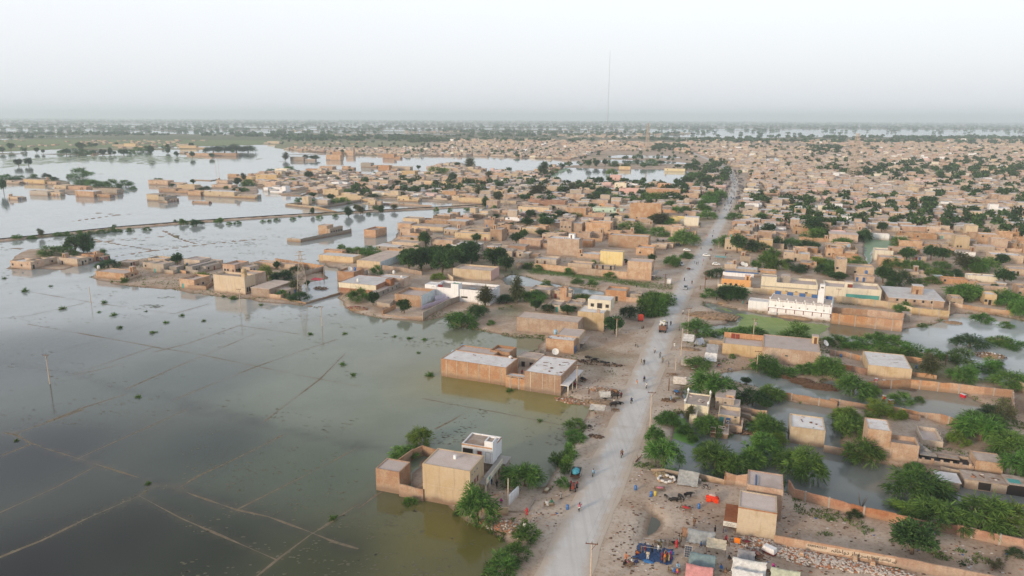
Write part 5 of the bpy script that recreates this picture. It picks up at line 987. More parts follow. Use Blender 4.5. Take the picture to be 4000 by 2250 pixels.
bwall('short ruined mud wall by the roadside tents', [('d',650,590),('d',790,600)], 1.5, 'wallmud', LZ, 0)
# mosque
hs = House('white mosque with parapet slots, red-brown pilasters and square minaret', 'm', 1285, 1045, .5, cat='mosque', name='mosque')
B = hs.block('m', 1285, 1045, 2072, 1135, yt=880, dep=13, zb=.5, par=.15, wall='wallwhite', roof='roof', snap=None)
w_, zt = B['w'], B['zt']
hs.fbox(B, 'f', -.2, w_+.2, zt*.56, zt*.56+.14, 0, .35).build('cornice', 'wallwhite', hs.e)
hs.fbox(B, 'f', 0, w_, zt*.56-.2, zt*.56-.02, 0, .07).build('red_band', 'maroon', hs.e)
for k in range(8): x = .05+(w_-.35)*k/7; hs.fbox(B, 'f', x, x+.25, zt*.28, zt*.56, 0, .1).build('pilaster', 'maroon', hs.e)
for k in range(8):
    x = .1+(w_-.5)*k/7; hs.fbox(B, 'f', x, x+.45, zt, zt+1.5, -.24, .03).build('parapet_pier', 'wallwhite', hs.e)
    hs.fbox(B, 'f', x+.16, x+.29, zt+.1, zt+1.1, .03, .06).build('slot', 'maroon', hs.e)
    if k < 7:
        hs.fbox(B, 'f', x+.45, x+w_/8, zt, zt+.75, -.2, -.02).build('parapet_panel', 'wallwhite', hs.e)
        for q in range(3): hs.fbox(B, 'f', x+.8, x+w_/8-.3, zt+.1+q*.22, zt+.18+q*.22, -.02, .0).build('slot', 'maroon', hs.e)
hs.row(B, 'f', 7, zt*.60, .35, .25, .05, .95)
hs.fbox(B, 'r', 0, B['d'], zt, zt+1.3, -.24, 0).build('side_parapet', 'wallblue', hs.e)
hs.raw(B['A']+PERP*w_*.78+Vector((-PERP.y,PERP.x,0))*3., B['ang'], 2.2, 2.4, 4.6, zt, .1, 'wallwhite', 'roofwhite', z0=zt-.1)
T_ = hs.raw(B['A']+PERP*w_*.80+Vector((-PERP.y,PERP.x,0))*3.2, B['ang'], 1.7, 1.9, 2.1, zt+4.8, .1, 'wallwhite', 'roofwhite', z0=zt+4.6); hs.opening(T_, 'f', .5, .9, .8, .35)
for k, u in enumerate((.1, .3, .5, .7, .93)): hs.add('blue_screen', B, w_*u-1.1, w_*u+1.1, 8.6, 8.7, zt+.9, zt+2.2, 'bluepaint')
hs.raw(B['A']-PERP*7.3+Vector((-PERP.y,PERP.x,0))*3.5, B['ang'], 7.3, 5, 3.6, .5, .1, 'wallwhite', 'roofwhite')
hs.fbox(B, 'f', 1.2, 3.2, .5, 1.4, 0, 1.).build('ablution_block', 'wallwhite', hs.e)
MB(B['T']).blob((w_*.45, -1.2, .2), (6, 1.6, .9), 14, 6, .15).build('earth_bank', 'earthheap', hs.e, True)
hs = House('cream two-storey school block with projecting ledge and small square windows', 'm', 1190, 800, cat='school', name='school')
B = hs.block('m', 1190, 800, 1900, 880, yt=640, dep=12, par=.9, wall='wallcream', roof='roofpink'); hs.fbox(B, 'f', -.4, B['w']+.4, B['zt']-1., B['zt']-.85, 0, .8).build('ledge', 'concrete', hs.e); hs.row(B, 'f', 5, 1.6, .9, .6, .02, .9)
hs.raw(B['A']+Vector((-PERP.y,PERP.x,0))*.3, B['ang'], 6., 5, B['zt']-LZ+2.8, LZ, .2, 'wallcream', 'roofpink'); hs.raw(B['A']+PERP*7.5+Vector((-PERP.y,PERP.x,0))*5, B['ang'], 4., 4, B['zt']-LZ+2.8, LZ, .1, 'wallgrey', 'roofpink')
hs = House('orange-painted house with pink tiled turret and blue tarpaulin behind', 'm', 695, 720); B = hs.block('m', 695, 720, 1065, 760, yt=605, dep=9, par=.4, wall='wallorange', roof='roofpink'); hs.row(B, 'f', 3, 1.4, 1., .9, .05, .6); hs.cabin(B, .98, .1, 2.6, 2.6, 2.2, 'wallorange', 'wallpink')
hs.fbox(B, 'b', -1, B['w'], B['zt']-.2, B['zt']+1.7, -.3, 0).build('back_wall', 'wallwhite', hs.e); hs.fbox(B, 'b', -3, B['w']-1, B['zt']+1.75, B['zt']+1.95, -.6, 1.4).build('tarpaulin', 'bluepaint', hs.e)
bwall('yellow plastered wall in front of the orange house', [('m',655,690),('m',658,738),('m',880,765),('m',1090,790)], [2.6,2.4,2.4,2.4], 'wallcream', LZ, 0); bwall('tan alley wall behind the white mosque', [('m',1090,790),('m',1300,810),('m',1900,880)], 2.4, 'wallbuff', LZ, 0)
hs = House('cream house with green lower wall and red roof door', 'n', 65, 835); B = hs.block('n', 65, 835, 770, 890, yt=700, dep=12, par=1., wall='wallcream', roof='roofpink'); hs.fbox(B, 'f', B['w']*.38, B['w']*.97, LZ-.4, LZ+2.0, 0, .06).build('painted_dado', 'teal', hs.e); hs.cabin(B, .42, .3, 3.4, 3.2, 2.6, 'wallcream', 'roofpink')
hs.add('roof_door', B, B['w']*.44, B['w']*.44+1.2, B['d']*.2, B['d']*.2+.1, B['zt'], B['zt']+2., 'doorred')
hs = House('wide brick hall with white roof, square windows and roof cabin', 'n', 865, 925, cat='hall', name='hall'); B = hs.block('n', 865, 925, 1565, 1005, yt=838, back=(945, 708), par=.0, wall='wall', roof='roofwhite'); hs.row(B, 'f', 5, 1.5, .8, .95, .08, .86); hs.cabin(B, .62, .5, 4.2, 4., 3.4, 'wall', 'roofwhite')
bwall('brick enclosure front wall with concrete piers rising from green water', [('n',150,1170),('n',600,1225),('n',1030,1275),('n',1055,1170)], [4.,4.,4.2,4.2], 'wallbrick', 0, 5.2); bwall('brick enclosure back wall', [('n',150,1080),('n',600,1110),('n',1060,1160)], 3.6, 'wallbrick', .2, 0)
bwall('weathered plaster wall in front of the brick hall', [('n',215,920),('n',600,960),('n',960,1010),('n',1160,1070),('n',1400,1095),('n',1622,1115),('n',1630,980)], 3.2, 'wallbuff', .3, 5); bwall('low tan wall along the right pond', [('n',1645,970),('n',1800,1000),('n',2150,1050),('n',2440,1080)], 2.2, 'wall', .3, 0)
hs = House('little grey pump room at the enclosure corner', 'n', 1060, 1165, .2); hs.block('n', 1060, 1165, 1140, 1175, yt=1050, dep=4, zb=.2, par=0, wall='wallgrey', roof='roof')
row_houses('around the trees behind the mosque', 'm', [(740,480,895,420,6,'wallmud'),(930,440,1060,320,7,'wallmud'),(880,560,1150,480,7,'wallgrey'),(1480,360,1610,270,7,'wallmud'),(1610,390,1810,290,8,'wallmud','roofwhite'),(1700,480,1830,400,7,'wall'),(2010,330,2210,235,7,'wallbrick','roofwhite'),(2130,600,2260,360,9,'wallmud'),(2050,90,2260,10,7,'wallpink'),(1680,130,2050,85,3,'wall'),(1250,320,1470,250,7,'wallmud')])
row_houses('right of the pale green pond', 'n', [(690,375,920,245,8,'wallcream'),(745,455,1050,335,8,'wall'),(1000,220,1290,122,9,'wall'),(1085,575,1250,512,6,'wallmud'),(1200,380,1345,322,6,'wallmud'),(1990,172,2250,42,8,'wall'),(2000,780,2360,690,6,'wall'),(2070,930,2220,800,6,'wallbuff'),(1650,960,1800,850,7,'wallmud'),(1860,640,2240,560,5,'wallcream','roofwhite'),(2150,400,2560,300,9,'wallmud'),(980,95,1480,32,7,'wall'),(1490,105,1710,42,8,'wallmud'),(620,100,880,42,5,'wallwhite'),(1380,220,1620,160,7,'wallmud'),(1620,300,1730,225,6,'wall'),(1730,330,1960,260,6,'wallwhite'),(1960,280,2200,195,7,'wallmud'),(2490,170,2640,100,8,'wall'),(1620,620,1700,600,4,'wall'),(1540,670,1860,600,5,'wallbrick'),(2500,830,2640,720,9,'wall'),(2380,560,2640,480,8,'wallmud'),(2240,700,2350,660,5,'wallmud'),(1260,640,1360,580,6,'wallmud')])
row_houses('along the street of the turquoise-roofed house', 'n', [(80,335,290,215,8,'wall','roofwhite'),(170,360,500,300,6,'wallbrick'),(200,550,680,440,8,'wallmud'),(120,150,480,40,9,'wall'),(450,640,690,570,6,'wall')])
# ------------------------------------------------------------------ trees that can be picked out
grove('around the yellow two-storey house', 'a', [(410,440,210,150,'mes',.1),(540,325,210,190,'yg',0),(1040,1040,300,370,'mes',.1),(1450,710,300,270),(445,845,140,90,'bush',0),(1460,1180,240,170,'bush'),(1380,1330,210,150,'bush'),(1270,1470,300,150,'bush'),(1450,1030,80,70,'bush'),(860,930,80,90,'bush',0)])
grove('on the left verge of the road', 'b', [(110,180,220,110,'bush'),(110,285,210,120,'bush'),(55,430,150,140,'bush'),(35,570,150,170,'bush'),(-40,480,170,150,'bush'),(0,690,120,100,'bush')])
grove('beyond the camp', 'b', [(900,140,160,130),(870,510,310,300),(800,320,170,190),(1075,195,130,80,'bush'),(1250,220,230,200),(1320,530,330,270),(1480,570,300,250),(1780,190,230,190),(1740,420,270,240),(1870,300,140,130,'yg'),(1960,500,300,210),(1650,510,250,210),(990,130,120,60,'bush'),(1130,260,130,60,'bush'),(1240,400,200,150,'bush')])
grove('around the walled bare yard', 'c', [(110,640,310,330),(600,465,260,240),(480,250,260,200),(470,120,230,140,'yg'),(740,90,230,110,'yg'),(1060,740,400,260),(1000,930,280,120,'yg'),(1250,1070,350,270),(1640,1070,420,300),(1830,1080,280,250,'yg'),(1020,1310,400,300,'neem'),(1620,300,300,250),(1880,430,300,230),(1930,620,230,230),(1420,325,140,120,'yg'),(940,95,80,90,'yg'),(530,955,120,70,'dkbush'),(1740,1385,130,90,'dry'),(1920,1280,110,45,'dkbush'),(1470,1360,40,25,'dkbush'),(1050,540,160,100,'bush'),(1180,760,200,160)])
grove('on the pond side of the roadside tents', 'd', [(540,505,270,160),(680,510,120,70,'bush'),(850,530,190,120,'bush'),(1010,540,250,120,'bush'),(550,835,210,120),(690,1120,370,320),(1000,980,110,80,'neem'),(1060,1170,240,190,'dark'),(1240,1120,230,180,'mes'),(1190,1190,130,110,'neem'),(1170,850,220,190),(1330,890,250,120,'bush'),(1590,880,190,120),(1770,910,230,180),(1480,535,300,70,'bush'),(1200,1440,260,180),(250,1350,190,130),(430,1430,150,120,'bush'),(640,1390,220,160),(470,1310,80,170,'euc'),(870,730,60,50,'bush'),(1130,530,160,80,'bush'),(930,1160,100,70,'bush')])
grove('between the tall trees and the road', 'd', [(850,190,150,150,'tall'),(920,195,150,150,'tall'),(790,185,150,140,'tall'),(650,160,170,70,'bush'),(170,330,200,180,'bush'),(60,330,200,200,'bush'),(240,230,170,110,'bush'),(90,200,200,110,'bush')])
grove('in and around the flooded walled lots', 'e', [(320,1065,310,220),(480,1070,190,140),(770,1165,230,120,'bush',0),(60,905,240,200),(150,630,240,90,'bush'),(330,650,250,120,'bush'),(500,640,260,130,'bush'),(700,650,270,120,'bush'),(850,730,260,120,'bush'),(640,740,260,100,'bush'),(1030,910,170,190,'euc'),(1320,770,250,150,'bush'),(1350,960,230,170),(1090,740,190,90,'bush'),(1420,625,260,130,'dark',0),(1530,375,160,95),(970,435,90,40,'bush',0),(1700,620,200,70,'bush',0),(1600,870,260,110,'bush',0),(1800,1010,280,160),(1850,650,200,70,'bush',0),(250,1315,250,130,'yg'),(560,1240,240,130,'yg'),(770,1300,90,80,'yg'),(1500,1440,350,200),(1730,1340,150,200,'dry'),(1600,1240,160,80,'dkbush'),(1680,830,130,80,'bush',0),(270,1440,240,190),(1760,440,120,40,'bush',0),(940,1140,110,50,'bush',0),(560,530,120,40,'bush',0)])
grove('behind the brick hall and the right pond', 'e', [(1370,165,250,160),(800,290,140,90,'bush'),(1740,195,170,120),(1870,330,130,170),(1650,105,90,70,'neem'),(1890,250,140,120),(650,95,120,90,'neem')])
grove('of the orchard and the white house', 'k', [(1230,430,230,200,'neem'),(1620,420,250,240,'neem'),(1760,460,240,240,'neem'),(1500,430,240,230,'neem'),(1960,470,210,190,'neem'),(2070,450,200,190,'neem'),(2430,430,220,210,'neem'),(1800,350,220,180,'neem'),(640,905,260,190),(830,955,156,187,'neem'),(1220,1055,180,187,'neem'),(880,560,150,120,'bush'),(1280,520,288,275,'neem'),(1440,520,288,300,'neem'),(1560,500,288,287,'neem'),(1700,575,336,350,'neem'),(1830,480,312,287,'neem'),(2030,375,312,250,'neem'),(1900,400,264,225,'neem'),(1350,420,240,200,'neem'),(1650,625,170,100,'yg'),(2360,490,312,312,'neem'),(2500,530,228,225,'neem'),(1930,1210,400,260),(2150,1095,220,190,'dark'),(2240,970,190,250,'euc'),(2480,930,160,120,'dark'),(2310,1200,110,70,'bush'),(520,295,120,90),(640,305,150,110),(780,240,130,70,'bush'),(800,340,250,90,'bush'),(1490,225,180,212,'neem'),(1320,185,60,100,'neem'),(430,220,110,70,'bush'),(2130,170,132,137,'neem'),(1370,270,160,70,'bush')])
grove('left of the road near the lorry', 'l', [(340,985,130,310,'euc'),(560,960,220,150),(560,1065,150,150,'neem'),(720,1075,180,110,'dark'),(920,1115,190,130,'neem'),(230,975,180,110,'dark'),(430,960,180,140),(1090,955,170,110),(1620,1155,190,170,'dark'),(1450,1335,240,240,'neem'),(1830,1130,180,150,'bush'),(1930,1080,200,130,'bush'),(2010,960,210,110,'bush'),(1740,960,170,90,'bush'),(1930,960,200,110,'bush'),(680,770,160,70,'bush'),(1030,760,150,40,'bush'),(1200,765,130,40,'bush')])
grove('along the lane and the yellow house', 'l', [(480,585,150,70,'bush'),(930,645,140,70,'bush'),(1570,535,70,70,'neem'),(1870,520,100,110,'neem'),(2110,555,160,140),(2260,465,150,50,'bush'),(1210,550,70,80,'yg'),(1400,690,140,30,'bush'),(580,600,120,50,'bush')])
grove('among the mid-town houses left of the road', 'l', [(340,305,160,140,'neem'),(420,250,120,120,'neem'),(630,220,160,90,'neem'),(830,205,130,50,'yg'),(1300,225,70,50,'neem'),(2250,320,300,200),(460,115,160,120,'neem'),(680,135,200,160,'neem'),(1960,100,220,140,'neem'),(2050,110,160,120),(1960,215,230,90,'bush'),(1650,175,280,70,'bush'),(280,130,70,80,'neem'),(100,20,120,60,'neem'),(760,40,160,70,'neem')])
grove('around the houses behind the mosque', 'm', [(80,455,170,150),(270,360,150,60,'bush'),(710,205,200,160),(900,295,210,250,'neem'),(1140,275,270,170,'dark'),(1400,235,170,150,'dark'),(1580,205,200,120),(640,605,230,140,'dark'),(1260,510,200,260),(1400,500,210,150,'yg'),(1330,340,160,120),(1660,540,220,120,'dark'),(1900,470,190,140,'yg'),(2030,560,220,150),(2170,640,200,100,'neem'),(1800,250,260,130,'dark'),(2200,190,140,100),(1130,480,110,110),(1880,130,300,80,'bush'),(1540,430,150,60,'dkbush')])
grove('between the street houses right of the mosque', 'n', [(280,195,180,110),(560,140,140,150,'dark'),(800,675,230,220,'neem'),(1000,705,250,200,'dark'),(900,475,190,140),(1100,395,200,170,'neem'),(1190,505,250,120),(1400,385,200,180,'neem'),(1550,390,180,160,'neem'),(1530,490,170,100),(1430,590,180,110,'yg'),(1580,590,170,100),(1700,585,170,80,'dark'),(1830,510,220,200,'euc'),(1960,530,200,180),(2100,520,200,180),(2260,465,170,150,'neem'),(1980,535,120,70,'yg'),(2320,690,220,180,'neem'),(1800,880,240,200),(1940,870,160,150,'dark'),(2210,785,120,80,'neem'),(2350,960,250,160),(2520,1110,150,180),(220,640,220,100,'neem'),(1050,1040,180,110),(1180,85,120,50,'dark'),(1000,205,170,130),(60,85,120,100,'neem'),(1160,190,130,60),(1420,670,160,90,'yg'),(1260,700,160,60,'bush'),(450,440,200,60,'bush'),(90,470,190,120),(60,560,180,130,'dark')])
grove('standing along the causeway bank', 'o', [(1845,705,70,70,'mes',1.),(1975,715,110,75,'dark',1.),(2205,690,75,65,'mes',1.),(415,830,40,70,'euc',1.),(1765,700,45,25,'bush',0)]+[(x,y,wd,ht,'bush',.4) for x, y, wd, ht in ((170,865,80,35),(325,855,75,30),(590,828,80,45),(680,825,85,45),(810,825,95,55),(915,810,75,40),(1025,803,90,40),(1150,752,40,25),(1130,785,90,25),(1190,785,70,25),(1305,780,75,30),(1480,770,75,25),(2305,710,60,25),(2390,705,70,22))])
grove('on the tree-covered island', 'o', [(760,1005,190,170,'neem'),(880,1000,100,165,'tall'),(1030,1030,110,70,'bush'),(520,1030,190,60,'bush'),(700,1030,150,40,'bush')], .3)
grove('of the flooded hamlet', 'o', [(470,250,60,50,'dark'),(540,280,70,45,'dark'),(340,262,90,30,'bush'),(820,320,100,40,'bush'),(960,330,140,60),(1010,345,90,40),(1130,345,150,55,'bush'),(1260,335,130,25,'bush'),(1345,360,60,35,'bush'),(40,405,60,140,'neem',0),(70,270,110,35,'bush'),(190,265,80,25,'bush'),(1590,278,70,25,'bush',0),(1730,335,50,35,'neem',0),(1945,305,55,45,'neem',0),(2070,380,95,50,'dark',0),(2385,325,90,80,'neem',0),(2460,330,90,40,'bush',0),(2395,390,80,50,'dark',0),(2460,390,90,40,'bush',0),(2500,320,120,40,'bush',0),(2275,360,60,25,'bush',0),(2455,275,45,75,'euc',0),(700,240,60,30,'bush',0),(820,245,180,30,'bush',0),(190,130,70,70,'neem',0),(290,125,75,75,'neem',0)], .1)
grove('along the causeway and the flooded farm', 'p', [(930,750,65,100,'tall',1.),(1005,705,50,60,'euc',1.),(1055,725,75,90,'euc',1.),(1205,695,70,50,'bush',1.),(1255,715,55,80,'tall',1.),(1395,695,70,55,'euc',1.),(1815,700,55,45,'bush',1.),(1950,705,60,45,'bush',1.),(2310,655,60,100,'tall',1.),(2125,690,70,35,'bush',1.),(2210,680,65,40,'bush',1.),(2395,675,60,40,'bush',1.),(570,740,35,55,'tall',.6),(640,775,70,35,'bush',.5),(800,762,55,35,'bush',.5),(1135,740,55,30,'bush',.5),(440,760,35,18,'bush',.5),(370,790,60,30,'bush',.5),(210,800,60,28,'bush',.5),(135,808,50,22,'bush',.5),(70,812,50,25,'bush',.5),(755,600,80,70,'neem',.1),(890,635,140,50,'bush',.1),(800,635,130,50,'bush',.1),(575,565,80,50,'neem',.1),(570,625,70,40,'bush',.1),(430,615,70,50,'bush',.1)], .1)
grove('between the lake and the causeway', 'p', [(535,400,100,90,'neem'),(755,365,90,60,'dark'),(575,420,60,40,'bush'),(235,395,100,45,'bush'),(365,430,90,50,'bush'),(990,410,60,45,'dark'),(985,540,120,55,'bush'),(920,535,70,50,'bush'),(1180,580,100,50,'dark'),(1355,535,50,50,'neem'),(1435,530,70,45,'neem'),(1590,550,140,95,'neem'),(1685,510,90,70,'neem'),(1540,430,50,45,'neem'),(1425,450,80,50,'neem'),(1980,430,90,110,'neem'),(2025,520,50,60,'tall'),(1820,360,210,60,'bush'),(2025,270,70,55,'neem'),(2160,290,90,110,'euc'),(1635,290,50,50,'neem'),(1200,350,80,30,'bush'),(2350,400,70,90,'euc'),(2450,480,110,80,'neem'),(2440,610,100,95,'neem'),(2240,560,60,90,'euc'),(2550,550,60,60,'neem'),(2170,460,50,45,'neem'),(1820,390,60,30,'bush'),(1500,400,100,40,'bush'),(500,190,60,50,'neem'),(590,195,100,50,'neem'),(300,200,50,80,'euc'),(1010,85,40,35,'dark'),(875,130,40,40,'neem'),(1535,145,60,40,'bush'),(340,300,100,40,'bush'),(145,310,70,25,'bush')], .2)
grove('near the reservoir', 'q', [(1145,300,80,85,'neem'),(1230,290,90,80,'neem'),(1325,290,70,85,'neem'),(1400,380,100,75,'yg'),(1370,455,75,55,'neem'),(1260,500,110,100,'neem'),(860,305,40,50,'neem'),(640,390,100,140,'tall'),(1430,290,130,45,'bush'),(1690,275,40,40,'neem'),(1950,275,110,50,'neem'),(1840,280,150,35,'bush'),(2140,310,90,45,'neem'),(2290,330,150,80,'neem'),(780,345,45,45,'bush'),(730,380,60,55,'bush')], .4)
grove('of the wood by the reservoir', 'q', [(1230,640,170,60,'dark'),(1310,620,200,120,'dark'),(1150,690,160,80,'dark'),(1440,680,180,90),(1560,690,150,80),(1860,690,260,90),(1700,700,130,50,'yg'),(2060,740,100,80),(1180,760,100,60,'neem'),(2210,560,100,90,'neem'),(2330,430,170,90),(2250,480,180,60,'neem'),(2440,490,140,90,'neem'),(2110,660,40,70,'tall'),(1800,620,90,70,'neem'),(2130,810,110,90),(2220,800,100,80),(2400,800,120,110,'neem'),(2470,880,170,110),(2500,690,160,130),(1940,960,200,150,'euc'),(1840,930,120,90,'neem'),(150,540,100,90,'neem'),(590,630,190,140,'euc'),(850,600,120,90,'euc'),(950,590,80,110,'euc'),(420,670,150,80,'neem'),(270,580,60,60,'neem'),(130,680,90,100,'euc'),(730,780,80,60,'neem'),(1010,855,110,70,'yg'),(500,870,130,110,'neem'),(830,860,170,70,'neem'),(650,900,150,100,'neem'),(1240,840,100,40,'bush'),(1440,890,130,80,'neem'),(1580,520,50,50,'neem'),(1730,560,60,60,'neem'),(1590,870,100,40,'bush'),(1700,480,80,30,'bush')])
grove('along the far end of the road', 't', [(130,500,120,80),(220,460,90,90),(90,560,120,80),(330,610,110,60),(540,610,80,60),(630,590,80,60),(590,730,110,90,'neem'),(1150,590,90,60,'yg'),(960,740,180,140,'neem'),(1470,710,80,80,'neem'),(1330,760,90,90,'dark'),(1540,610,60,55,'neem'),(800,560,70,70),(2200,580,50,55,'neem'),(1840,500,120,70,'neem'),(400,510,40,40,'neem'),(370,540,70,50)])
grove('on the far flooded plain at left', 'u', [(85,372,50,50,'neem'),(20,392,40,40,'neem'),(190,387,30,30,'neem'),(285,392,35,40,'neem'),(335,397,25,30,'neem'),(470,397,40,25,'bush'),(515,407,60,45,'neem'),(625,367,60,50,'neem'),(690,347,60,30,'bush'),(740,347,40,30,'neem'),(600,402,90,35,'bush'),(660,412,80,40,'bush'),(725,407,40,35,'neem'),(795,407,60,40,'neem'),(855,407,25,50,'tall'),(885,407,30,30,'neem'),(960,412,80,50,'neem'),(1010,405,60,35,'bush'),(1060,382,60,35,'bush'),(1130,382,80,40,'bush'),(1165,412,50,70,'neem'),(1300,395,30,60,'tall'),(1370,422,40,40,'neem'),(1490,432,40,50,'neem'),(1640,432,40,40,'neem'),(1650,387,110,40,'dark'),(1740,387,120,45,'dark'),(1830,387,130,45,'dark'),(1920,385,110,40,'dark'),(1480,342,40,30,'neem'),(905,337,30,25,'neem')], .1)
row_houses('on the far flooded plain', 'u', [(1445,412,1640,392,7,'wallbrick'),(1640,412,1830,390,7,'wallbrick'),(870,342,960,325,8,'wallmud'),(960,345,1050,318,8,'wallbuff'),(1390,355,1520,332,8,'wallbuff'),(2070,320,2160,300,8,'wallbuff'),(2130,540,2220,512,8,'wallcream')], .1)
grove('on the island of compounds', 'j', [(925,335,110,120,'neem'),(1140,480,140,100,'yg'),(1490,390,85,50,'neem'),(1740,470,140,150,'yg'),(1900,475,180,120,'dark'),(1830,365,60,80,'neem'),(2000,380,90,60,'dark'),(1880,625,110,75,'bush'),(2040,645,170,85,'dark'),(1990,580,90,130,'euc'),(290,358,170,60,'dark'),(650,335,50,50,'bush'),(1000,355,50,40,'bush'),(2110,505,50,60,'neem')], .3)
cnt_w = [('i',178,260,55,50),('i',365,222,35,20),('i',455,388,70,38),('i',753,342,50,45),('i',822,432,62,42),('i',715,408,35,18),('i',870,522,60,35),('i',1052,402,30,22),('i',1312,436,48,40),('i',1097,558,62,32),('i',1190,487,55,32),('i',1468,472,42,32),('i',998,1020,60,38),('i',2232,568,55,40),('i',35,165,40,16),('i',2462,790,68,45),('i',2540,865,62,52),('i',2482,565,55,35),('h',118,228,40,30),('h',1075,540,62,40),('h',2392,805,90,65),('g',72,785,115,90),('g',1112,1205,75,60),('g',812,925,120,70),('g',-40,560,60,40),('k',1105,1345,75,35),('k',1280,1370,110,40),('k',1475,1390,100,35),('j',1430,640,110,60),('j',1345,615,50,40),('j',1690,690,65,45),('j',440,490,120,80),('j',320,480,30,35)]
cnt_w.sort(key=lambda q: src(*q[:3])[0])
for n, (r, x, y, wp, hp) in enumerate(cnt_w):
    k = mper(r, x, y); p = G(r, x, y, 0); p += Vector((p.x, p.y, 0)).normalized()*wp*k*.3; tree((p.x, p.y, max(gz(p.x, p.y), -.1)), wp*k*1.1, max(hp*k-wp*k*.2, wp*k*.45)*1.15, 'wbush', label=f'small green bush in the open flood water, {nth(n+1)} from the left', group='bushes standing in the open flood')
# ------------------------------------------------------------------ far town and woods
random.seed(99)
def boxes_mesh(name, B, mats, **kw):
    """many small flat-roofed houses as one far mass: centre, half sizes, angle, height, wall index"""
    B = np.array(B, float); n = len(B); x, y, hx, hy, a, h, z0 = (B[:, i] for i in range(7)); c, s = np.cos(a), np.sin(a); V = np.zeros((n, 8, 3))
    for k, (u, v) in enumerate(((-1,-1),(1,-1),(1,1),(-1,1))):
        for top in (0, 1): V[:, k+4*top, 0] = x+c*u*hx-s*v*hy; V[:, k+4*top, 1] = y+s*u*hx+c*v*hy; V[:, k+4*top, 2] = z0+h if top else -.6
    base = np.arange(n)[:, None]*8; Fq = np.concatenate([base+np.array(q) for q in ((0,1,5,4),(1,2,6,5),(2,3,7,6),(3,0,4,7),(4,5,6,7))], 1).reshape(-1, 4)
    me = bpy.data.meshes.new(name); me.vertices.add(n*8); me.vertices.foreach_set('co', V.ravel().astype(np.float32)); me.loops.add(Fq.size); me.loops.foreach_set('vertex_index', Fq.ravel().astype(np.int32)); me.polygons.add(len(Fq)); me.polygons.foreach_set('loop_start', np.arange(0, Fq.size, 4, dtype=np.int32))
    for q in mats: me.materials.append(MATS[q])
    mi = np.zeros((n, 5), np.int32); mi[:, :4] = B[:, 7].astype(int)[:, None]; mi[:, 4] = B[:, 8].astype(int); me.polygons.foreach_set('material_index', mi.ravel()); me.polygons.foreach_set('use_smooth', np.zeros(len(Fq), bool)); me.update(calc_edges=True); return link(name, me, **kw)
WM = ['wall','wallmud','wallbuff','wallbrick','wallgrey','wallwhite','wallpink','wallcream','roof','roofpink','roofwhite']
# prototypes for the nearer of the town's many walled houses
def compound(seed):
    rnd = random.Random(seed); e = empty('house'); hs = House.__new__(House); hs.o = Vector((0,0,0)); hs.ang = 0.; hs.e = e; hs.blocks = []; w = rnd.uniform(13, 19); d = rnd.uniform(12, 17); wl = rnd.choice(WALLS)
    n0 = len(HOUSES); B = hs.raw(Vector((0,0,0)), 0., w*rnd.uniform(.45,.75), rnd.uniform(5,7), rnd.choice((3.2,3.5,3.8,6.4)), 0., rnd.choice((.2,.4,.8)), wl, rnd.choice(('roof','roofpink','roofwhite'))); dress(hs, B, rnd)
    B = hs.raw(Vector((w*rnd.uniform(.3,.5), d-6, 0)), 0., w*.5, 6, rnd.choice((3.,3.4,3.6)), 0., rnd.choice((.2,.5)), rnd.choice((wl,'wall','wallmud')), rnd.choice(('roof','roofpink'))); dress(hs, B, rnd)
    if rnd.random() < .6: hs.raw(Vector((0, d*.6, 0)), 0., w*.3, d*.4, 3.1, 0., .2, 'wallmud', 'roof')
    hs.wallrun([Vector((hs.blocks[0]['w'],.15,0)), Vector((w,.15,0)), Vector((w,d-.1,0))], 2.1, wl, 0., px=False); hs.wallrun([Vector((.1,6.5,0)), Vector((.1,d,0)), Vector((w,d,0))], 2.0, wl, 0., px=False)
    del HOUSES[n0:]; return e, w, d
lots = []
HA = np.array(HOUSES)
v2 = Vector((-PERP.y, PERP.x, 0))
cand = []
for i in range(-60, 110):
    for j in range(6, 130):
        jx, jy = random.uniform(-3, 3), random.uniform(-3, 3); s_ = 17.5
        x = PERP.x*(i*s_+jx)+v2.x*(j*16+jy); y = PERP.y*(i*s_+jx)+v2.y*(j*16+jy)
        if y < 235 or y > 1750 or abs(x) > y*.8+20: continue
        cand.append((x+PERP.x*8+v2.x*7, y+PERP.y*8+v2.y*7, x, y))
C_ = np.array(cand); hc = height(C_[:,0], C_[:,1]); rd = ldist(ROADP, C_[:,0], C_[:,1], 60)
nb = np.min(np.hypot(C_[:,0][:,None]-HA[:,0], C_[:,1][:,None]-HA[:,1]) - HA[:,2], 1)
tl = np.array(TREES); nt_ = np.min(np.hypot(C_[:,0][:,None]-tl[:,0], C_[:,1][:,None]-tl[:,1]) - tl[:,2], 1)
pk = fbm(C_[:,0]/90., C_[:,1]/90., 61); ok = (hc > .5) & (rd > 15) & (ldist(CAUSE, C_[:,0], C_[:,1], 40) > 22) & (nb > 7.5) & (pk > -.33) & ((nt_ > 2.5) | (C_[:,1] > 520))
side = C_[:,0] > (C_[:,1]*.345-20)
ok &= ~((~side) & (C_[:,1] < 430)) & ~(side & (C_[:,1] < 380))
rs = sdist(poly(*P_('q',(850,270),(1000,220),(1300,120),(2100,110),(2450,260),(2450,520),(900,480))), C_[:,0], C_[:,1]); ok &= rs < -8
wd_ = sdist(poly(*P_('t',(1000,215),(1300,240),(1700,160),(2100,140),(2576,160),(2576,300),(2000,320),(1700,290),(1250,290),(1050,260))), C_[:,0], C_[:,1]); ok &= (wd_ < 0) | (NPR.rand(len(C_)) < .4)
lots = sorted([tuple(q) for q in C_[ok]], key=lambda q: q[1])
NH = sum(1 for o in COL.objects if o.get('category') in ('house','shop','shed'))
nind = max(0, 300-NH); PROT = [compound(k) for k in range(12)]
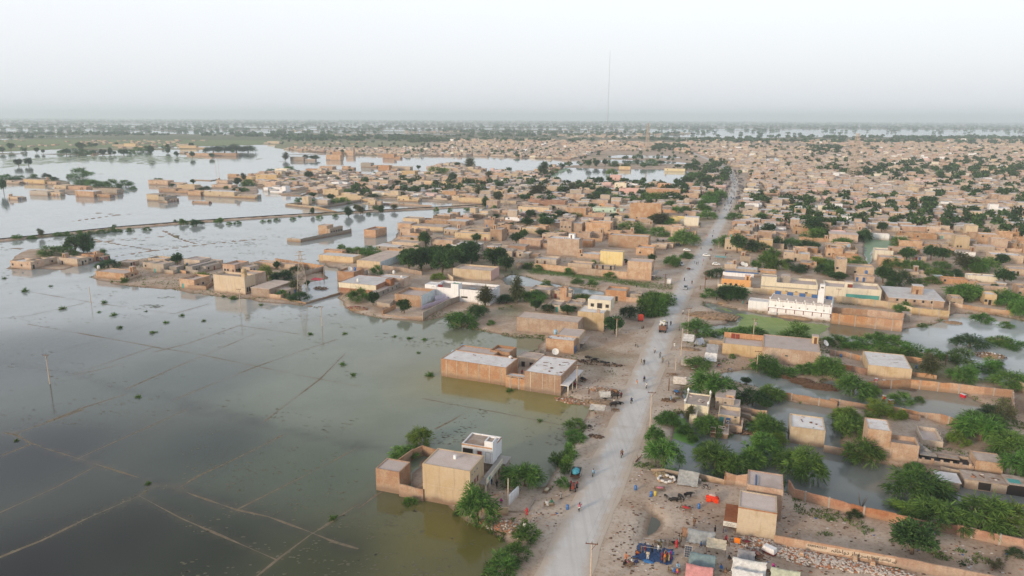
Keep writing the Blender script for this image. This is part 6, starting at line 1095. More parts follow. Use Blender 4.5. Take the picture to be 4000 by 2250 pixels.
used = set(); LBL = {}
for rt_, nm_ in ((True, 'right'), (False, 'left')):          # rows as they lie one behind the other
    qs = sorted([(proj((q[0], q[1], .6)), q) for q in lots[:nind] if (q[0] > q[1]*.345) == rt_], key=lambda q: -q[0][1])
    for i in range(0, len(qs), 8):
        for n_, (_, q) in enumerate(sorted(qs[i:i+8], key=lambda q: q[0][0])): LBL[(q[0], q[1])] = f'walled brick house, {nth(n_+1)} from left in {nth(i//8+1)} row of the dense {nm_} quarter'
for cx, cy, x, y in lots[:nind]:
    k = random.randrange(12); e, pw_, pd_ = PROT[k]; sc_ = (16.2/pw_*random.uniform(.85,1.0), 15./pd_*random.uniform(.85,1.0), random.uniform(.85,1.15)); rt = cx > cy*.345
    lb = LBL[(cx, cy)]
    if k in used: copy_tree(e, (x, y, .6), GRID+random.gauss(0,.04), sc_, label=lb, cat='house', group='walled houses of the town quarters')
    else: used.add(k); e.location = (x, y, .6); e.rotation_euler.z = GRID; e.scale = sc_; tag(e, lb, 'house', 'walled houses of the town quarters')
for k in range(12):
    if k not in used:
        e = PROT[k][0]
        for c in kids(e):
            for d_ in kids(c): bpy.data.objects.remove(d_)
            bpy.data.objects.remove(c)
        bpy.data.objects.remove(e)
FB = []
for cx, cy, x, y in lots[nind:]:
    a = GRID+random.gauss(0,.06); wl = random.choice((0,0,1,1,2,3,4)); wl = random.choice((5,6,7)) if random.random() < .1 else wl
    for q in range(random.choice((2,3,3,4))):
        u, v = random.uniform(-6,6), random.uniform(-6,6); FB.append((cx+math.cos(a)*u-math.sin(a)*v, cy+math.sin(a)*u+math.cos(a)*v, random.uniform(2,5), random.uniform(2,4.2), a, random.choice((3,3.3,3.6,4,6.2 if q == 0 else 2.2)), .5, wl, random.choice((8,9,10,10))))
    for q in range(3): u = random.choice((-7.6,7.6)); FB.append((cx+math.cos(a)*u, cy+math.sin(a)*u, .2, 7, a, 2., .5, wl, wl)); FB.append((cx-math.sin(a)*u, cy+math.cos(a)*u, 7, .2, a, 2., .5, wl, wl))
yy = 1700*np.exp(NPR.rand(5200)*1.0); xx = NPR.uniform(-.3, .78, 5200)*yy                       # suburbs beyond a mile and scattered hamlets
kk = (fbm(xx/420., yy/420., 71) + np.where((yy < 2500) & (xx > -200), .12, -.1) >= 0) & (height(xx, yy) > .2)
for x, y in zip(xx[kk], yy[kk]):
    wl = random.choice((0,0,1,1,2,3,4,5 if random.random() < .2 else 1)); FB.append((x, y, random.uniform(3,9), random.uniform(3,7), GRID+random.gauss(0,.1), random.choice((3,3.5,4,6.5)), .4, wl, random.choice((8,9,10))))
yy = NPR.uniform(1300, 2300, 500); xx = NPR.uniform(-.75, -.2, 500)*yy; kk = (height(xx, yy) > .05) & (fbm(xx/200., yy/200., 73) > .06)
for x, y in zip(xx[kk], yy[kk]): FB.append((x, y, random.uniform(3,8), random.uniform(3,6), GRID+random.gauss(0,.2), random.choice((3,3.5)), .3, random.choice((0,1,3)), random.choice((8,9))))
boxes_mesh('far_houses', FB, WM, label='mass of small flat-roofed brick houses of the far town', kind='stuff')
# far trees as one mass
def far_trees(pts, name, leafkind, K=46, fs=.15, **kw):
    P = np.array(pts); n = len(P); rs = np.random.RandomState(5)
    d = rs.normal(size=(n, K, 3)); d /= np.linalg.norm(d, axis=2, keepdims=True); d *= rs.uniform(.45, 1, (n, K, 1))
    c = np.stack([P[:,0], P[:,1], P[:,2]+P[:,4]*.58], -1)[:, None, :] + d*np.stack([P[:,3]*.5, P[:,3]*.5, P[:,4]*.42], -1)[:, None, :]
    a = rs.normal(size=(n, K, 3)); a /= np.linalg.norm(a, axis=2, keepdims=True); b_ = np.cross(a, rs.normal(size=(n, K, 3))); b_ /= np.linalg.norm(b_, axis=2, keepdims=True); s = (P[:,3]*fs)[:, None, None]*rs.uniform(.6, 1.3, (n, K, 1))
    quads = np.stack([c-a*s-b_*s*.6, c+a*s-b_*s*.6, c+a*s+b_*s*.6, c-a*s+b_*s*.6], 2).reshape(-1, 4, 3); pal = np.array(PAL[leafkind]); col = pal[rs.randint(0, 3, n*K)]*np.repeat(rs.uniform(.7, 1.25, n), K)[:, None]
    return link(name, leaf_mesh(name, quads, col), **kw)
FT = []
yy = 380*np.exp(NPR.rand(8000)*2.75); xx = NPR.uniform(-.82, .85, 8000)*yy; dn = fbm(xx/130., yy/130., 83); g_ = height(xx, yy)
town = (yy < 2300) & (xx > -.25*yy); rt = xx > yy*.345
kk = ~(town & (yy < 620) & ((dn < .02) | ~rt)) & ~(town & (dn < np.where(yy > 620, -.07, .03))) & ~(~town & ((dn < .06) | (g_ < .05) | (yy < 900))) & ~((g_ < .3) & town) & (ldist(ROADP, xx, yy, 30) > 9) & (sdist(LANDS[3], xx, yy) < 5)
for x, y, g in zip(xx[kk], yy[kk], g_[kk]): wm = random.uniform(4, 9); FT.append((x, y, max(g, 0), wm, wm*random.uniform(.7, 1.1)))
W1 = poly(*P_('t',(1000,215),(1300,240),(1700,160),(2100,140),(2600,150),(2600,300),(2000,320),(1700,290),(1250,290),(1050,260)))
for pg, n in ((W1, 150), (poly(*P_('t',(900,50),(1150,40),(1150,110),(950,115))), 160), (poly(*P_('q',(1850,60),(2200,50),(2260,110),(1850,115))), 120), (poly(*P_('t',(0,180),(260,170),(330,300),(150,360),(0,290))), 45), (poly(*P_('p',(1500,0),(1800,-15),(1950,15),(1550,25))), 120)):
    lo, hi = pg.min(0), pg.max(0); xs = NPR.uniform(lo[0], hi[0], n*3); ys = NPR.uniform(lo[1], hi[1], n*3); okk = sdist(pg, xs, ys) > 0
    for x, y in list(zip(xs[okk], ys[okk]))[:n]:
        wm = random.uniform(6, 11); FT.append((x, y, .4, wm, wm*random.uniform(.7,1.)))
far_trees(FT, 'far_trees', 'neem', 76, .115, label='dark green trees scattered between the far houses as one mass', kind='stuff')
FT2 = []
yy = 2300*np.exp(NPR.rand(14000)*2.1); xx = NPR.uniform(-.85, .9, 14000)*yy; g_ = height(xx, yy)
kk = ((g_ > .1) | (NPR.rand(14000) < .13)) & (fbm(xx/600., yy/200., 87) > -.03) & (sdist(LANDS[3], xx, yy) < 10)
for x, y in zip(xx[kk], yy[kk]): wm = random.uniform(8, 16)*(1+y/6000); FT2.append((x, y, 0, wm, random.uniform(5, 11)*(1+y/14000)))
far_trees(FT2, 'far_woods', 'dark', 30, .18, label='far-off tree belts along the flooded plain up to the horizon', kind='stuff')
# ------------------------------------------------------------------ poles, pylons, masts
def pole(r, x, y, ytop, label, zb=LZ, arm=1, kind='concrete', lean=0.):
    A = G(r, x, y, zb); h = hgt(r, x, ytop, A); g = min(gz(A.x, A.y), zb); e = empty('utility_pole', (A.x, A.y, g), GRID+.2, label=label, cat='pole')
    h += zb-g
    MB().tube([(0,0,-.6),(lean*.5,0,h*.5),(lean,0,h)], [.17,.14,.10], 8).build('post', 'steelpale' if kind == 'concrete' else 'wood', e)
    for k in range(arm):
        a = MB().box(lean-.95, lean+.95, -.19, -.10, h-.35-k*.8, h-.22-k*.8).build('crossarm', 'wood', e)
        for u in (-.85, 0, .85): MB().lathe([(.03,0),(.06,.05),(.04,.1),(.06,.15),(.02,.24)], 6, (lean+u, -.145, h-.22-k*.8)).build('insulator', 'wood', a)
    if arm: MB().bar((lean*.8,-.15,h-1.3),(lean+.6,-.15,h-.4),.06).build('brace', 'wood', e)
    return e, Vector((A.x, A.y, g+h))
PT = {}
for key, a in {'w1':('i',360,920,705,'lone utility pole with crossarm standing in the open flood at left',0), 'w2':('i',1730,400,235,'utility pole in the water before the island compounds',0), 'w3':('i',2315,505,360,'utility pole in the water below the steel pylon',0), 'w4':('i',655,340,222,'thin pole far out in the water left of the bushes',0),
 'a1':('a',1303,900,600,'bare concrete pole at the corner of the yellow house yard',.5), 'b1':('b',235,1600,1150,'wooden pole with heavy crossarm at the near edge of the road',LZ), 'd1':('d',95,1385,1035,'tall utility pole on the right verge near the cream turreted house',LZ), 'd2':('d',388,700,440,'slender pole beside the white roadside tents',LZ), 'd3':('d',450,490,245,'utility pole behind the mesquite tree at the roadside',LZ),
 'd4':('d',1065,560,345,'pole with transformer above the low tan house',LZ), 'd5':('d',1100,835,650,'double pole by the pond-side tree',LZ), 'd6':('d',270,1028,912,'short leaning post on the right verge',LZ), 'd7':('d',335,840,715,'thin bare post beside the road tents',LZ), 'm1':('m',493,735,525,'dark pole at the bend beside the yellow wall',LZ), 'm2':('m',565,600,520,'short pale pole before the roadside bush',LZ), 'm3':('m',1280,790,580,'pale pole against the cream school',LZ), 'm4':('m',2160,900,730,'pale pole beside the cream house with red door',LZ), 'm5':('m',668,225,140,'utility pole under the trees right of the road',LZ),
 'g1':('g',1830,400,225,'pale pole before the round neem tree',LZ), 'g2':('g',1455,890,660,'lattice-like concrete pole in front of the long brick house',LZ), 'l1':('l',1705,1060,880,'white pole above the red lorry',LZ), 'l2':('l',2020,780,640,'dark post at the corner shop',LZ), 'k1':('k',645,360,245,'utility pole with crossarm beside the deep blue-sided house',.4), 'n1':('n',1140,490,345,'pale street pole among the trees right of the mosque',LZ), 'e1':('e',1190,800,690,'wooden post at the terrace end by the right pond',.3), 'n2':('n',1405,1090,850,'thin pole against the brick hall wall',.3), 'j1':('j',810,370,210,'thin pole among the island houses',.3),
 'o1':('o',800,195,10,'left one of two tall poles far out on the flooded plain',0), 'o2':('o',836,195,20,'right one of two tall poles far out on the flooded plain',0), 'o3':('o',2178,245,65,'left one of the pole pair behind the flooded hamlet',0), 'o4':('o',2208,250,70,'right one of the pole pair behind the flooded hamlet',0), 'q1':('q',625,400,335,'grey pole at the reservoir corner',.4), 't1':('t',860,550,470,'thin pole right of the far road',LZ)}.items():
    PT[key] = pole(*a[:5], zb=a[5], arm=0 if key in ('a1','d2','d6','d7','e1','m2','n2','j1','t1','w4') else 1, kind='wood' if key in ('m1','l2','d6','e1') else 'concrete')
MB().lathe([(.35,0),(.4,.1),(.4,.9),(.3,1.)], 10, (.5,-.3,PT['d4'][1].z-3.)).build('transformer', 'steel', PT['d4'][0])
MB().lathe([(.3,0),(.35,.1),(.35,.7),(.25,.8)], 10, (.45,-.3,PT['m1'][1].z-4.)).build('transformer', 'wood', PT['m1'][0])
def wire(name, pts, label, sag=.9):
    o = empty(name, (pts[0].x, pts[0].y, 0), label=label, cat='power line')
    for off in (-.85, 0, .85):
        P = []
        for a, b_ in zip(pts, pts[1:]):
            for k in range(12): q = a.lerp(b_, k/12); P.append((q.x+off-pts[0].x, q.y-pts[0].y, q.z-.1-sag*4*(k/12)*(1-k/12)))
        MB().tube(P, .006, 3).build('wire', 'black', o)
wire('power_line', [PT['b1'][1], PT['d1'][1], PT['d3'][1], PT['m5'][1]], 'power line strung along the right side of the road')
wire('power_line', [PT['w1'][1], PT['w2'][1], PT['k1'][1]], 'power line crossing the open flood from the lone pole', 1.6)
def lattice(name, base, h, w0, w1, label, mat, legs=4, cat='tower', seg=None, bandc=None, arms=()):
    e = empty(name, base, .3, label=label, cat=cat); n = seg or max(6, int(h/2.6)); R = w0/2; ts = .04 if cat == 'mast' else max(.10, h*.004)
    ang = [PI/4+2*PI*k/legs for k in range(legs)]
    def pt(k, i): t_ = i/n; rr = R*(1-t_)+w1/2*t_; return Vector((rr*1.414*math.cos(ang[k%legs]), rr*1.414*math.sin(ang[k%legs]), h*t_))
    for k in range(legs): MB().bar(pt(k,0)-Vector((0,0,.8)), pt(k,n), ts*1.5).build('leg', mat, e)
    m = MB()
    for i in range(n):
        for k in range(legs): m.bar(pt(k,i), pt(k+1,i+1), ts); m.bar(pt(k+1,i), pt(k,i+1), ts); m.bar(pt(k,i+1), pt(k+1,i+1), ts)
    m.build('bracing', mat, e)
    for z, l in arms: MB().bar((-l,0,z),(l,0,z+.2),ts*2,ts*2).build('crossarm', mat, e)
    return e
A = G('j',2065,580,.2); hp = hgt('j',2050,190,A); lattice('steel_pylon', (A.x,A.y,.2), hp, 4.6, .8, 'pale steel lattice pylon rising over the flooded island yard', 'steelpale', arms=((hp*.8,2.4),(hp*.9,2.2),(hp*.98,1.6)), cat='pylon')
A = G('p',2510,690,LZ); hp = hgt('p',2505,490,A); lattice('steel_pylon', (A.x,A.y,.4), hp, 5, .8, 'steel lattice pylon at the end of the causeway', 'steelpale', arms=((hp*.8,2.4),(hp*.92,2.2)), cat='pylon')
A = G('F',1526,395,LZ); hp = hgt('F',1532,128,A); ms = lattice('radio_mast', (A.x,A.y,.4), hp, .55, .45, 'very tall thin guyed radio mast against the sky', 'steel', 3, 'mast', 46)
for k in range(3):
    for z in (.35,.7): MB().tube([(0,0,hp*z),(math.cos(2*PI*k/3)*hp*.42,math.sin(2*PI*k/3)*hp*.42,0)], .035, 3).build('guy_wire', 'steel', ms)
A = G('t',1255,275,LZ); hp = hgt('t',1275,-60,A); tw = lattice('telecom_tower', (A.x,A.y,.4), hp, 12, 2.6, 'red and white telecom tower standing in the right-hand trees', 'steelpale', 4, 'tower', 20)
for z in (.86,.93,.98):
    for k in range(3): MB().lathe([(.3,0),(.9,.3),(.9,.6),(.2,.7)], 8, (1.8*math.cos(2.1*k), 1.8*math.sin(2.1*k), hp*z)).build('antenna_dish', 'wallwhite', tw)
A = G('q',1795,120,LZ); lattice('telecom_tower', (A.x,A.y,.4), 62, 9, 2, 'slim lattice tower behind the upper reservoir', 'steelpale', 4, 'tower', 18)
# ------------------------------------------------------------------ small kit
def rest(r, x, y, z=LZ): p = G(r, x, y, z); return Vector((p.x, p.y, max(gz(p.x, p.y), -.05)))
def proto_drum():
    e = empty('drum'); MB().lathe([(.27,0),(.29,.02),(.29,.29),(.305,.31),(.29,.33),(.29,.58),(.305,.6),(.29,.62),(.29,.86),(.26,.88)], 14).build('body', 'plastic', e, True); MB().lathe([(.25,.88),(.25,.93),(.06,.95)], 12).build('lid', 'plastic', e, True); return e
def proto_tank():
    e = empty('water_tank'); MB().lathe([(.55,0),(.6,.05),(.6,.4),(.62,.45),(.6,.5),(.6,.9),(.62,.95),(.6,1.),(.58,1.3),(.3,1.5)], 16).build('body', 'plastic', e, True); MB().lathe([(.26,1.5),(.26,1.6),(.05,1.64)], 12).build('lid', 'plastic', e, True); return e
def proto_dish():
    e = empty('satellite_dish'); m = MB(); prof = [(.05,0),(.5,.06),(.85,.2),(1.05,.36)]
    m.lathe(prof+[(1.03,.40),(.83,.24),(.48,.1),(.02,.04)], 18); o = m.build('reflector', 'paint', e, True); o.location = (0,0,.9); o.rotation_euler = (math.radians(52), 0, .3)
    MB().bar((0,0,0),(0,.1,1.),.09).build('mast', 'steel', e); f = MB(); f.bar((.5,-.4,.9),(0,-.75,1.75),.04); f.bar((-.5,-.4,.9),(0,-.75,1.75),.04); f.build('feed_arm', 'steel', e); return e
def proto_charpoy():
    e = empty('charpoy')
    for x in (-.95,.95):
        for y in (-.45,.45): MB().lathe([(.05,0),(.035,.1),(.05,.3),(.05,.52)], 8, (x,y,0)).build('leg', 'wood', e)
    m = MB(); 
    for y in (-.45,.45): m.bar((-.95,y,.44),(.95,y,.44),.07)
    for x in (-.95,.95): m.bar((x,-.45,.441),(x,.45,.441),.07)
    m.build('frame', 'wood', e); m = MB()
    for k in range(12): y = -.4+k*.073; m.box(-.9,.9,y,y+.05,.44,.455)
    m.build('webbing', 'straw', e); m = MB(); m.blob((.1,0,.52),(.75,.38,.12),12,5,.2).build('bedding', 'cloth', e, True); return e
def put(store, key, e, loc, rz, cols=None, scale=None, label=None, cat=None, group=None, **kw):
    return copy_tree(e, loc, rz, scale, cols, label=label, cat=cat, group=group)
PALC = {'white':(.72,.72,.70),'black':(.02,.02,.022),'blue':(.05,.16,.42),'sky':(.28,.46,.62),'red':(.55,.05,.06),'pink':(.62,.22,.28),'brown':(.22,.13,.08),'grey':(.30,.30,.30),'green':(.06,.22,.14),'teal':(.08,.32,.32),'orange':(.70,.20,.04),'magenta':(.45,.05,.25),'cream':(.62,.55,.42),'maroon':(.20,.03,.05),'khaki':(.36,.30,.20),'olive':(.18,.18,.08),'yellow':(.62,.48,.08),'navy':(.03,.05,.16)}
def person(r, x, y, pose, face, top, low, where, robe=0, z=LZ, dz=0., sc=1., holds=''):
    p = rest(r, x, y, z); fem = robe
    do = {'stand':'standing','walk':'walking','sit':'sitting','squat':'crouching','ride':'riding'}[pose]
    lab = f'person in {top} {"robe" if robe else "tunic"} {do} {where}'
    return put('p', pose, PERS[(pose, robe, robe)], p+Vector((0,0,dz)), face, {'tunic':PALC[top],'trousers':PALC[low],'shawl':PALC[low]}, (sc,sc,sc), label=lab, cat='person', group='people about the town')
def proto_bike():
    e = empty('motorcycle')
    for y, nm in ((-.62,'wheel'),(.6,'wheel')):
        m = MB(); n = 16
        for r0, r1, nm2 in ((.30,.24,None),):
            for s in (-.05,.05): pass
        ring = []
        for j in range(n):
            a = 2*PI*j/n; ring.append([m.pt(dx, y+rr*math.cos(a), .3+rr*math.sin(a)) for dx, rr in ((-.05,.24),(-.05,.29),(.05,.29),(.05,.24))])
        for j in range(n):
            q, w_ = ring[j], ring[(j+1)%n]
            for k in range(4): m.f.append([q[k], q[(k+1)%4], w_[(k+1)%4], w_[k]])
        wh = m.build('wheel', 'rubber', e); s_ = MB()
        for k in range(6): a = PI*k/6; s_.bar((0,y-.24*math.cos(a),.3-.24*math.sin(a)),(0,y+.24*math.cos(a),.3+.24*math.sin(a)),.02)
        s_.build('spoke', 'steel', wh)
    MB().tube([(0,-.28,.78),(0,-.05,.82),(0,.12,.78)], [.10,.14,.1], 10).build('fuel_tank', 'paint', e, True); MB().tube([(0,.1,.76),(0,.4,.78),(0,.66,.8)], [.09,.12,.07], 8).build('seat', 'black', e, True)
    MB().blob((0,-.02,.42),(.15,.2,.16),8,6,.05).build('engine', 'steel', e); m = MB(); m.bar((.06,-.62,.3),(.05,-.42,.95),.04); m.bar((-.06,-.62,.3),(-.05,-.42,.95),.04); m.build('fork', 'steel', e)
    MB().tube([(-.34,-.3,1.),(-.1,-.42,.97),(.1,-.42,.97),(.34,-.3,1.)], .02, 6).build('handlebar', 'black', e); MB().lathe([(.03,-.06),(.1,0),(.1,.05)], 10, (0,-.52,.88)).build('headlight', 'steel', e); m = MB(); m.bar((0,-.3,.72),(0,.0,.35),.06); m.bar((0,.0,.35),(0,.6,.32),.07); m.bar((.13,.1,.3),(.14,.72,.36),.07); m.build('frame', 'black', e); return e
BIKE = proto_bike(); DRUM = proto_drum(); TANK = proto_tank(); DISH = proto_dish(); CHAR = proto_charpoy()
def bike(r, x, y, face, col, where, rider=None, low='khaki', two=None):
    p = rest(r, x, y); z = LZ+.08 if ldist(ROADP, np.array([p.x]), np.array([p.y]))[0] < 4.2 else p.z; p.z = z
    put('bike', 0, BIKE, p, face, {'fuel_tank':PALC[col]}, label=f'{col} motorcycle {where}', cat='motorcycle', group='motorcycles')
    if rider:
        d = Vector((math.sin(face), -math.cos(face), 0))
        copy_tree(PERS[('ride',0,0)], p-d*.22+Vector((0,0,.1)), face, None, {'tunic':PALC[rider],'trousers':PALC[low]}, label=f'rider in {rider} on the {col} motorcycle {where}', cat='person', group='people about the town')
    if two:
        d = Vector((math.sin(face), -math.cos(face), 0)); copy_tree(PERS[('sit',0,0)], p-d*.62+Vector((0,0,.4)), face, None, {'tunic':PALC[two],'trousers':PALC[low]}, label=f'passenger in {two} on the {col} motorcycle {where}', cat='person', group='people about the town')
AWAY = math.pi-.33; TOWARD = -.33       # facing along the road
for a in (('b',510,412,TOWARD,'red','beside the big roadside mesquite','brown','maroon'), ('b',262,578,AWAY,'black','alone in the middle of the near road','sky','sky'), ('b',145,875,AWAY,'maroon','nearest to the camera on the road','pink','white','pink'),
 ('d',290,412,AWAY,'black','beside the loaded lorry','black','navy'), ('d',403,305,TOWARD,'white','in the middle of the far road stretch','white','grey'), ('d',138,672,TOWARD,'red','on the left lane before the tents','white','khaki'), ('d',188,718,TOWARD,'blue','beside another rider at the tents','grey','grey','brown'), ('d',212,762,TOWARD,'teal','following close behind two riders','khaki','khaki'), ('d',38,785,TOWARD,'grey','at the left road edge by the pole','black','black'), ('d',40,940,AWAY,'olive','heading off past the small tent','navy','black'), ('d',62,1005,AWAY,'orange','just before the tall roadside pole','white','white'), ('d',370,458,TOWARD,'green','by the post behind the lorry','grey','khaki'), ('g',1972,1025,AWAY,'navy','on the near road beside the buffalo pen','navy','black')):
    bike(a[0], a[1], a[2], a[3], a[4], a[5], a[6], a[7], a[8] if len(a) > 8 else None)
for a in (('b',1245,690,1.2,'black','parked by the grey tarpaulin tent'), ('d',745,812,.8,'red','parked under the white tents'), ('d',800,745,2.,'grey','parked near the bush behind the tents'), ('d',850,828,1.5,'blue','lying by the pond behind the tents'), ('g',2020,495,.5,'khaki','parked outside the shops'), ('d',597,610,.4,'brown','parked before the blue-striped tent')): bike(*a)
for a in (('a',1465,928,'walk',-1.2,'red','red','before the yellow house gate',1), ('a',1762,778,'walk',2.,'grey','grey','across the yard by the road',0), ('a',1640,840,'sit',.4,'white','white','on the charpoy left of the road',0,LZ,.08), ('a',1680,828,'sit',.4,'green','white','on the charpoy beside a friend in white',0,LZ,.08), ('a',1240,812,'squat',.5,'magenta','magenta','inside the yellow house court',1), ('a',1160,655,'stand',2.,'blue','blue','deep in the yellow house court',0), ('a',1110,668,'squat',1.,'sky','white','by the yellow house wall',0), ('a',1205,680,'stand',.3,'black','black','in the shade of the yellow house court',0), ('a',1448,1052,'stand',.2,'white','white','among the bushes at the road bank',0),
 ('b',680,1250,'stand',1.5,'brown','brown','at the left of the blue sheet',0), ('b',712,1250,'stand',.6,'maroon','grey','inside the metal frame by the blue sheet',0), ('b',735,1305,'stand',3.,'cream','white','in front on the blue sheet',0), ('b',772,1250,'stand',.4,'black','black','at the middle of the metal frame',0), ('b',825,1245,'stand',5.,'white','grey','at the right end of the metal frame',0), ('b',855,1225,'stand',4.6,'khaki','brown','behind the blue sheet at right',0), ('b',845,1205,'walk',4.,'olive','brown','behind the others at the blue sheet',0), ('b',640,1262,'squat',1.5,'orange','maroon','on the left edge of the blue sheet',0),
 ('b',545,1320,'stand',1.6,'orange','maroon','at the near-left group by the road',0), ('b',530,1352,'squat',1.4,'black','black','foremost in the near-left group',0), ('b',558,1345,'squat',1.2,'pink','cream','between two others in the near-left group',0), ('b',595,1340,'sit',1.1,'white','white','at the middle of the near-left group',0), ('b',640,1345,'sit',5.,'navy','navy','at the right of the near-left group',0),
 ('b',860,1320,'stand',1.,'maroon','maroon','at the left of the women by the blue sheet',1), ('b',882,1340,'stand',.4,'brown','orange','foremost of the women by the blue sheet',1), ('b',900,1320,'stand',5.6,'olive','maroon','third among the women by the blue sheet',1), ('b',918,1325,'stand',5.,'khaki','brown','fourth among the women by the blue sheet',1), ('b',932,1312,'stand',4.6,'magenta','magenta','at the right end of the women by the blue sheet',1), ('b',890,1300,'stand',.1,'cream','brown','behind the women by the blue sheet',1),
 ('b',985,1210,'stand',.2,'red','red','beside the dark charpoy',1), ('b',1005,1170,'stand',1.,'grey','grey','left of the grey tent',0), ('b',1025,1150,'stand',5.,'khaki','brown','behind the dark charpoy',0), ('b',1198,1200,'walk',1.2,'blue','navy','crossing before the cream awning',0,LZ,0,.7), ('b',1320,1080,'stand',1.,'black','brown','behind the grey tent',0), ('b',1140,1015,'stand',3.,'brown','brown','at the back corner of the grey tent',0),
 ('b',995,1390,'sit',.4,'sky','white','on the charpoy near the pink tent',0,LZ,.08), ('b',960,1425,'squat',.5,'blue','blue','beside the pink tent charpoy',1), ('b',985,1430,'squat',.9,'magenta','orange','right by the pink tent charpoy',1), ('b',1370,1400,'sit',.6,'blue','grey','before the blue-grey tent',0), ('b',1410,1420,'squat',1.,'brown','brown','between the white and blue-grey tents',0), ('b',1390,1165,'squat',.8,'maroon','maroon','behind the cream awning',0), ('b',1438,1310,'squat',.9,'black','black','at the cooking place between the tents',1), ('b',1825,1420,'stand',.3,'magenta','magenta','right of the white tent',1), ('b',1415,1170,'stand',5.,'red','maroon','under the orange cloth',1),
 ('d',327,188,'walk',2.6,'black','black','on the far left road verge',1), ('d',343,190,'walk',2.6,'teal','white','beside the one in black on the far road verge',0), ('d',325,620,'walk',AWAY,'white','white','on the right verge by the first tent',0), ('d',267,805,'stand',.4,'grey','khaki','alone on the right of the three riders',0), ('d',12,780,'walk',1.,'khaki','khaki','on the left edge beside the dark rider',0), ('d',290,1130,'stand',1.,'sky','white','beside the dung heap near the tall pole',0), ('d',510,615,'squat',1.,'black','black','outside the first white tent',0), ('d',742,780,'squat',1.,'grey','black','by the red motorcycle under the tents',0), ('d',970,215,'stand',.5,'teal','teal','on the bank at the left of the mosque',0), ('d',1008,212,'squat',1.,'black','navy','on the bank beside the mosque wall',0), ('d',722,178,'stand',1.,'black','black','under the dense trees by the mosque',0), ('d',28,440,'squat',1.,'brown','brown','on the sandy verge left of the lorry',0), ('d',568,75,'walk',TOWARD,'khaki','grey','on the right verge far up the road',0), ('d',490,20,'walk',AWAY,'brown','brown','in the middle of the far road',0),
 ('g',2022,855,'walk',1.3,'orange','cream','on the left verge above the buffalo pen',0), ('g',1570,945,'stand',1.,'brown','maroon','at the corner by the red motorcycles',0), ('g',1875,975,'stand',.4,'maroon','maroon','beside the buffaloes',0), ('g',1807,1010,'squat',1.,'cream','white','between the buffaloes',0), ('g',940,760,'stand',.6,'red','black','in the long brick house court',0), ('g',898,720,'stand',.6,'navy','black','at the door in the long brick house court',0), ('g',1320,850,'stand',1.,'white','white','at the long brick house corner',0),
 ('l',2240,720,'walk',1.,'black','black','crossing the verge above the lane mouth',1), ('l',1700,795,'walk',1.2,'black','black','on the lane by the ditch',0), ('l',290,625,'stand',1.,'navy','navy','at the left end of the lane',0), ('l',1755,1255,'squat',1.,'khaki','grey','on the sand left of the lorry',0), ('k',2075,1205,'squat',1.,'white','pink','on the sandy shore by the big mesquite',0), ('m',330,680,'walk',TOWARD,'brown','maroon','on the road beside the silver jeep',0), ('m',435,745,'walk',1.,'khaki','maroon','by the pole bend',0), ('m',365,420,'stand',1.,'grey','grey','far up the road by the parked cars',0), ('m',390,432,'stand',1.,'black','black','left of the three far up the road',0), ('m',408,432,'stand',1.,'brown','grey','right of the three far up the road',0), ('m',475,395,'walk',1.,'pink','brown','between the two white cars',0), ('m',558,375,'walk',1.,'black','black','below the white car',0), ('m',460,445,'walk',AWAY,'cream','brown','lower left of the parked white car',0), ('m',445,245,'stand',1.,'black','black','by the trees at the far white car',0), ('m',590,90,'walk',AWAY,'navy','grey','far up in the road centre',0), ('m',520,80,'stand',1.,'red','red','far up at the left road edge',0), ('m',600,25,'walk',AWAY,'grey','grey','farthest up the open road',0)):
    person(a[0], a[1], a[2], a[3], a[4], a[5], a[6], a[7], a[8], *(a[9:] if len(a) > 9 else ()))
for a in (('b',630,698,'blue','alone on the sand near the puddle'),('a',1905,-1,'blue',''),('b',37,868,'blue','at the left verge of the road'),('b',765,755,'blue','beside the yellow cans'),('b',1180,860,'blue','next to the red bedding charpoy'),('e',205,712,'blue','on the paved terrace by the brown wall'),('e',914,818,'blue','behind the white-roofed house'),('d',855,690,'navy','at the low tan house front'),('b',800,750,'yellow','beside the blue drum and the buffalo'),('b',1188,640,'grey','under the grey tarpaulin tent')):
    if a[2] > 0: put('drum', 0, DRUM, rest(*a[:3]), random.random(), {'body':PALC[a[3]],'lid':PALC[a[3]]}, label=f'{a[3]} plastic drum {a[4]}', cat='drum', group='plastic drums')
def onroof(r, x, y, z): p = G(r, x, y, z); return p
for a in (('g',830,628,4.0,'white','on the cabin of the long brick house'),('g',290,575,3.6,'sky','lying on the long brick house roof'),('g',1255,375,4.2,'sky','on the row of shops'),('k',640,650,5.2,'white','on the white roof at its front'),('k',1090,545,5.,'white','on the white roof at its back'),('k',1190,610,4.,'white','above the narrow shed'),('k',600,505,4.6,'blue','on the small brick terrace house'),('n',590,545,3.9,'blue','on the grey roof right of the mosque'),('n',366,210,6.,'sky','on the turquoise room'),('j',200,350,3.2,'white','on the leftmost island house')):
    put('tank', 0, TANK, onroof(*a[:4]), 0., {'body':PALC[a[4]],'lid':PALC[a[4]]}, label=f'{a[4]} plastic water tank {a[5]}', cat='water tank', group='roof water tanks')
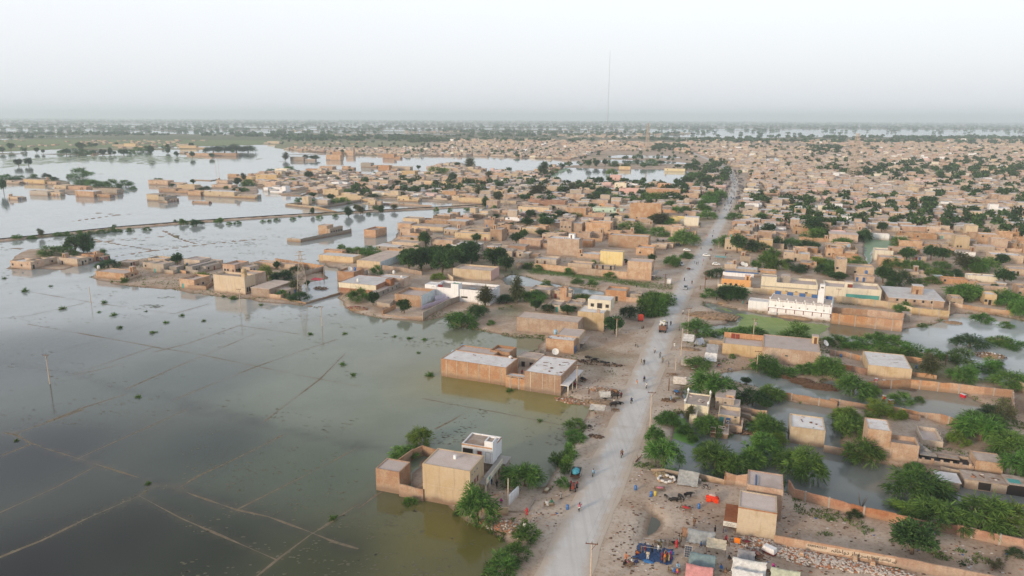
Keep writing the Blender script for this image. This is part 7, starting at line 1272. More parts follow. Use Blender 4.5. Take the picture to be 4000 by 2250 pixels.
for a in (('g',385,530,3.5,'sky','on the long brick house'),('g',1255,570,3.4,'white','between the brick house and the shops'),('d',1640,595,4.6,'white','on the large plain house, left of two'),('d',1745,610,3.6,'white','on the annexe of the large plain house'),('m',965,445,4.5,'white','on the roof behind the orange house, left'),('m',1005,460,4.5,'white','on the roof behind the orange house, right'),('l',1165,40,7.5,'cream','on the tall mid-town roof'),('k',540,510,4.6,'white','beside the blue tank on the terrace house')):
    put('dish', 0, DISH, onroof(*a[:4]), random.uniform(-.6,.6), {'reflector':PALC[a[4]]}, label=f'{a[4]} satellite dish {a[5]}', cat='satellite dish', group='satellite dishes')
for a in (('b',840,700,.3,'pink','near the blue drum on the sand'),('b',845,1165,.2,'grey','left of the dark one behind the blue sheet'),('b',970,1180,.1,'black','behind the blue sheet'),('b',1065,872,-.2,'red','heaped with red bedding'),('a',1660,838,.3,'khaki','with two people left of the road'),('b',965,1410,.1,'grey','beside the pink tent'),('d',310,885,.3,'brown','on the right verge of the road'),('d',500,835,.2,'grey','under the roadside tree by the tents'),('a',1640,705,1.5,'cream','under the yard tree of the yellow house'),('g',1820,1100,.2,'brown','beside the buffalo pen'),('d',350,1115,.5,'olive','near the small roadside pond'),('b',1590,1170,.2,'maroon','near the orange cloth'),('b',590,1355,1.1,'brown','of the near-left group by the road'),('b',1390,1175,.4,'maroon','behind the cream awning')):
    put('char', 0, CHAR, rest(*a[:3]), GRID+a[3], {'bedding':PALC[a[4]]}, label=f'charpoy bed with {a[4]} bedding {a[5]}', cat='bed', group='charpoy beds')
for e in list(PERS.values())+[BIKE, DRUM, TANK, DISH, CHAR]:
    for c in list(kids(e)):
        for d_ in list(kids(c)): bpy.data.objects.remove(d_)
        bpy.data.objects.remove(c)
    bpy.data.objects.remove(e)
# ------------------------------------------------------------------ tents and shelters
def tent(r, x, y, w_, d_, h, style, col, label, rz=0., seed=1):
    rnd = random.Random(seed); p = rest(r, x, y); e = empty('tent' if style != 'awning' else 'awning', p, GRID+rz, label=label, cat='tent'); n, m_ = 14, 12; mb = MB(); idx = []
    for i in range(n+1):
        row = []
        for j in range(m_+1):
            u, v = i/n*2-1, j/m_*2-1
            if style == 'ridge': z = h*(1-abs(v)**1.1*.93) - .18*(1-u*u)*(1-abs(v))
            elif style == 'lean': z = .25+(h-.25)*(j/m_) - .2*(1-u*u)*(1-v*v)
            else: z = h - .35*(1-u*u)*(1-v*v) - .25*(v < 0)*abs(v)
            z += rnd.gauss(0,.035); row.append(mb.pt(u*w_/2*(1+.03*rnd.gauss(0,1)), v*d_/2*(1+.03*rnd.gauss(0,1)), max(z,.03)))
        idx.append(row)
    for i in range(n):
        for j in range(m_): mb.f.append([idx[i][j], idx[i+1][j], idx[i+1][j+1], idx[i][j+1]])
    mb.build('canopy', 'tarp', e, True, col=col)
    if style == 'ridge':
        for s in (-1,1): MB().tube([(s*w_*.47,0,-.1),(s*w_*.47,0,h)], .04, 6).build('pole', 'wood', e)
        g = MB(); g.f.append([g.pt(-w_*.46,-d_*.42,.05), g.pt(-w_*.46,d_*.42,.05), g.pt(-w_*.46,0,h*.9)]); g.build('end_flap', 'tarp', e, col=tuple(c*.8 for c in col))
    else:
        for s in (-1,1):
            for q, hh in ((-1, .3 if style == 'lean' else h*.85), (1, h)): MB().tube([(s*w_*.47,q*d_*.46,-.1),(s*w_*.47,q*d_*.46,hh)], .035, 6).build('pole', 'wood', e)
    return e
for k, a in enumerate((('b',1085,640,4.,3.2,1.9,'lean',(.42,.42,.40),'grey tarpaulin lean-to with black stain at the back of the camp',0),('b',1200,1130,4.6,3.4,1.9,'ridge',(.34,.36,.37),'grey polythene tent in front of the clinic',0),('b',1210,1340,4.2,3.,1.9,'ridge',(.19,.27,.29),'blue-grey cloth tent beside the solar panel',0),('b',1330,1240,3.2,2.6,1.7,'awning',(.62,.54,.40),'cream awning with yellow edge amid the camp',0),('b',1185,1440,4.2,3.4,1.8,'ridge',(.62,.28,.27),'faded pink tent at the bottom of the camp',0),('b',1615,1400,5.2,3.6,2.,'ridge',(.74,.73,.70),'large white tent right of the cooking place',0),('b',1600,1470,4.6,2.6,1.5,'ridge',(.76,.75,.73),'white tent half out of the bottom frame',0),('b',1930,1470,4.4,3.2,1.7,'ridge',(.52,.54,.40),'pale olive tent at the bottom right of the camp',0),('b',1590,1290,2.8,2.6,1.5,'ridge',(.33,.32,.33),'small grey tent by the rubble',0),('b',1085,1085,1.9,2.,1.4,'ridge',(.45,.25,.15),'patched orange and brown shelter left of the grey tent',.2),
 ('d',455,560,3.6,2.6,2.,'lean',(.62,.61,.60),'white canvas shelter by the slender roadside pole',0),('d',557,585,2.6,2.8,2.,'ridge',(.45,.50,.58),'white and blue striped tent next to the ruined wall',.9),('d',680,665,3.6,2.8,2.2,'lean',(.36,.37,.40),'grey-topped tent in front of the low tan house',0),('d',665,745,3.6,2.6,2.1,'lean',(.72,.71,.70),'white sheet tent before the grey-topped one',0),('d',430,780,3.2,3.,1.9,'ridge',(.55,.50,.45),'cream tent under the roadside mesquite',.3),('d',375,955,3.6,2.8,2.,'ridge',(.70,.64,.58),'off-white tent at the small roadside pond',.1),('d',455,960,2.,2.4,1.9,'ridge',(.62,.58,.52),'torn white flap tent joined to the pond tent',1.),
 ('g',1650,1125,3.8,3.2,1.8,'awning',(.66,.60,.52),'torn white awning over straw at the left road edge',.1),('g',1720,960,3.,2.4,1.5,'ridge',(.55,.53,.50),'white sheet shelter beside the buffalo pen',.3),('g',1420,790,3.,2.2,2.2,'awning',(.50,.56,.58),'pale tin awning at the long brick house corner',0),('k',130,650,5.,3.4,2.2,'awning',(.62,.06,.09),'bright red awning on the flooded island yard',0),('m',690,390,5.5,3.6,2.6,'awning',(.22,.42,.40),'teal roadside awning below the dead tree',0),('n',1485,630,4.,3.,2.4,'awning',(.40,.44,.46),'grey tarpaulin between the trees right of the hall',.2))):
    tent(*a[:9], a[9], k+1)
p = rest('b',790,1260); e = empty('ground_sheet', p, GRID, label='blue tarpaulin spread on the ground under the metal frame', cat='tarpaulin'); mb = MB(); idx = [[mb.pt(u*3.0+random.gauss(0,.15), v*2.3+random.gauss(0,.15), .05+abs(random.gauss(0,.07))) for u in np.linspace(-1,1,16)] for v in np.linspace(-1,1,14)]
for i in range(13):
    for j in range(15): mb.f.append([idx[i][j], idx[i][j+1], idx[i+1][j+1], idx[i+1][j]])
mb.build('sheet', 'tarp', e, col=(.03,.075,.19)); m = MB(); m.blob((2.5,.9,.25),(.7,.5,.3),10,6,.3); m.blob((-.6,-2.6,.12),(1.0,.4,.14),10,6,.3); m.build('folded_edge', 'tarp', e, col=(.05,.2,.48))
p = rest('b',770,1230); e = empty('metal_frame', p, GRID+.1, label='white metal tent frame held over the blue sheet', cat='frame'); c4 = [(-1.7,-1.2),(1.7,-1.2),(1.9,1.4),(-1.5,1.4)]
for k in range(4): q = c4[(k+1)%4]; MB().tube([(*c4[k],1.35),(*q,1.35)], .04, 6).build('rail', 'steel', e); MB().tube([(*c4[k],0),(*c4[k],1.35)], .035, 6).build('leg', 'steel', e)
def solar(r, x, y, label, rz=0.):
    p = rest(r, x, y); e = empty('solar_panel', p, GRID+rz, label=label, cat='solar panel'); f = MB().hexa([(-.6,-.35,.1),(.6,-.35,.1),(.6,.55,1.8),(-.6,.55,1.8),(-.6,-.41,.14),(.6,-.41,.14),(.6,.49,1.84),(-.6,.49,1.84)]).build('frame', 'steel', e)
    for i in range(3):
        for j in range(5):
            u0, v0 = -.55+i*.37, .03+j*.19; y0, z0 = -.41+.9*v0-.006, .14+1.7*v0; y1, z1 = -.41+.9*(v0+.17)-.006, .14+1.7*(v0+.17); m = MB(); m.hexa([(u0,y0,z0),(u0+.34,y0,z0),(u0+.34,y1,z1),(u0,y1,z1),(u0,y0-.012,z0+.006),(u0+.34,y0-.012,z0+.006),(u0+.34,y1-.012,z1+.006),(u0,y1-.012,z1+.006)]); m.build('cell', 'solar', f)
    MB().bar((0,.5,1.75),(0,1.2,0),.06).build('prop', 'wood', e)
solar('b',1085,1285,'dark solar panel propped upright in the camp')
# ------------------------------------------------------------------ heaps
def heap(name, r, x, y, rx, ry, hh, n, mat, label, cat='heap', smin=.12, smax=.34, mats=None, kind=None, rz=0., body='earthheap'):
    p = rest(r, x, y); e = empty(name, p, GRID+rz, label=label, cat=cat); rnd = random.Random(label)
    MB().blob((0,0,-.05),(rx*.92,ry*.92,hh*.8),18,8,.16,rnd).build('core', body, e, True); M_ = {}
    for k in range(n):
        a = rnd.uniform(0,2*PI); q = math.sqrt(rnd.random()); s = rnd.uniform(smin, smax); z = hh*.82*math.sqrt(max(0,1-q*q))
        mt = rnd.choice(mats or [mat]); M_.setdefault(mt, MB()).blob((math.cos(a)*q*rx*1.08, math.sin(a)*q*ry*1.08, z), (s, s*rnd.uniform(.6,1), s*.6), 6, 4, .3, rnd)
    for mt, mb in M_.items(): o = mb.build('rubble', mt, e); o['kind'] = 'stuff'
    return e
heap('rubble_heap','b',1830,1205,6.5,2.2,.5,420,'stone','pale broken stones heaped along the painted wall, upper part',mats=['stone','stone','stone','brickbit'])
heap('rubble_heap','c',130,1300,4.5,2.4,.5,360,'stone','pale broken stones heaped below the painted phone number',mats=['stone','stone','stone','brickbit'])
heap('rubble_heap','c',400,1345,5.5,1.8,.45,380,'stone','pale broken stones heaped below the painted script',mats=['stone','stone','stone','brickbit']); heap('rubble_heap','c',760,1410,5.,1.4,.4,260,'stone','pale broken stones trailing off at the right end',mats=['stone','stone','brickbit'])
for k, (x, y) in enumerate(((65,1290),(530,1330),(685,1370))):
    p = rest('c', x, y); e = empty('brick_pillar', p, GRID, label=f'crumbling brick pillar stump among the stones, {nth(k+1)} from left', cat='pillar', group='pillar stumps in the rubble')
    for q in range(6): s = .42-.03*q; MB().box(-s+random.gauss(0,.03), s, -s, s+random.gauss(0,.03), .22*q-(.2 if q == 0 else 0), .22*q+.215).build('course', 'wallbrick' if q % 2 else 'wallmud', e)
heap('rubble_heap','a',1240,1010,3.6,1.8,.5,220,'brickbit','brick rubble bank at the corner of the yellow house',mats=['brickbit','stone','mudbank']); heap('rubble_heap','g',1420,985,5.,1.8,.5,240,'brickbit','brick rubble bank at the foot of the long brick house',mats=['brickbit','brickbit','stone','mudbank'])
heap('rubble_heap','g',1690,905,4.,1.6,.8,120,'stone','earth and stone mound beside the buffalo pen',mats=['stone','mudbank','brickbit']); heap('earth_mound','g',1680,1020,4.,2.,.6,60,'mudbank','bare earth mound above the torn awning',cat='mound'); 
heap('earth_mound','d',690,330,9.,5.,1.3,140,'mudbank','wide bare earth mound beside the green pond',cat='mound',smin=.2,smax=.5); heap('earth_mound','e',1260,375,3.2,1.6,.9,50,'mudbank','dark earth heap at the enclosure corner by the right pond',cat='mound'); heap('earth_mound','d',470,640,3.6,1.8,.6,40,'mudbank','low sand heap in front of the first tents',cat='mound'); heap('earth_mound','m',720,915,2.2,1.2,.8,30,'mudbank','small orange earth heap by the dense trees',cat='mound')
for a in (('d',1395,885,2.6,1.3,1.1,'leftmost dung cake heap beside the flooded lot'),('d',1530,935,3.2,1.7,1.3,'second dung cake heap beside the flooded lot'),('d',1640,975,2.8,1.5,1.2,'third dung cake heap beside the flooded lot'),('d',1745,985,3.6,1.9,1.5,'rightmost and largest dung cake heap')): heap('dung_heap', *a[:6], 260, 'dung', a[6], smin=.12, smax=.26, body='dung')
heap('straw_heap','b',850,575,1.6,1.,.6,60,'straw','dry brushwood bundle by the sack ring'); heap('dung_heap','d',265,1125,1.8,1.1,.5,60,'dung','dung heap near the small roadside pond'); heap('dung_heap','b',285,235,1.9,1.1,.25,90,'dung','dark dung cakes drying on the left verge',smin=.1,smax=.2)
heap('scrap_heap','k',640,985,4.2,1.8,1.,110,'wood','scrap wood and tin heap under the waterside tree',mats=['wood','rubbleroof','brickbit','doorred']); heap('scrap_heap','d',1000,1400,4.6,1.6,.5,140,'wood','dark brushwood and scrap in the water by the mud huts',mats=['wood','black','dung']); heap('scrap_heap','j',2230,520,3.6,2.,1.,60,'black','dark debris mound in the flooded yard of the pylon',mats=['dung','black','mudbank'])
heap('scrap_heap','g',1650,650,7.,2.,.6,150,'black','dark carts and scrap parked under the roadside trees',mats=['black','wood','dung','black']); heap('hut_ruin','e',1700,545,4.,2.2,1.4,120,'straw','collapsed thatched hut with white sheet in the right pond',cat='hut',mats=['straw','dung','wallwhite']); heap('hut_ruin','e',1610,690,4.4,2.2,1.6,140,'straw','round-backed reed hut standing in the right pond',cat='hut',mats=['straw','dung','dung','wallwhite'])
p = rest('b',900,615); e = empty('sack_ring', p, 0, label='ring of white sacks and bundles on the sand', cat='sacks')
for k in range(14):
    a = 2*PI*k/14; m = MB(); m.blob((0,0,0),(.48,.3,.26),10,6,.12); o = m.build('sack', 'cloth', e, True, col=(.70,.68,.66) if k % 4 else (.5,.36,.26)); o.location = (math.cos(a)*1.7, math.sin(a)*1.25, .22+.2*(k%2)); o.rotation_euler = (0,0,a+PI/2)
p = rest('b',1300,790); e = empty('covered_bundle', p, GRID, label='household goods heaped under a bright red cover', cat='bundle'); m = MB(); m.blob((0,0,.5),(1.25,.85,.75),14,8,.14).build('red_cover', 'cloth', e, True, col=(.75,.06,.03)); m = MB(); m.blob((0,.1,1.1),(.8,.6,.3),12,6,.25).build('bedding', 'cloth', e, True, col=(.55,.42,.38))
for s in (-.7,.7): MB().box(s-.45,s+.45,-.9,-.84,0,.85).build('hanging_edge', 'cloth', e, col=(.80,.07,.02))
p = rest('b',1510,1205); e = empty('clothes_line', p, GRID, label='orange cloth hung on a line before the clinic', cat='clothes line'); MB().box(-.5,.5,-.02,.02,.9,1.9).build('cloth', 'cloth', e, col=(.80,.22,.02))
for s in (-1.2,1.2): MB().bar((s,0,-.1),(s,0,2.),.06).build('pole', 'wood', e)
MB().bar((-1.2,0,1.92),(1.2,0,1.92),.02).build('line', 'black', e)
p = rest('b',1790,1250); e = empty('rickshaw_body', p, GRID-.5, label='white and maroon cart body lying on the rubble', cat='cart'); m = MB(); m.hexa([(-1.2,-.6,.3),(1.2,-.6,.3),(1.2,.6,.3),(-1.2,.6,.3),(-.8,-.5,1.3),(1.1,-.5,1.3),(1.1,.5,1.3),(-.8,.5,1.3)]).build('cabin', 'wallwhite', e); MB().box(-1.22,1.22,-.62,.62,.2,.42).build('skirt', 'maroon', e)
for k, a in enumerate((('e',178,945,'by the dung heaps'),('e',535,955,'nearest to the white-roofed house'),('e',572,975,'second by the white-roofed house'),('e',612,960,'leaning by the brush pile'),('e',618,990,'lowest of the pile by the bush'),('e',612,1105,'floating alone in mid pond'),('e',680,1145,'floating in front of the pond bush'),('e',1355,1090,'near the foot of the long tan wall'))):
    p = rest(a[0],a[1],a[2],.0); e = empty('cooler_box', (p.x,p.y,max(p.z,-.1)), random.uniform(0,3), label=f'red and white cooler box {a[3]}', cat='cooler box', group='red cooler boxes in the pond'); s = 1.5 if k in (6,7) else 1.
    MB().hexa([(-.45*s,-.35,0),(.45*s,-.35,0),(.45*s,.35,0),(-.45*s,.35,0),(-.42*s,-.32,.85),(.42*s,-.32,.85),(.42*s,.32,.85),(-.42*s,.32,.85)]).build('body', 'cloth', e, col=(.60,.03,.05)); MB().box(-.46*s,.46*s,-.36,.36,.85,.97).build('lid', 'cloth', e, col=(.7,.66,.66)); MB().box(-.3*s,.3*s,-.372,-.352,.35,.6).build('label_band', 'cloth', e, col=(.72,.7,.7))
p = rest('e',800,1010,.1); e = empty('pole_bundle', p, GRID-.1, label='bundle of loose wooden poles in the flooded yard', cat='poles')
for k in range(16): a = random.gauss(-.25,.25); MB().tube([(-2+random.gauss(0,.4),random.gauss(0,.4),.2+.03*k),(2.4*math.cos(a)+random.gauss(0,.4),2.4*math.sin(a),.1+.02*k)], .06, 5).build('pole', 'trunk', e)
# ------------------------------------------------------------------ buffaloes and goats
def buffalo(r, x, y, rz, label, sc=1., lying=False):
    p = rest(r, x, y); e = empty('buffalo', p+Vector((0,0,(-.55 if lying else 0)*sc)), rz, label=label, cat='buffalo', group='buffaloes'); e.scale = (sc,)*3; link('body', BUFF[int(lying)], e)
    for s in (-1,1): MB().tube([(s*.1,-1.28,1.2),(s*.3,-1.18,1.24),(s*.36,-1.,1.3),(s*.26,-.86,1.36)], [.05,.045,.03,.01], 6).build('horn', 'bone', e); MB().blob((s*.24,-1.2,1.08),(.13,.05,.06),7,5,.05).build('ear', 'hide', e)
for a in (('b',893,770,.4,'small black buffalo calf left of the others in the camp',.55,0),('b',960,795,1.4,'black buffalo lying down in the camp',.95,1),('b',1022,795,.2,'black buffalo standing head down in the camp',1.,0),('b',1085,765,1.7,'dark brown buffalo at the right of the camp trio',.85,0),('g',1815,985,1.3,'large black buffalo at the top of the roadside pen',1.1,0),('g',1800,1060,1.6,'black buffalo at the bottom of the roadside pen',1.,0),('g',1845,1035,1.2,'black buffalo at the right of the roadside pen',1.,1),('g',1720,1000,1.1,'brown calf under the white sheet shelter',.6,0),('g',1560,600,1.,'black buffalo under the shop trees, upper one',1.,1),('g',1620,640,1.6,'black buffalo under the shop trees, middle one',1.,0),('g',1700,655,1.4,'black buffalo under the shop trees, right one',1.,1),('g',1580,1265,.5,'dark buffalo at the lower left verge bush',.7,0)): buffalo(a[0],a[1],a[2],a[3],a[4],a[5],a[6])
# ------------------------------------------------------------------ vehicles
def wheel(e, x, y, r_, w_=.2, mat='rubber'):
    m = MB(); n = 16; rings = []
    for dx, rr in ((-w_/2,r_*.8),(-w_/2,r_),(w_/2,r_),(w_/2,r_*.8)): rings.append([m.pt(x+dx, y+rr*math.cos(2*PI*j/n), r_+rr*math.sin(2*PI*j/n)) for j in range(n)])
    for q in range(3):
        for j in range(n): m.f.append([rings[q][j], rings[q+1][j], rings[q+1][(j+1)%n], rings[q][(j+1)%n]])
    t_ = m.build('wheel', mat, e); m = MB()
    for dx in (-w_*.4, w_*.4): m.f.append([m.pt(x+dx, y+r_*.8*math.cos(2*PI*j/n), r_+r_*.8*math.sin(2*PI*j/n)) for j in range(n)])
    m.build('rim', 'steel', t_)
def car(r, x, y, rz, col, label, suv=False):
    p = rest(r, x, y); e = empty('car', p+Vector((0,0,.05)), rz, label=label, cat='car', group='cars on the road'); hh = 1.75 if suv else 1.48
    prof = [(-1.95,.35),(-1.98,.62),(-1.85,.82),(-1.0,.95),(-.45,hh),(1.1,hh-.02),(1.7,1.0 if not suv else hh-.25),(1.95,.92),(1.98,.4)]
    m = MB(); L_ = [m.pt(-.80 if z < 1 else -.66, y_, z) for y_, z in prof]; R_2 = [m.pt(.80 if z < 1 else .66, y_, z) for y_, z in prof]; n = len(prof)
    for k in range(n): m.f.append([L_[k], R_2[k], R_2[(k+1)%n], L_[(k+1)%n]])
    m.f.append(L_); m.f.append(R_2[::-1]); m.build('body', 'paint', e, col=col)
    m = MB(); m.face([(-.62,-.97,.99),(.62,-.97,.99),(.58,-.5,hh-.06),(-.58,-.5,hh-.06)]); o = m.build('windscreen', 'glass', e); o.location = (0,-.03,.03)
    for s in (-1,1):
        for y0, y1 in ((-.75,.15),(.22,1.05)): m = MB(); m.face([(s*.79,y0,1.),(s*.79,y1,1.),(s*.69,y1-.02,hh-.12),(s*.69,y0+.28 if y0 < 0 else y0,hh-.12)]); m.build('side_window', 'glass', e)
        wheel(e, s*.72, -1.2, .31); wheel(e, s*.72, 1.2, .31); MB().box(s*.55-.16,s*.55+.16,-2.0,-1.94,.62,.76).build('headlight', 'wallwhite', e); MB().box(s*.6-.1,s*.6+.1,1.94,2.0,.7,.85).build('tail_light', 'doorred', e)
for a in (('m',512,328,1.25,(.75,.76,.77),'white hatchback crossing the road by the dead tree'),('m',633,440,1.35,(.74,.75,.76),'white hatchback parked at the right verge'),('m',268,262,1.2,(.72,.73,.74),'white hatchback parked beside the left workshops'),('m',250,740,TOWARD,(.34,.37,.40),'silver jeep driving down the road',True),('m',190,440,.3,(.60,.61,.63),'pale van parked under the left roadside tree',True),('m',355,195,1.3,(.30,.32,.34),'grey car parked under the big roadside tree'),('m',160,195,.4,(.10,.11,.12),'dark car in the shade of the left workshops')): car(*a)
p = rest('b',90,690); e = empty('tractor', p, TOWARD+.1, label='dark tractor towing a trolley with blue load at the left verge', cat='tractor'); 
for s in (-1,1): wheel(e, s*.62, .55, .62, .32); wheel(e, s*.52, -1.0, .36, .2); MB().blob((s*.62,.5,1.22),(.22,.5,.14),8,5,0).build('mudguard', 'doorred', e)
MB().hexa([(-.3,-1.35,.6),(.3,-1.35,.6),(.3,.2,.6),(-.3,.2,.6),(-.28,-1.3,1.2),(.28,-1.3,1.2),(.3,.1,1.3),(-.3,.1,1.3)]).build('bonnet', 'doorred', e); MB().box(-.28,.28,.35,.8,.9,1.05).build('seat', 'black', e); MB().tube([(0,.15,1.3),(0,.2,1.5)],.03,6).build('steering_wheel', 'black', e); MB().tube([(.15,-1.,1.2),(.15,-1.,1.9)],.04,6).build('exhaust', 'black', e)
p2 = rest('b',112,585); e = empty('trolley', p2, TOWARD+.1, label='farm trolley behind the tractor filled with blue bundles', cat='trailer'); MB().box(-1.,1.,-1.7,1.7,.7,.85).build('bed', 'wood', e)
for a in ((-1.04,-.98,-1.7,1.7),(.98,1.04,-1.7,1.7)): MB().box(*a,.84,1.5).build('side_board', 'steel', e)
MB().box(-1.,1.,1.66,1.72,.84,1.5).build('tail_board', 'steel', e); MB().blob((0,0,1.3),(.8,1.3,.45),12,7,.25).build('load', 'cloth', e, True, col=(.10,.40,.50))
for s in (-1,1): wheel(e, s*.85, .3, .42, .24)
p = rest('d',222,460); e = empty('lorry', p, AWAY, label='decorated lorry piled high with white sacks and bundles on the road', cat='lorry')
MB().box(-1.15,1.15,-1.6,3.6,.9,1.1).build('chassis', 'black', e); MB().hexa([(-1.1,-3.2,.7),(1.1,-3.2,.7),(1.1,-1.7,.7),(-1.1,-1.7,.7),(-1.05,-3.0,2.5),(1.05,-3.0,2.5),(1.05,-1.7,2.6),(-1.05,-1.7,2.6)]).build('cab', 'paint', e, col=(.20,.08,.05)); MB().box(-.9,.9,-3.17,-3.08,1.6,2.3).build('windscreen', 'glass', e)
for s in (-1,1): MB().box(s*1.2-.05,s*1.2+.05,-1.6,3.6,1.1,2.5).build('side_board', 'paint', e, col=(.17,.10,.07)); wheel(e,s*.95,-2.4,.48,.3); wheel(e,s*.95,2.0,.48,.4); wheel(e,s*.95,3.0,.48,.4)
MB().box(-1.2,1.2,3.6,3.7,1.1,2.6).build('tail_board', 'paint', e, col=(.18,.09,.06)); lb = MB()
for k in range(40): lb.blob((random.uniform(-.95,.95), random.uniform(-1.4,3.4), random.uniform(2.3,3.6)),(.45,.5,.36),8,5,.2)
lb.build('sack_load', 'cloth', e, True, col=(.70,.69,.67)); lb = MB(); lb.blob((.2,-.2,3.4),(.6,.5,.3),8,5,.2); lb.blob((-.4,1.,3.4),(.4,.4,.3),8,5,.2); lb.build('bundle_load', 'cloth', e, True, col=(.55,.50,.15))
p = rest('l',1745,1170); e = empty('lorry', p, AWAY+.2, label='red lorry with rounded painted tail parked under the shrubs', cat='lorry'); e.scale = (.8,.6,.8); MB().box(-1.1,1.1,-3.,2.,.8,1.).build('chassis', 'black', e); MB().box(-1.15,1.15,-3.,2.,1.,2.6).build('body', 'paint', e, col=(.40,.05,.03)); m = MB(); pts_ = [(-1.2,.6),(1.2,.6),(1.2,2.9)]+[(1.2*math.cos(a),2.9+.7*math.sin(a)) for a in np.linspace(.2,PI-.2,8)]+[(-1.2,2.9)]; f0 = [m.pt(x_,2.02,z_) for x_, z_ in pts_]; f1 = [m.pt(x_,2.14,z_) for x_, z_ in pts_]; m.f.append(f0[::-1]); m.f.append(f1)
for k in range(len(pts_)): m.f.append([f0[k], f0[(k+1)%len(pts_)], f1[(k+1)%len(pts_)], f1[k]])
m.build('tail_board', 'paint', e, col=(.45,.05,.03)); 
for s in (-1,1): wheel(e,s*.9,-2.,.48,.35); wheel(e,s*.9,1.,.48,.35)
def cart(r, x, y, rz, col, label):
    p = rest(r, x, y); e = empty('cart', p, rz, label=label, cat='cart', group='carts'); MB().box(-.65,.65,-1.1,1.1,.62,.72).build('bed', 'wood', e)
    for s in (-1,1): wheel(e, s*.72, 0, .38, .1); MB().bar((s*.4,-1.1,.67),(s*.3,-2.4,.75),.07).build('shaft', 'wood', e)
    MB().blob((0,.1,.9),(.5,.8,.3),10,6,.3).build('load', 'cloth', e, True, col=col)
for a in (('d',345,1055,.6,(.05,.14,.32),'cart with blue load tipped beside the small pond'),('m',290,500,1.,(.30,.14,.09),'wooden cart at the left verge far up the road'),('m',565,255,AWAY,(.22,.10,.08),'loaded cart going away in the road centre'),('g',1825,940,.4,(.30,.16,.08),'wooden cart above the buffalo pen'),('g',1430,870,1.,(.25,.05,.06),'dark red cart at the long brick house corner'),('g',1520,820,.7,(.05,.05,.05),'black cart by the shop path'),('b',1680,1290,.7,(.25,.12,.10),'upturned cart frame by the small grey tent')): cart(*a)
# market crowd far up the road: too small and many to count
cr = MB()
for k in range(190):
    s_ = random.random(); y = random.uniform(560, 1010); cx = np.interp(y, ROADP[:,1], ROADP[:,0]); x = cx + random.gauss(0, 5); cr.tube([(x,y,LZ),(x,y,LZ+.9),(x,y,LZ+1.45),(x,y,LZ+1.7)],[.2,.26,.2,.08],6)
for k in range(60):
    y = random.uniform(600, 1050); cx = np.interp(y, ROADP[:,1], ROADP[:,0]); x = cx + random.choice((-1,1))*random.uniform(5,11); cr.blob((x,y,LZ+.8),(1.6,2.2,.9),8,5,.2)
cr.build('crowd', 'cloth', col=(.16,.15,.16), label='crowd of people and carts in the far market street', kind='stuff')
# dead tree and bare twigs
p = rest('m',745,340); e = empty('dead_tree', p, .2, label='bare leafless tree by the teal awning', cat='tree'); m = MB(); m.tube([(0,0,-.3),(.2,0,1.6),(.3,.1,2.4)],[.2,.16,.1],7).build('trunk', 'trunk', e)
for k in range(14): a = random.uniform(0,6.28); L = random.uniform(1.2,2.4); z = random.uniform(1.2,2.4); MB().tube([(.2,0,z),(.2+math.cos(a)*L*.5,math.sin(a)*L*.5,z+L*.4),(.2+math.cos(a)*L,math.sin(a)*L,z+L*.5+random.random())],[.07,.04,.015],5).build('branch', 'trunk', e)
p = rest('c',590,830); e = empty('dead_shrub', p, .2, label='bare twiggy shrub leaning over the red brick wall', cat='shrub')
for k in range(12): a = random.uniform(0,6.28); L = random.uniform(.6,1.3); MB().tube([(0,0,-.2),(math.cos(a)*L*.4,math.sin(a)*L*.4,1.),(math.cos(a)*L,math.sin(a)*L,1.6+L)],[.05,.03,.01],5).build('twig', 'trunk', e)
p = rest('b',655,440); e = empty('driftwood', p, .9, label='dark gnarled log on the right verge of the road', cat='log'); MB().tube([(-1.2,0,.15),(0,.1,.25),(.9,-.1,.5),(1.4,0,.9)],[.12,.16,.1,.05],7).build('trunk', 'wood', e); MB().tube([(0,.1,.25),(.5,.6,.7)],[.08,.03],6).build('branch', 'wood', e)
# ------------------------------------------------------------------ weeds at the water's edge and litter on the ground
def scatter(boxes, n):
    xs, ys = [], []
    for r, x0, x1, y0, y1, k in boxes:
        m = int(n*k); a, b_, s = REG[r]; u = a+NPR.uniform(x0, x1, m)/s; v = b_+NPR.uniform(y0, y1, m)/s; X_ = (u-2000)/FP; Y_ = (1125-v)/FP; X2, Y2 = cR*X_-sR*Y_, sR*X_+cR*Y_; dz = -sP+Y2*cP; t_ = (.5-H)/dz; xs.append(X2*t_); ys.append((cP+Y2*sP)*t_)
    return np.concatenate(xs), np.concatenate(ys)
xs, ys = scatter((('b',0,2006,0,700,1.),('c',0,2006,0,1400,1.),('d',0,1932,0,1449,1.2),('e',0,1932,0,1449,1.4),('g',0,2053,0,1300,.8),('k',0,2576,100,1300,.8),('l',100,2300,450,1400,1.6),('m',0,2254,0,1200,.8),('n',0,2576,0,1200,1.),('j',100,2300,250,720,.5),('a',1000,1783,600,1449,.4)), 9000)
hh = height(xs, ys); near = (hh > -.12) & (hh < .45); grn = np.zeros(len(xs), bool)
for pg, c in GREEN[:2]+GREEN[4:]: grn |= sdist(pg, xs, ys) > -1
keep = (near & (fbm(xs/6., ys/6., 101) > -.02)) | (grn & (hh > -.1)) | ((hh > .45) & (fbm(xs/9., ys/9., 103) > .21) & (ldist(ROADP, xs, ys) > 9))
xs, ys, hh = xs[keep][:15000], ys[keep][:15000], np.maximum(hh[keep][:15000], 0); Q = []; C = []; rnd = random.Random(3)
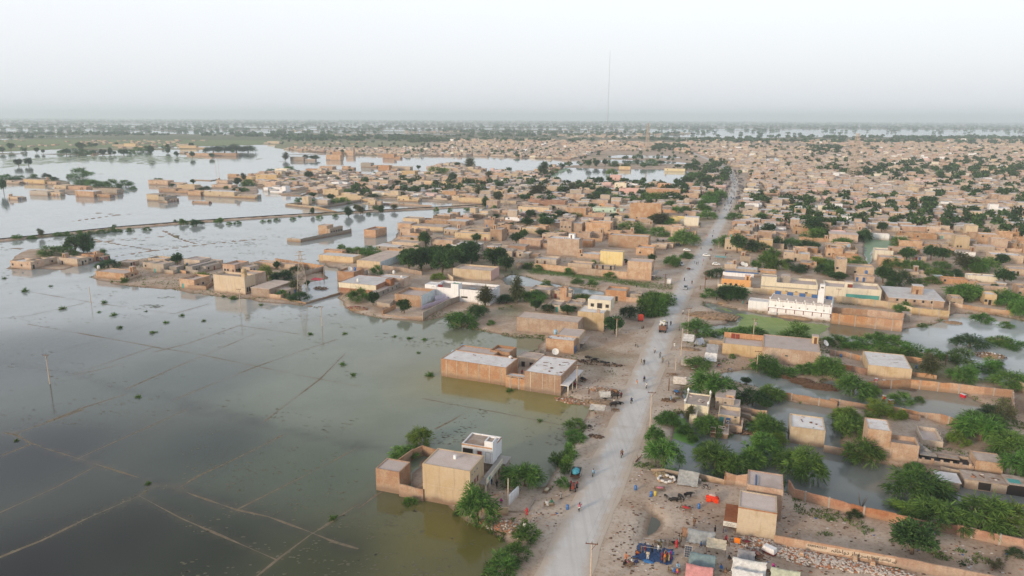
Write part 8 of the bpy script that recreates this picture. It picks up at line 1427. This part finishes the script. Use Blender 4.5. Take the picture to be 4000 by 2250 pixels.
for x, y, h in zip(xs, ys, hh):
    for k in range(4):
        Q.append(sprig(Vector((x+rnd.gauss(0,.2), y+rnd.gauss(0,.2), h)), Vector((rnd.gauss(0,.6), rnd.gauss(0,.6), 1)), rnd.uniform(.2,.55), rnd.uniform(.12,.3), rnd)); C.append(leafcol(rnd.choice(('mes','dry','mes','yg')), rnd))
link('weeds', leaf_mesh('weeds', Q, C), label='low weeds and grass along the water edges and yards', kind='stuff')
xs, ys = scatter((('b',400,2006,500,1449,1.2),('d',0,1200,400,1400,.8),('g',1200,2053,300,1300,.8),('a',1100,1783,600,1200,.5),('c',0,2006,850,1449,.7),('l',1400,2300,300,1400,.5)), 900); hh = height(xs, ys); dr = ldist(ROADP, xs, ys)
sel = (hh > .5) & (dr > 5) & (fbm(xs/5., ys/5., 107) > -.05); lit = {'stone': MB(), 'dung': MB(), 'brickbit': MB(), 'wallwhite': MB(), 'bluepaint': MB()}
for x, y, h in zip(xs[sel], ys[sel], hh[sel]):
    mt = rnd.choice(('stone','dung','dung','brickbit','stone','wallwhite' if rnd.random() < .5 else 'dung','bluepaint' if rnd.random() < .15 else 'dung')); s = rnd.uniform(.06,.22); lit[mt].blob((x, y, h+.02), (s*1.4, s, s*.5), 6, 4, .35, rnd)
for mt, mb in lit.items():
    if mb.v: mb.build('litter', mt, label={'stone':'small pale stones strewn over the sand','dung':'dark dung and twigs strewn over the sand','brickbit':'broken brick bits strewn over the sand','wallwhite':'white scraps and bags strewn over the sand','bluepaint':'blue plastic scraps strewn over the sand'}[mt], kind='stuff')
# flecks of drowned grass and weed on the open flood
rnd = random.Random(21); fl = {'weedmat': MB(), 'floodgrass': MB()}
xs, ys = scatter((('i',0,2576,60,450,1.),('i',0,2576,450,1196,.5),('j',100,2400,-60,250,1.),('j',600,1500,540,700,.8),('k',0,2576,1150,1449,.5),('o',0,2576,850,1030,.8),('o',0,2576,100,300,.5),('g',0,1400,950,1400,.5),('h',1300,2576,0,1196,.5),('a',0,1200,850,1449,.3)), 1500); hh = height(xs, ys); fb = fbm(xs/14., ys/7., 131); sel = (hh < -.25) & (fb > .08)
for x, y in zip(xs[sel], ys[sel]):
    s = rnd.uniform(.10, .36)*(.35+min(y, 420)/420.)*(1+y/1500); n = 7; m_ = fl['floodgrass' if rnd.random() < .35 and y > 220 else 'weedmat']; a0 = rnd.random()
    m_.f.append([m_.pt(x+math.cos(a0+2*PI*k/n)*s*rnd.uniform(.5,1.5)*1.6, y+math.sin(a0+2*PI*k/n)*s*rnd.uniform(.5,1.3), .014) for k in range(n)])
for mt, m_ in fl.items(): m_.build('floating_weed', mt, label='dark rotting weed flecks floating on the open flood' if mt == 'weedmat' else 'pale drowned grass patches on the open flood', kind='stuff')
# ------------------------------------------------------------------ air
hz = MB().box(-32000, 32000, -400, 31000, -3, 225).build('haze', 'dark', label='dusty evening haze over the whole plain', kind='stuff')
m = bpy.data.materials.new('haze'); m.use_nodes = True; t = m.node_tree; t.nodes.clear()
pv = t.nodes.new('ShaderNodeVolumePrincipled'); ou = t.nodes.new('ShaderNodeOutputMaterial'); pv.inputs['Color'].default_value = (.82, .93, 1, 1); pv.inputs['Density'].default_value = .00012; pv.inputs['Anisotropy'].default_value = .1
t.links.new(pv.outputs[0], ou.inputs['Volume']); hz.data.materials.clear(); hz.data.materials.append(m)
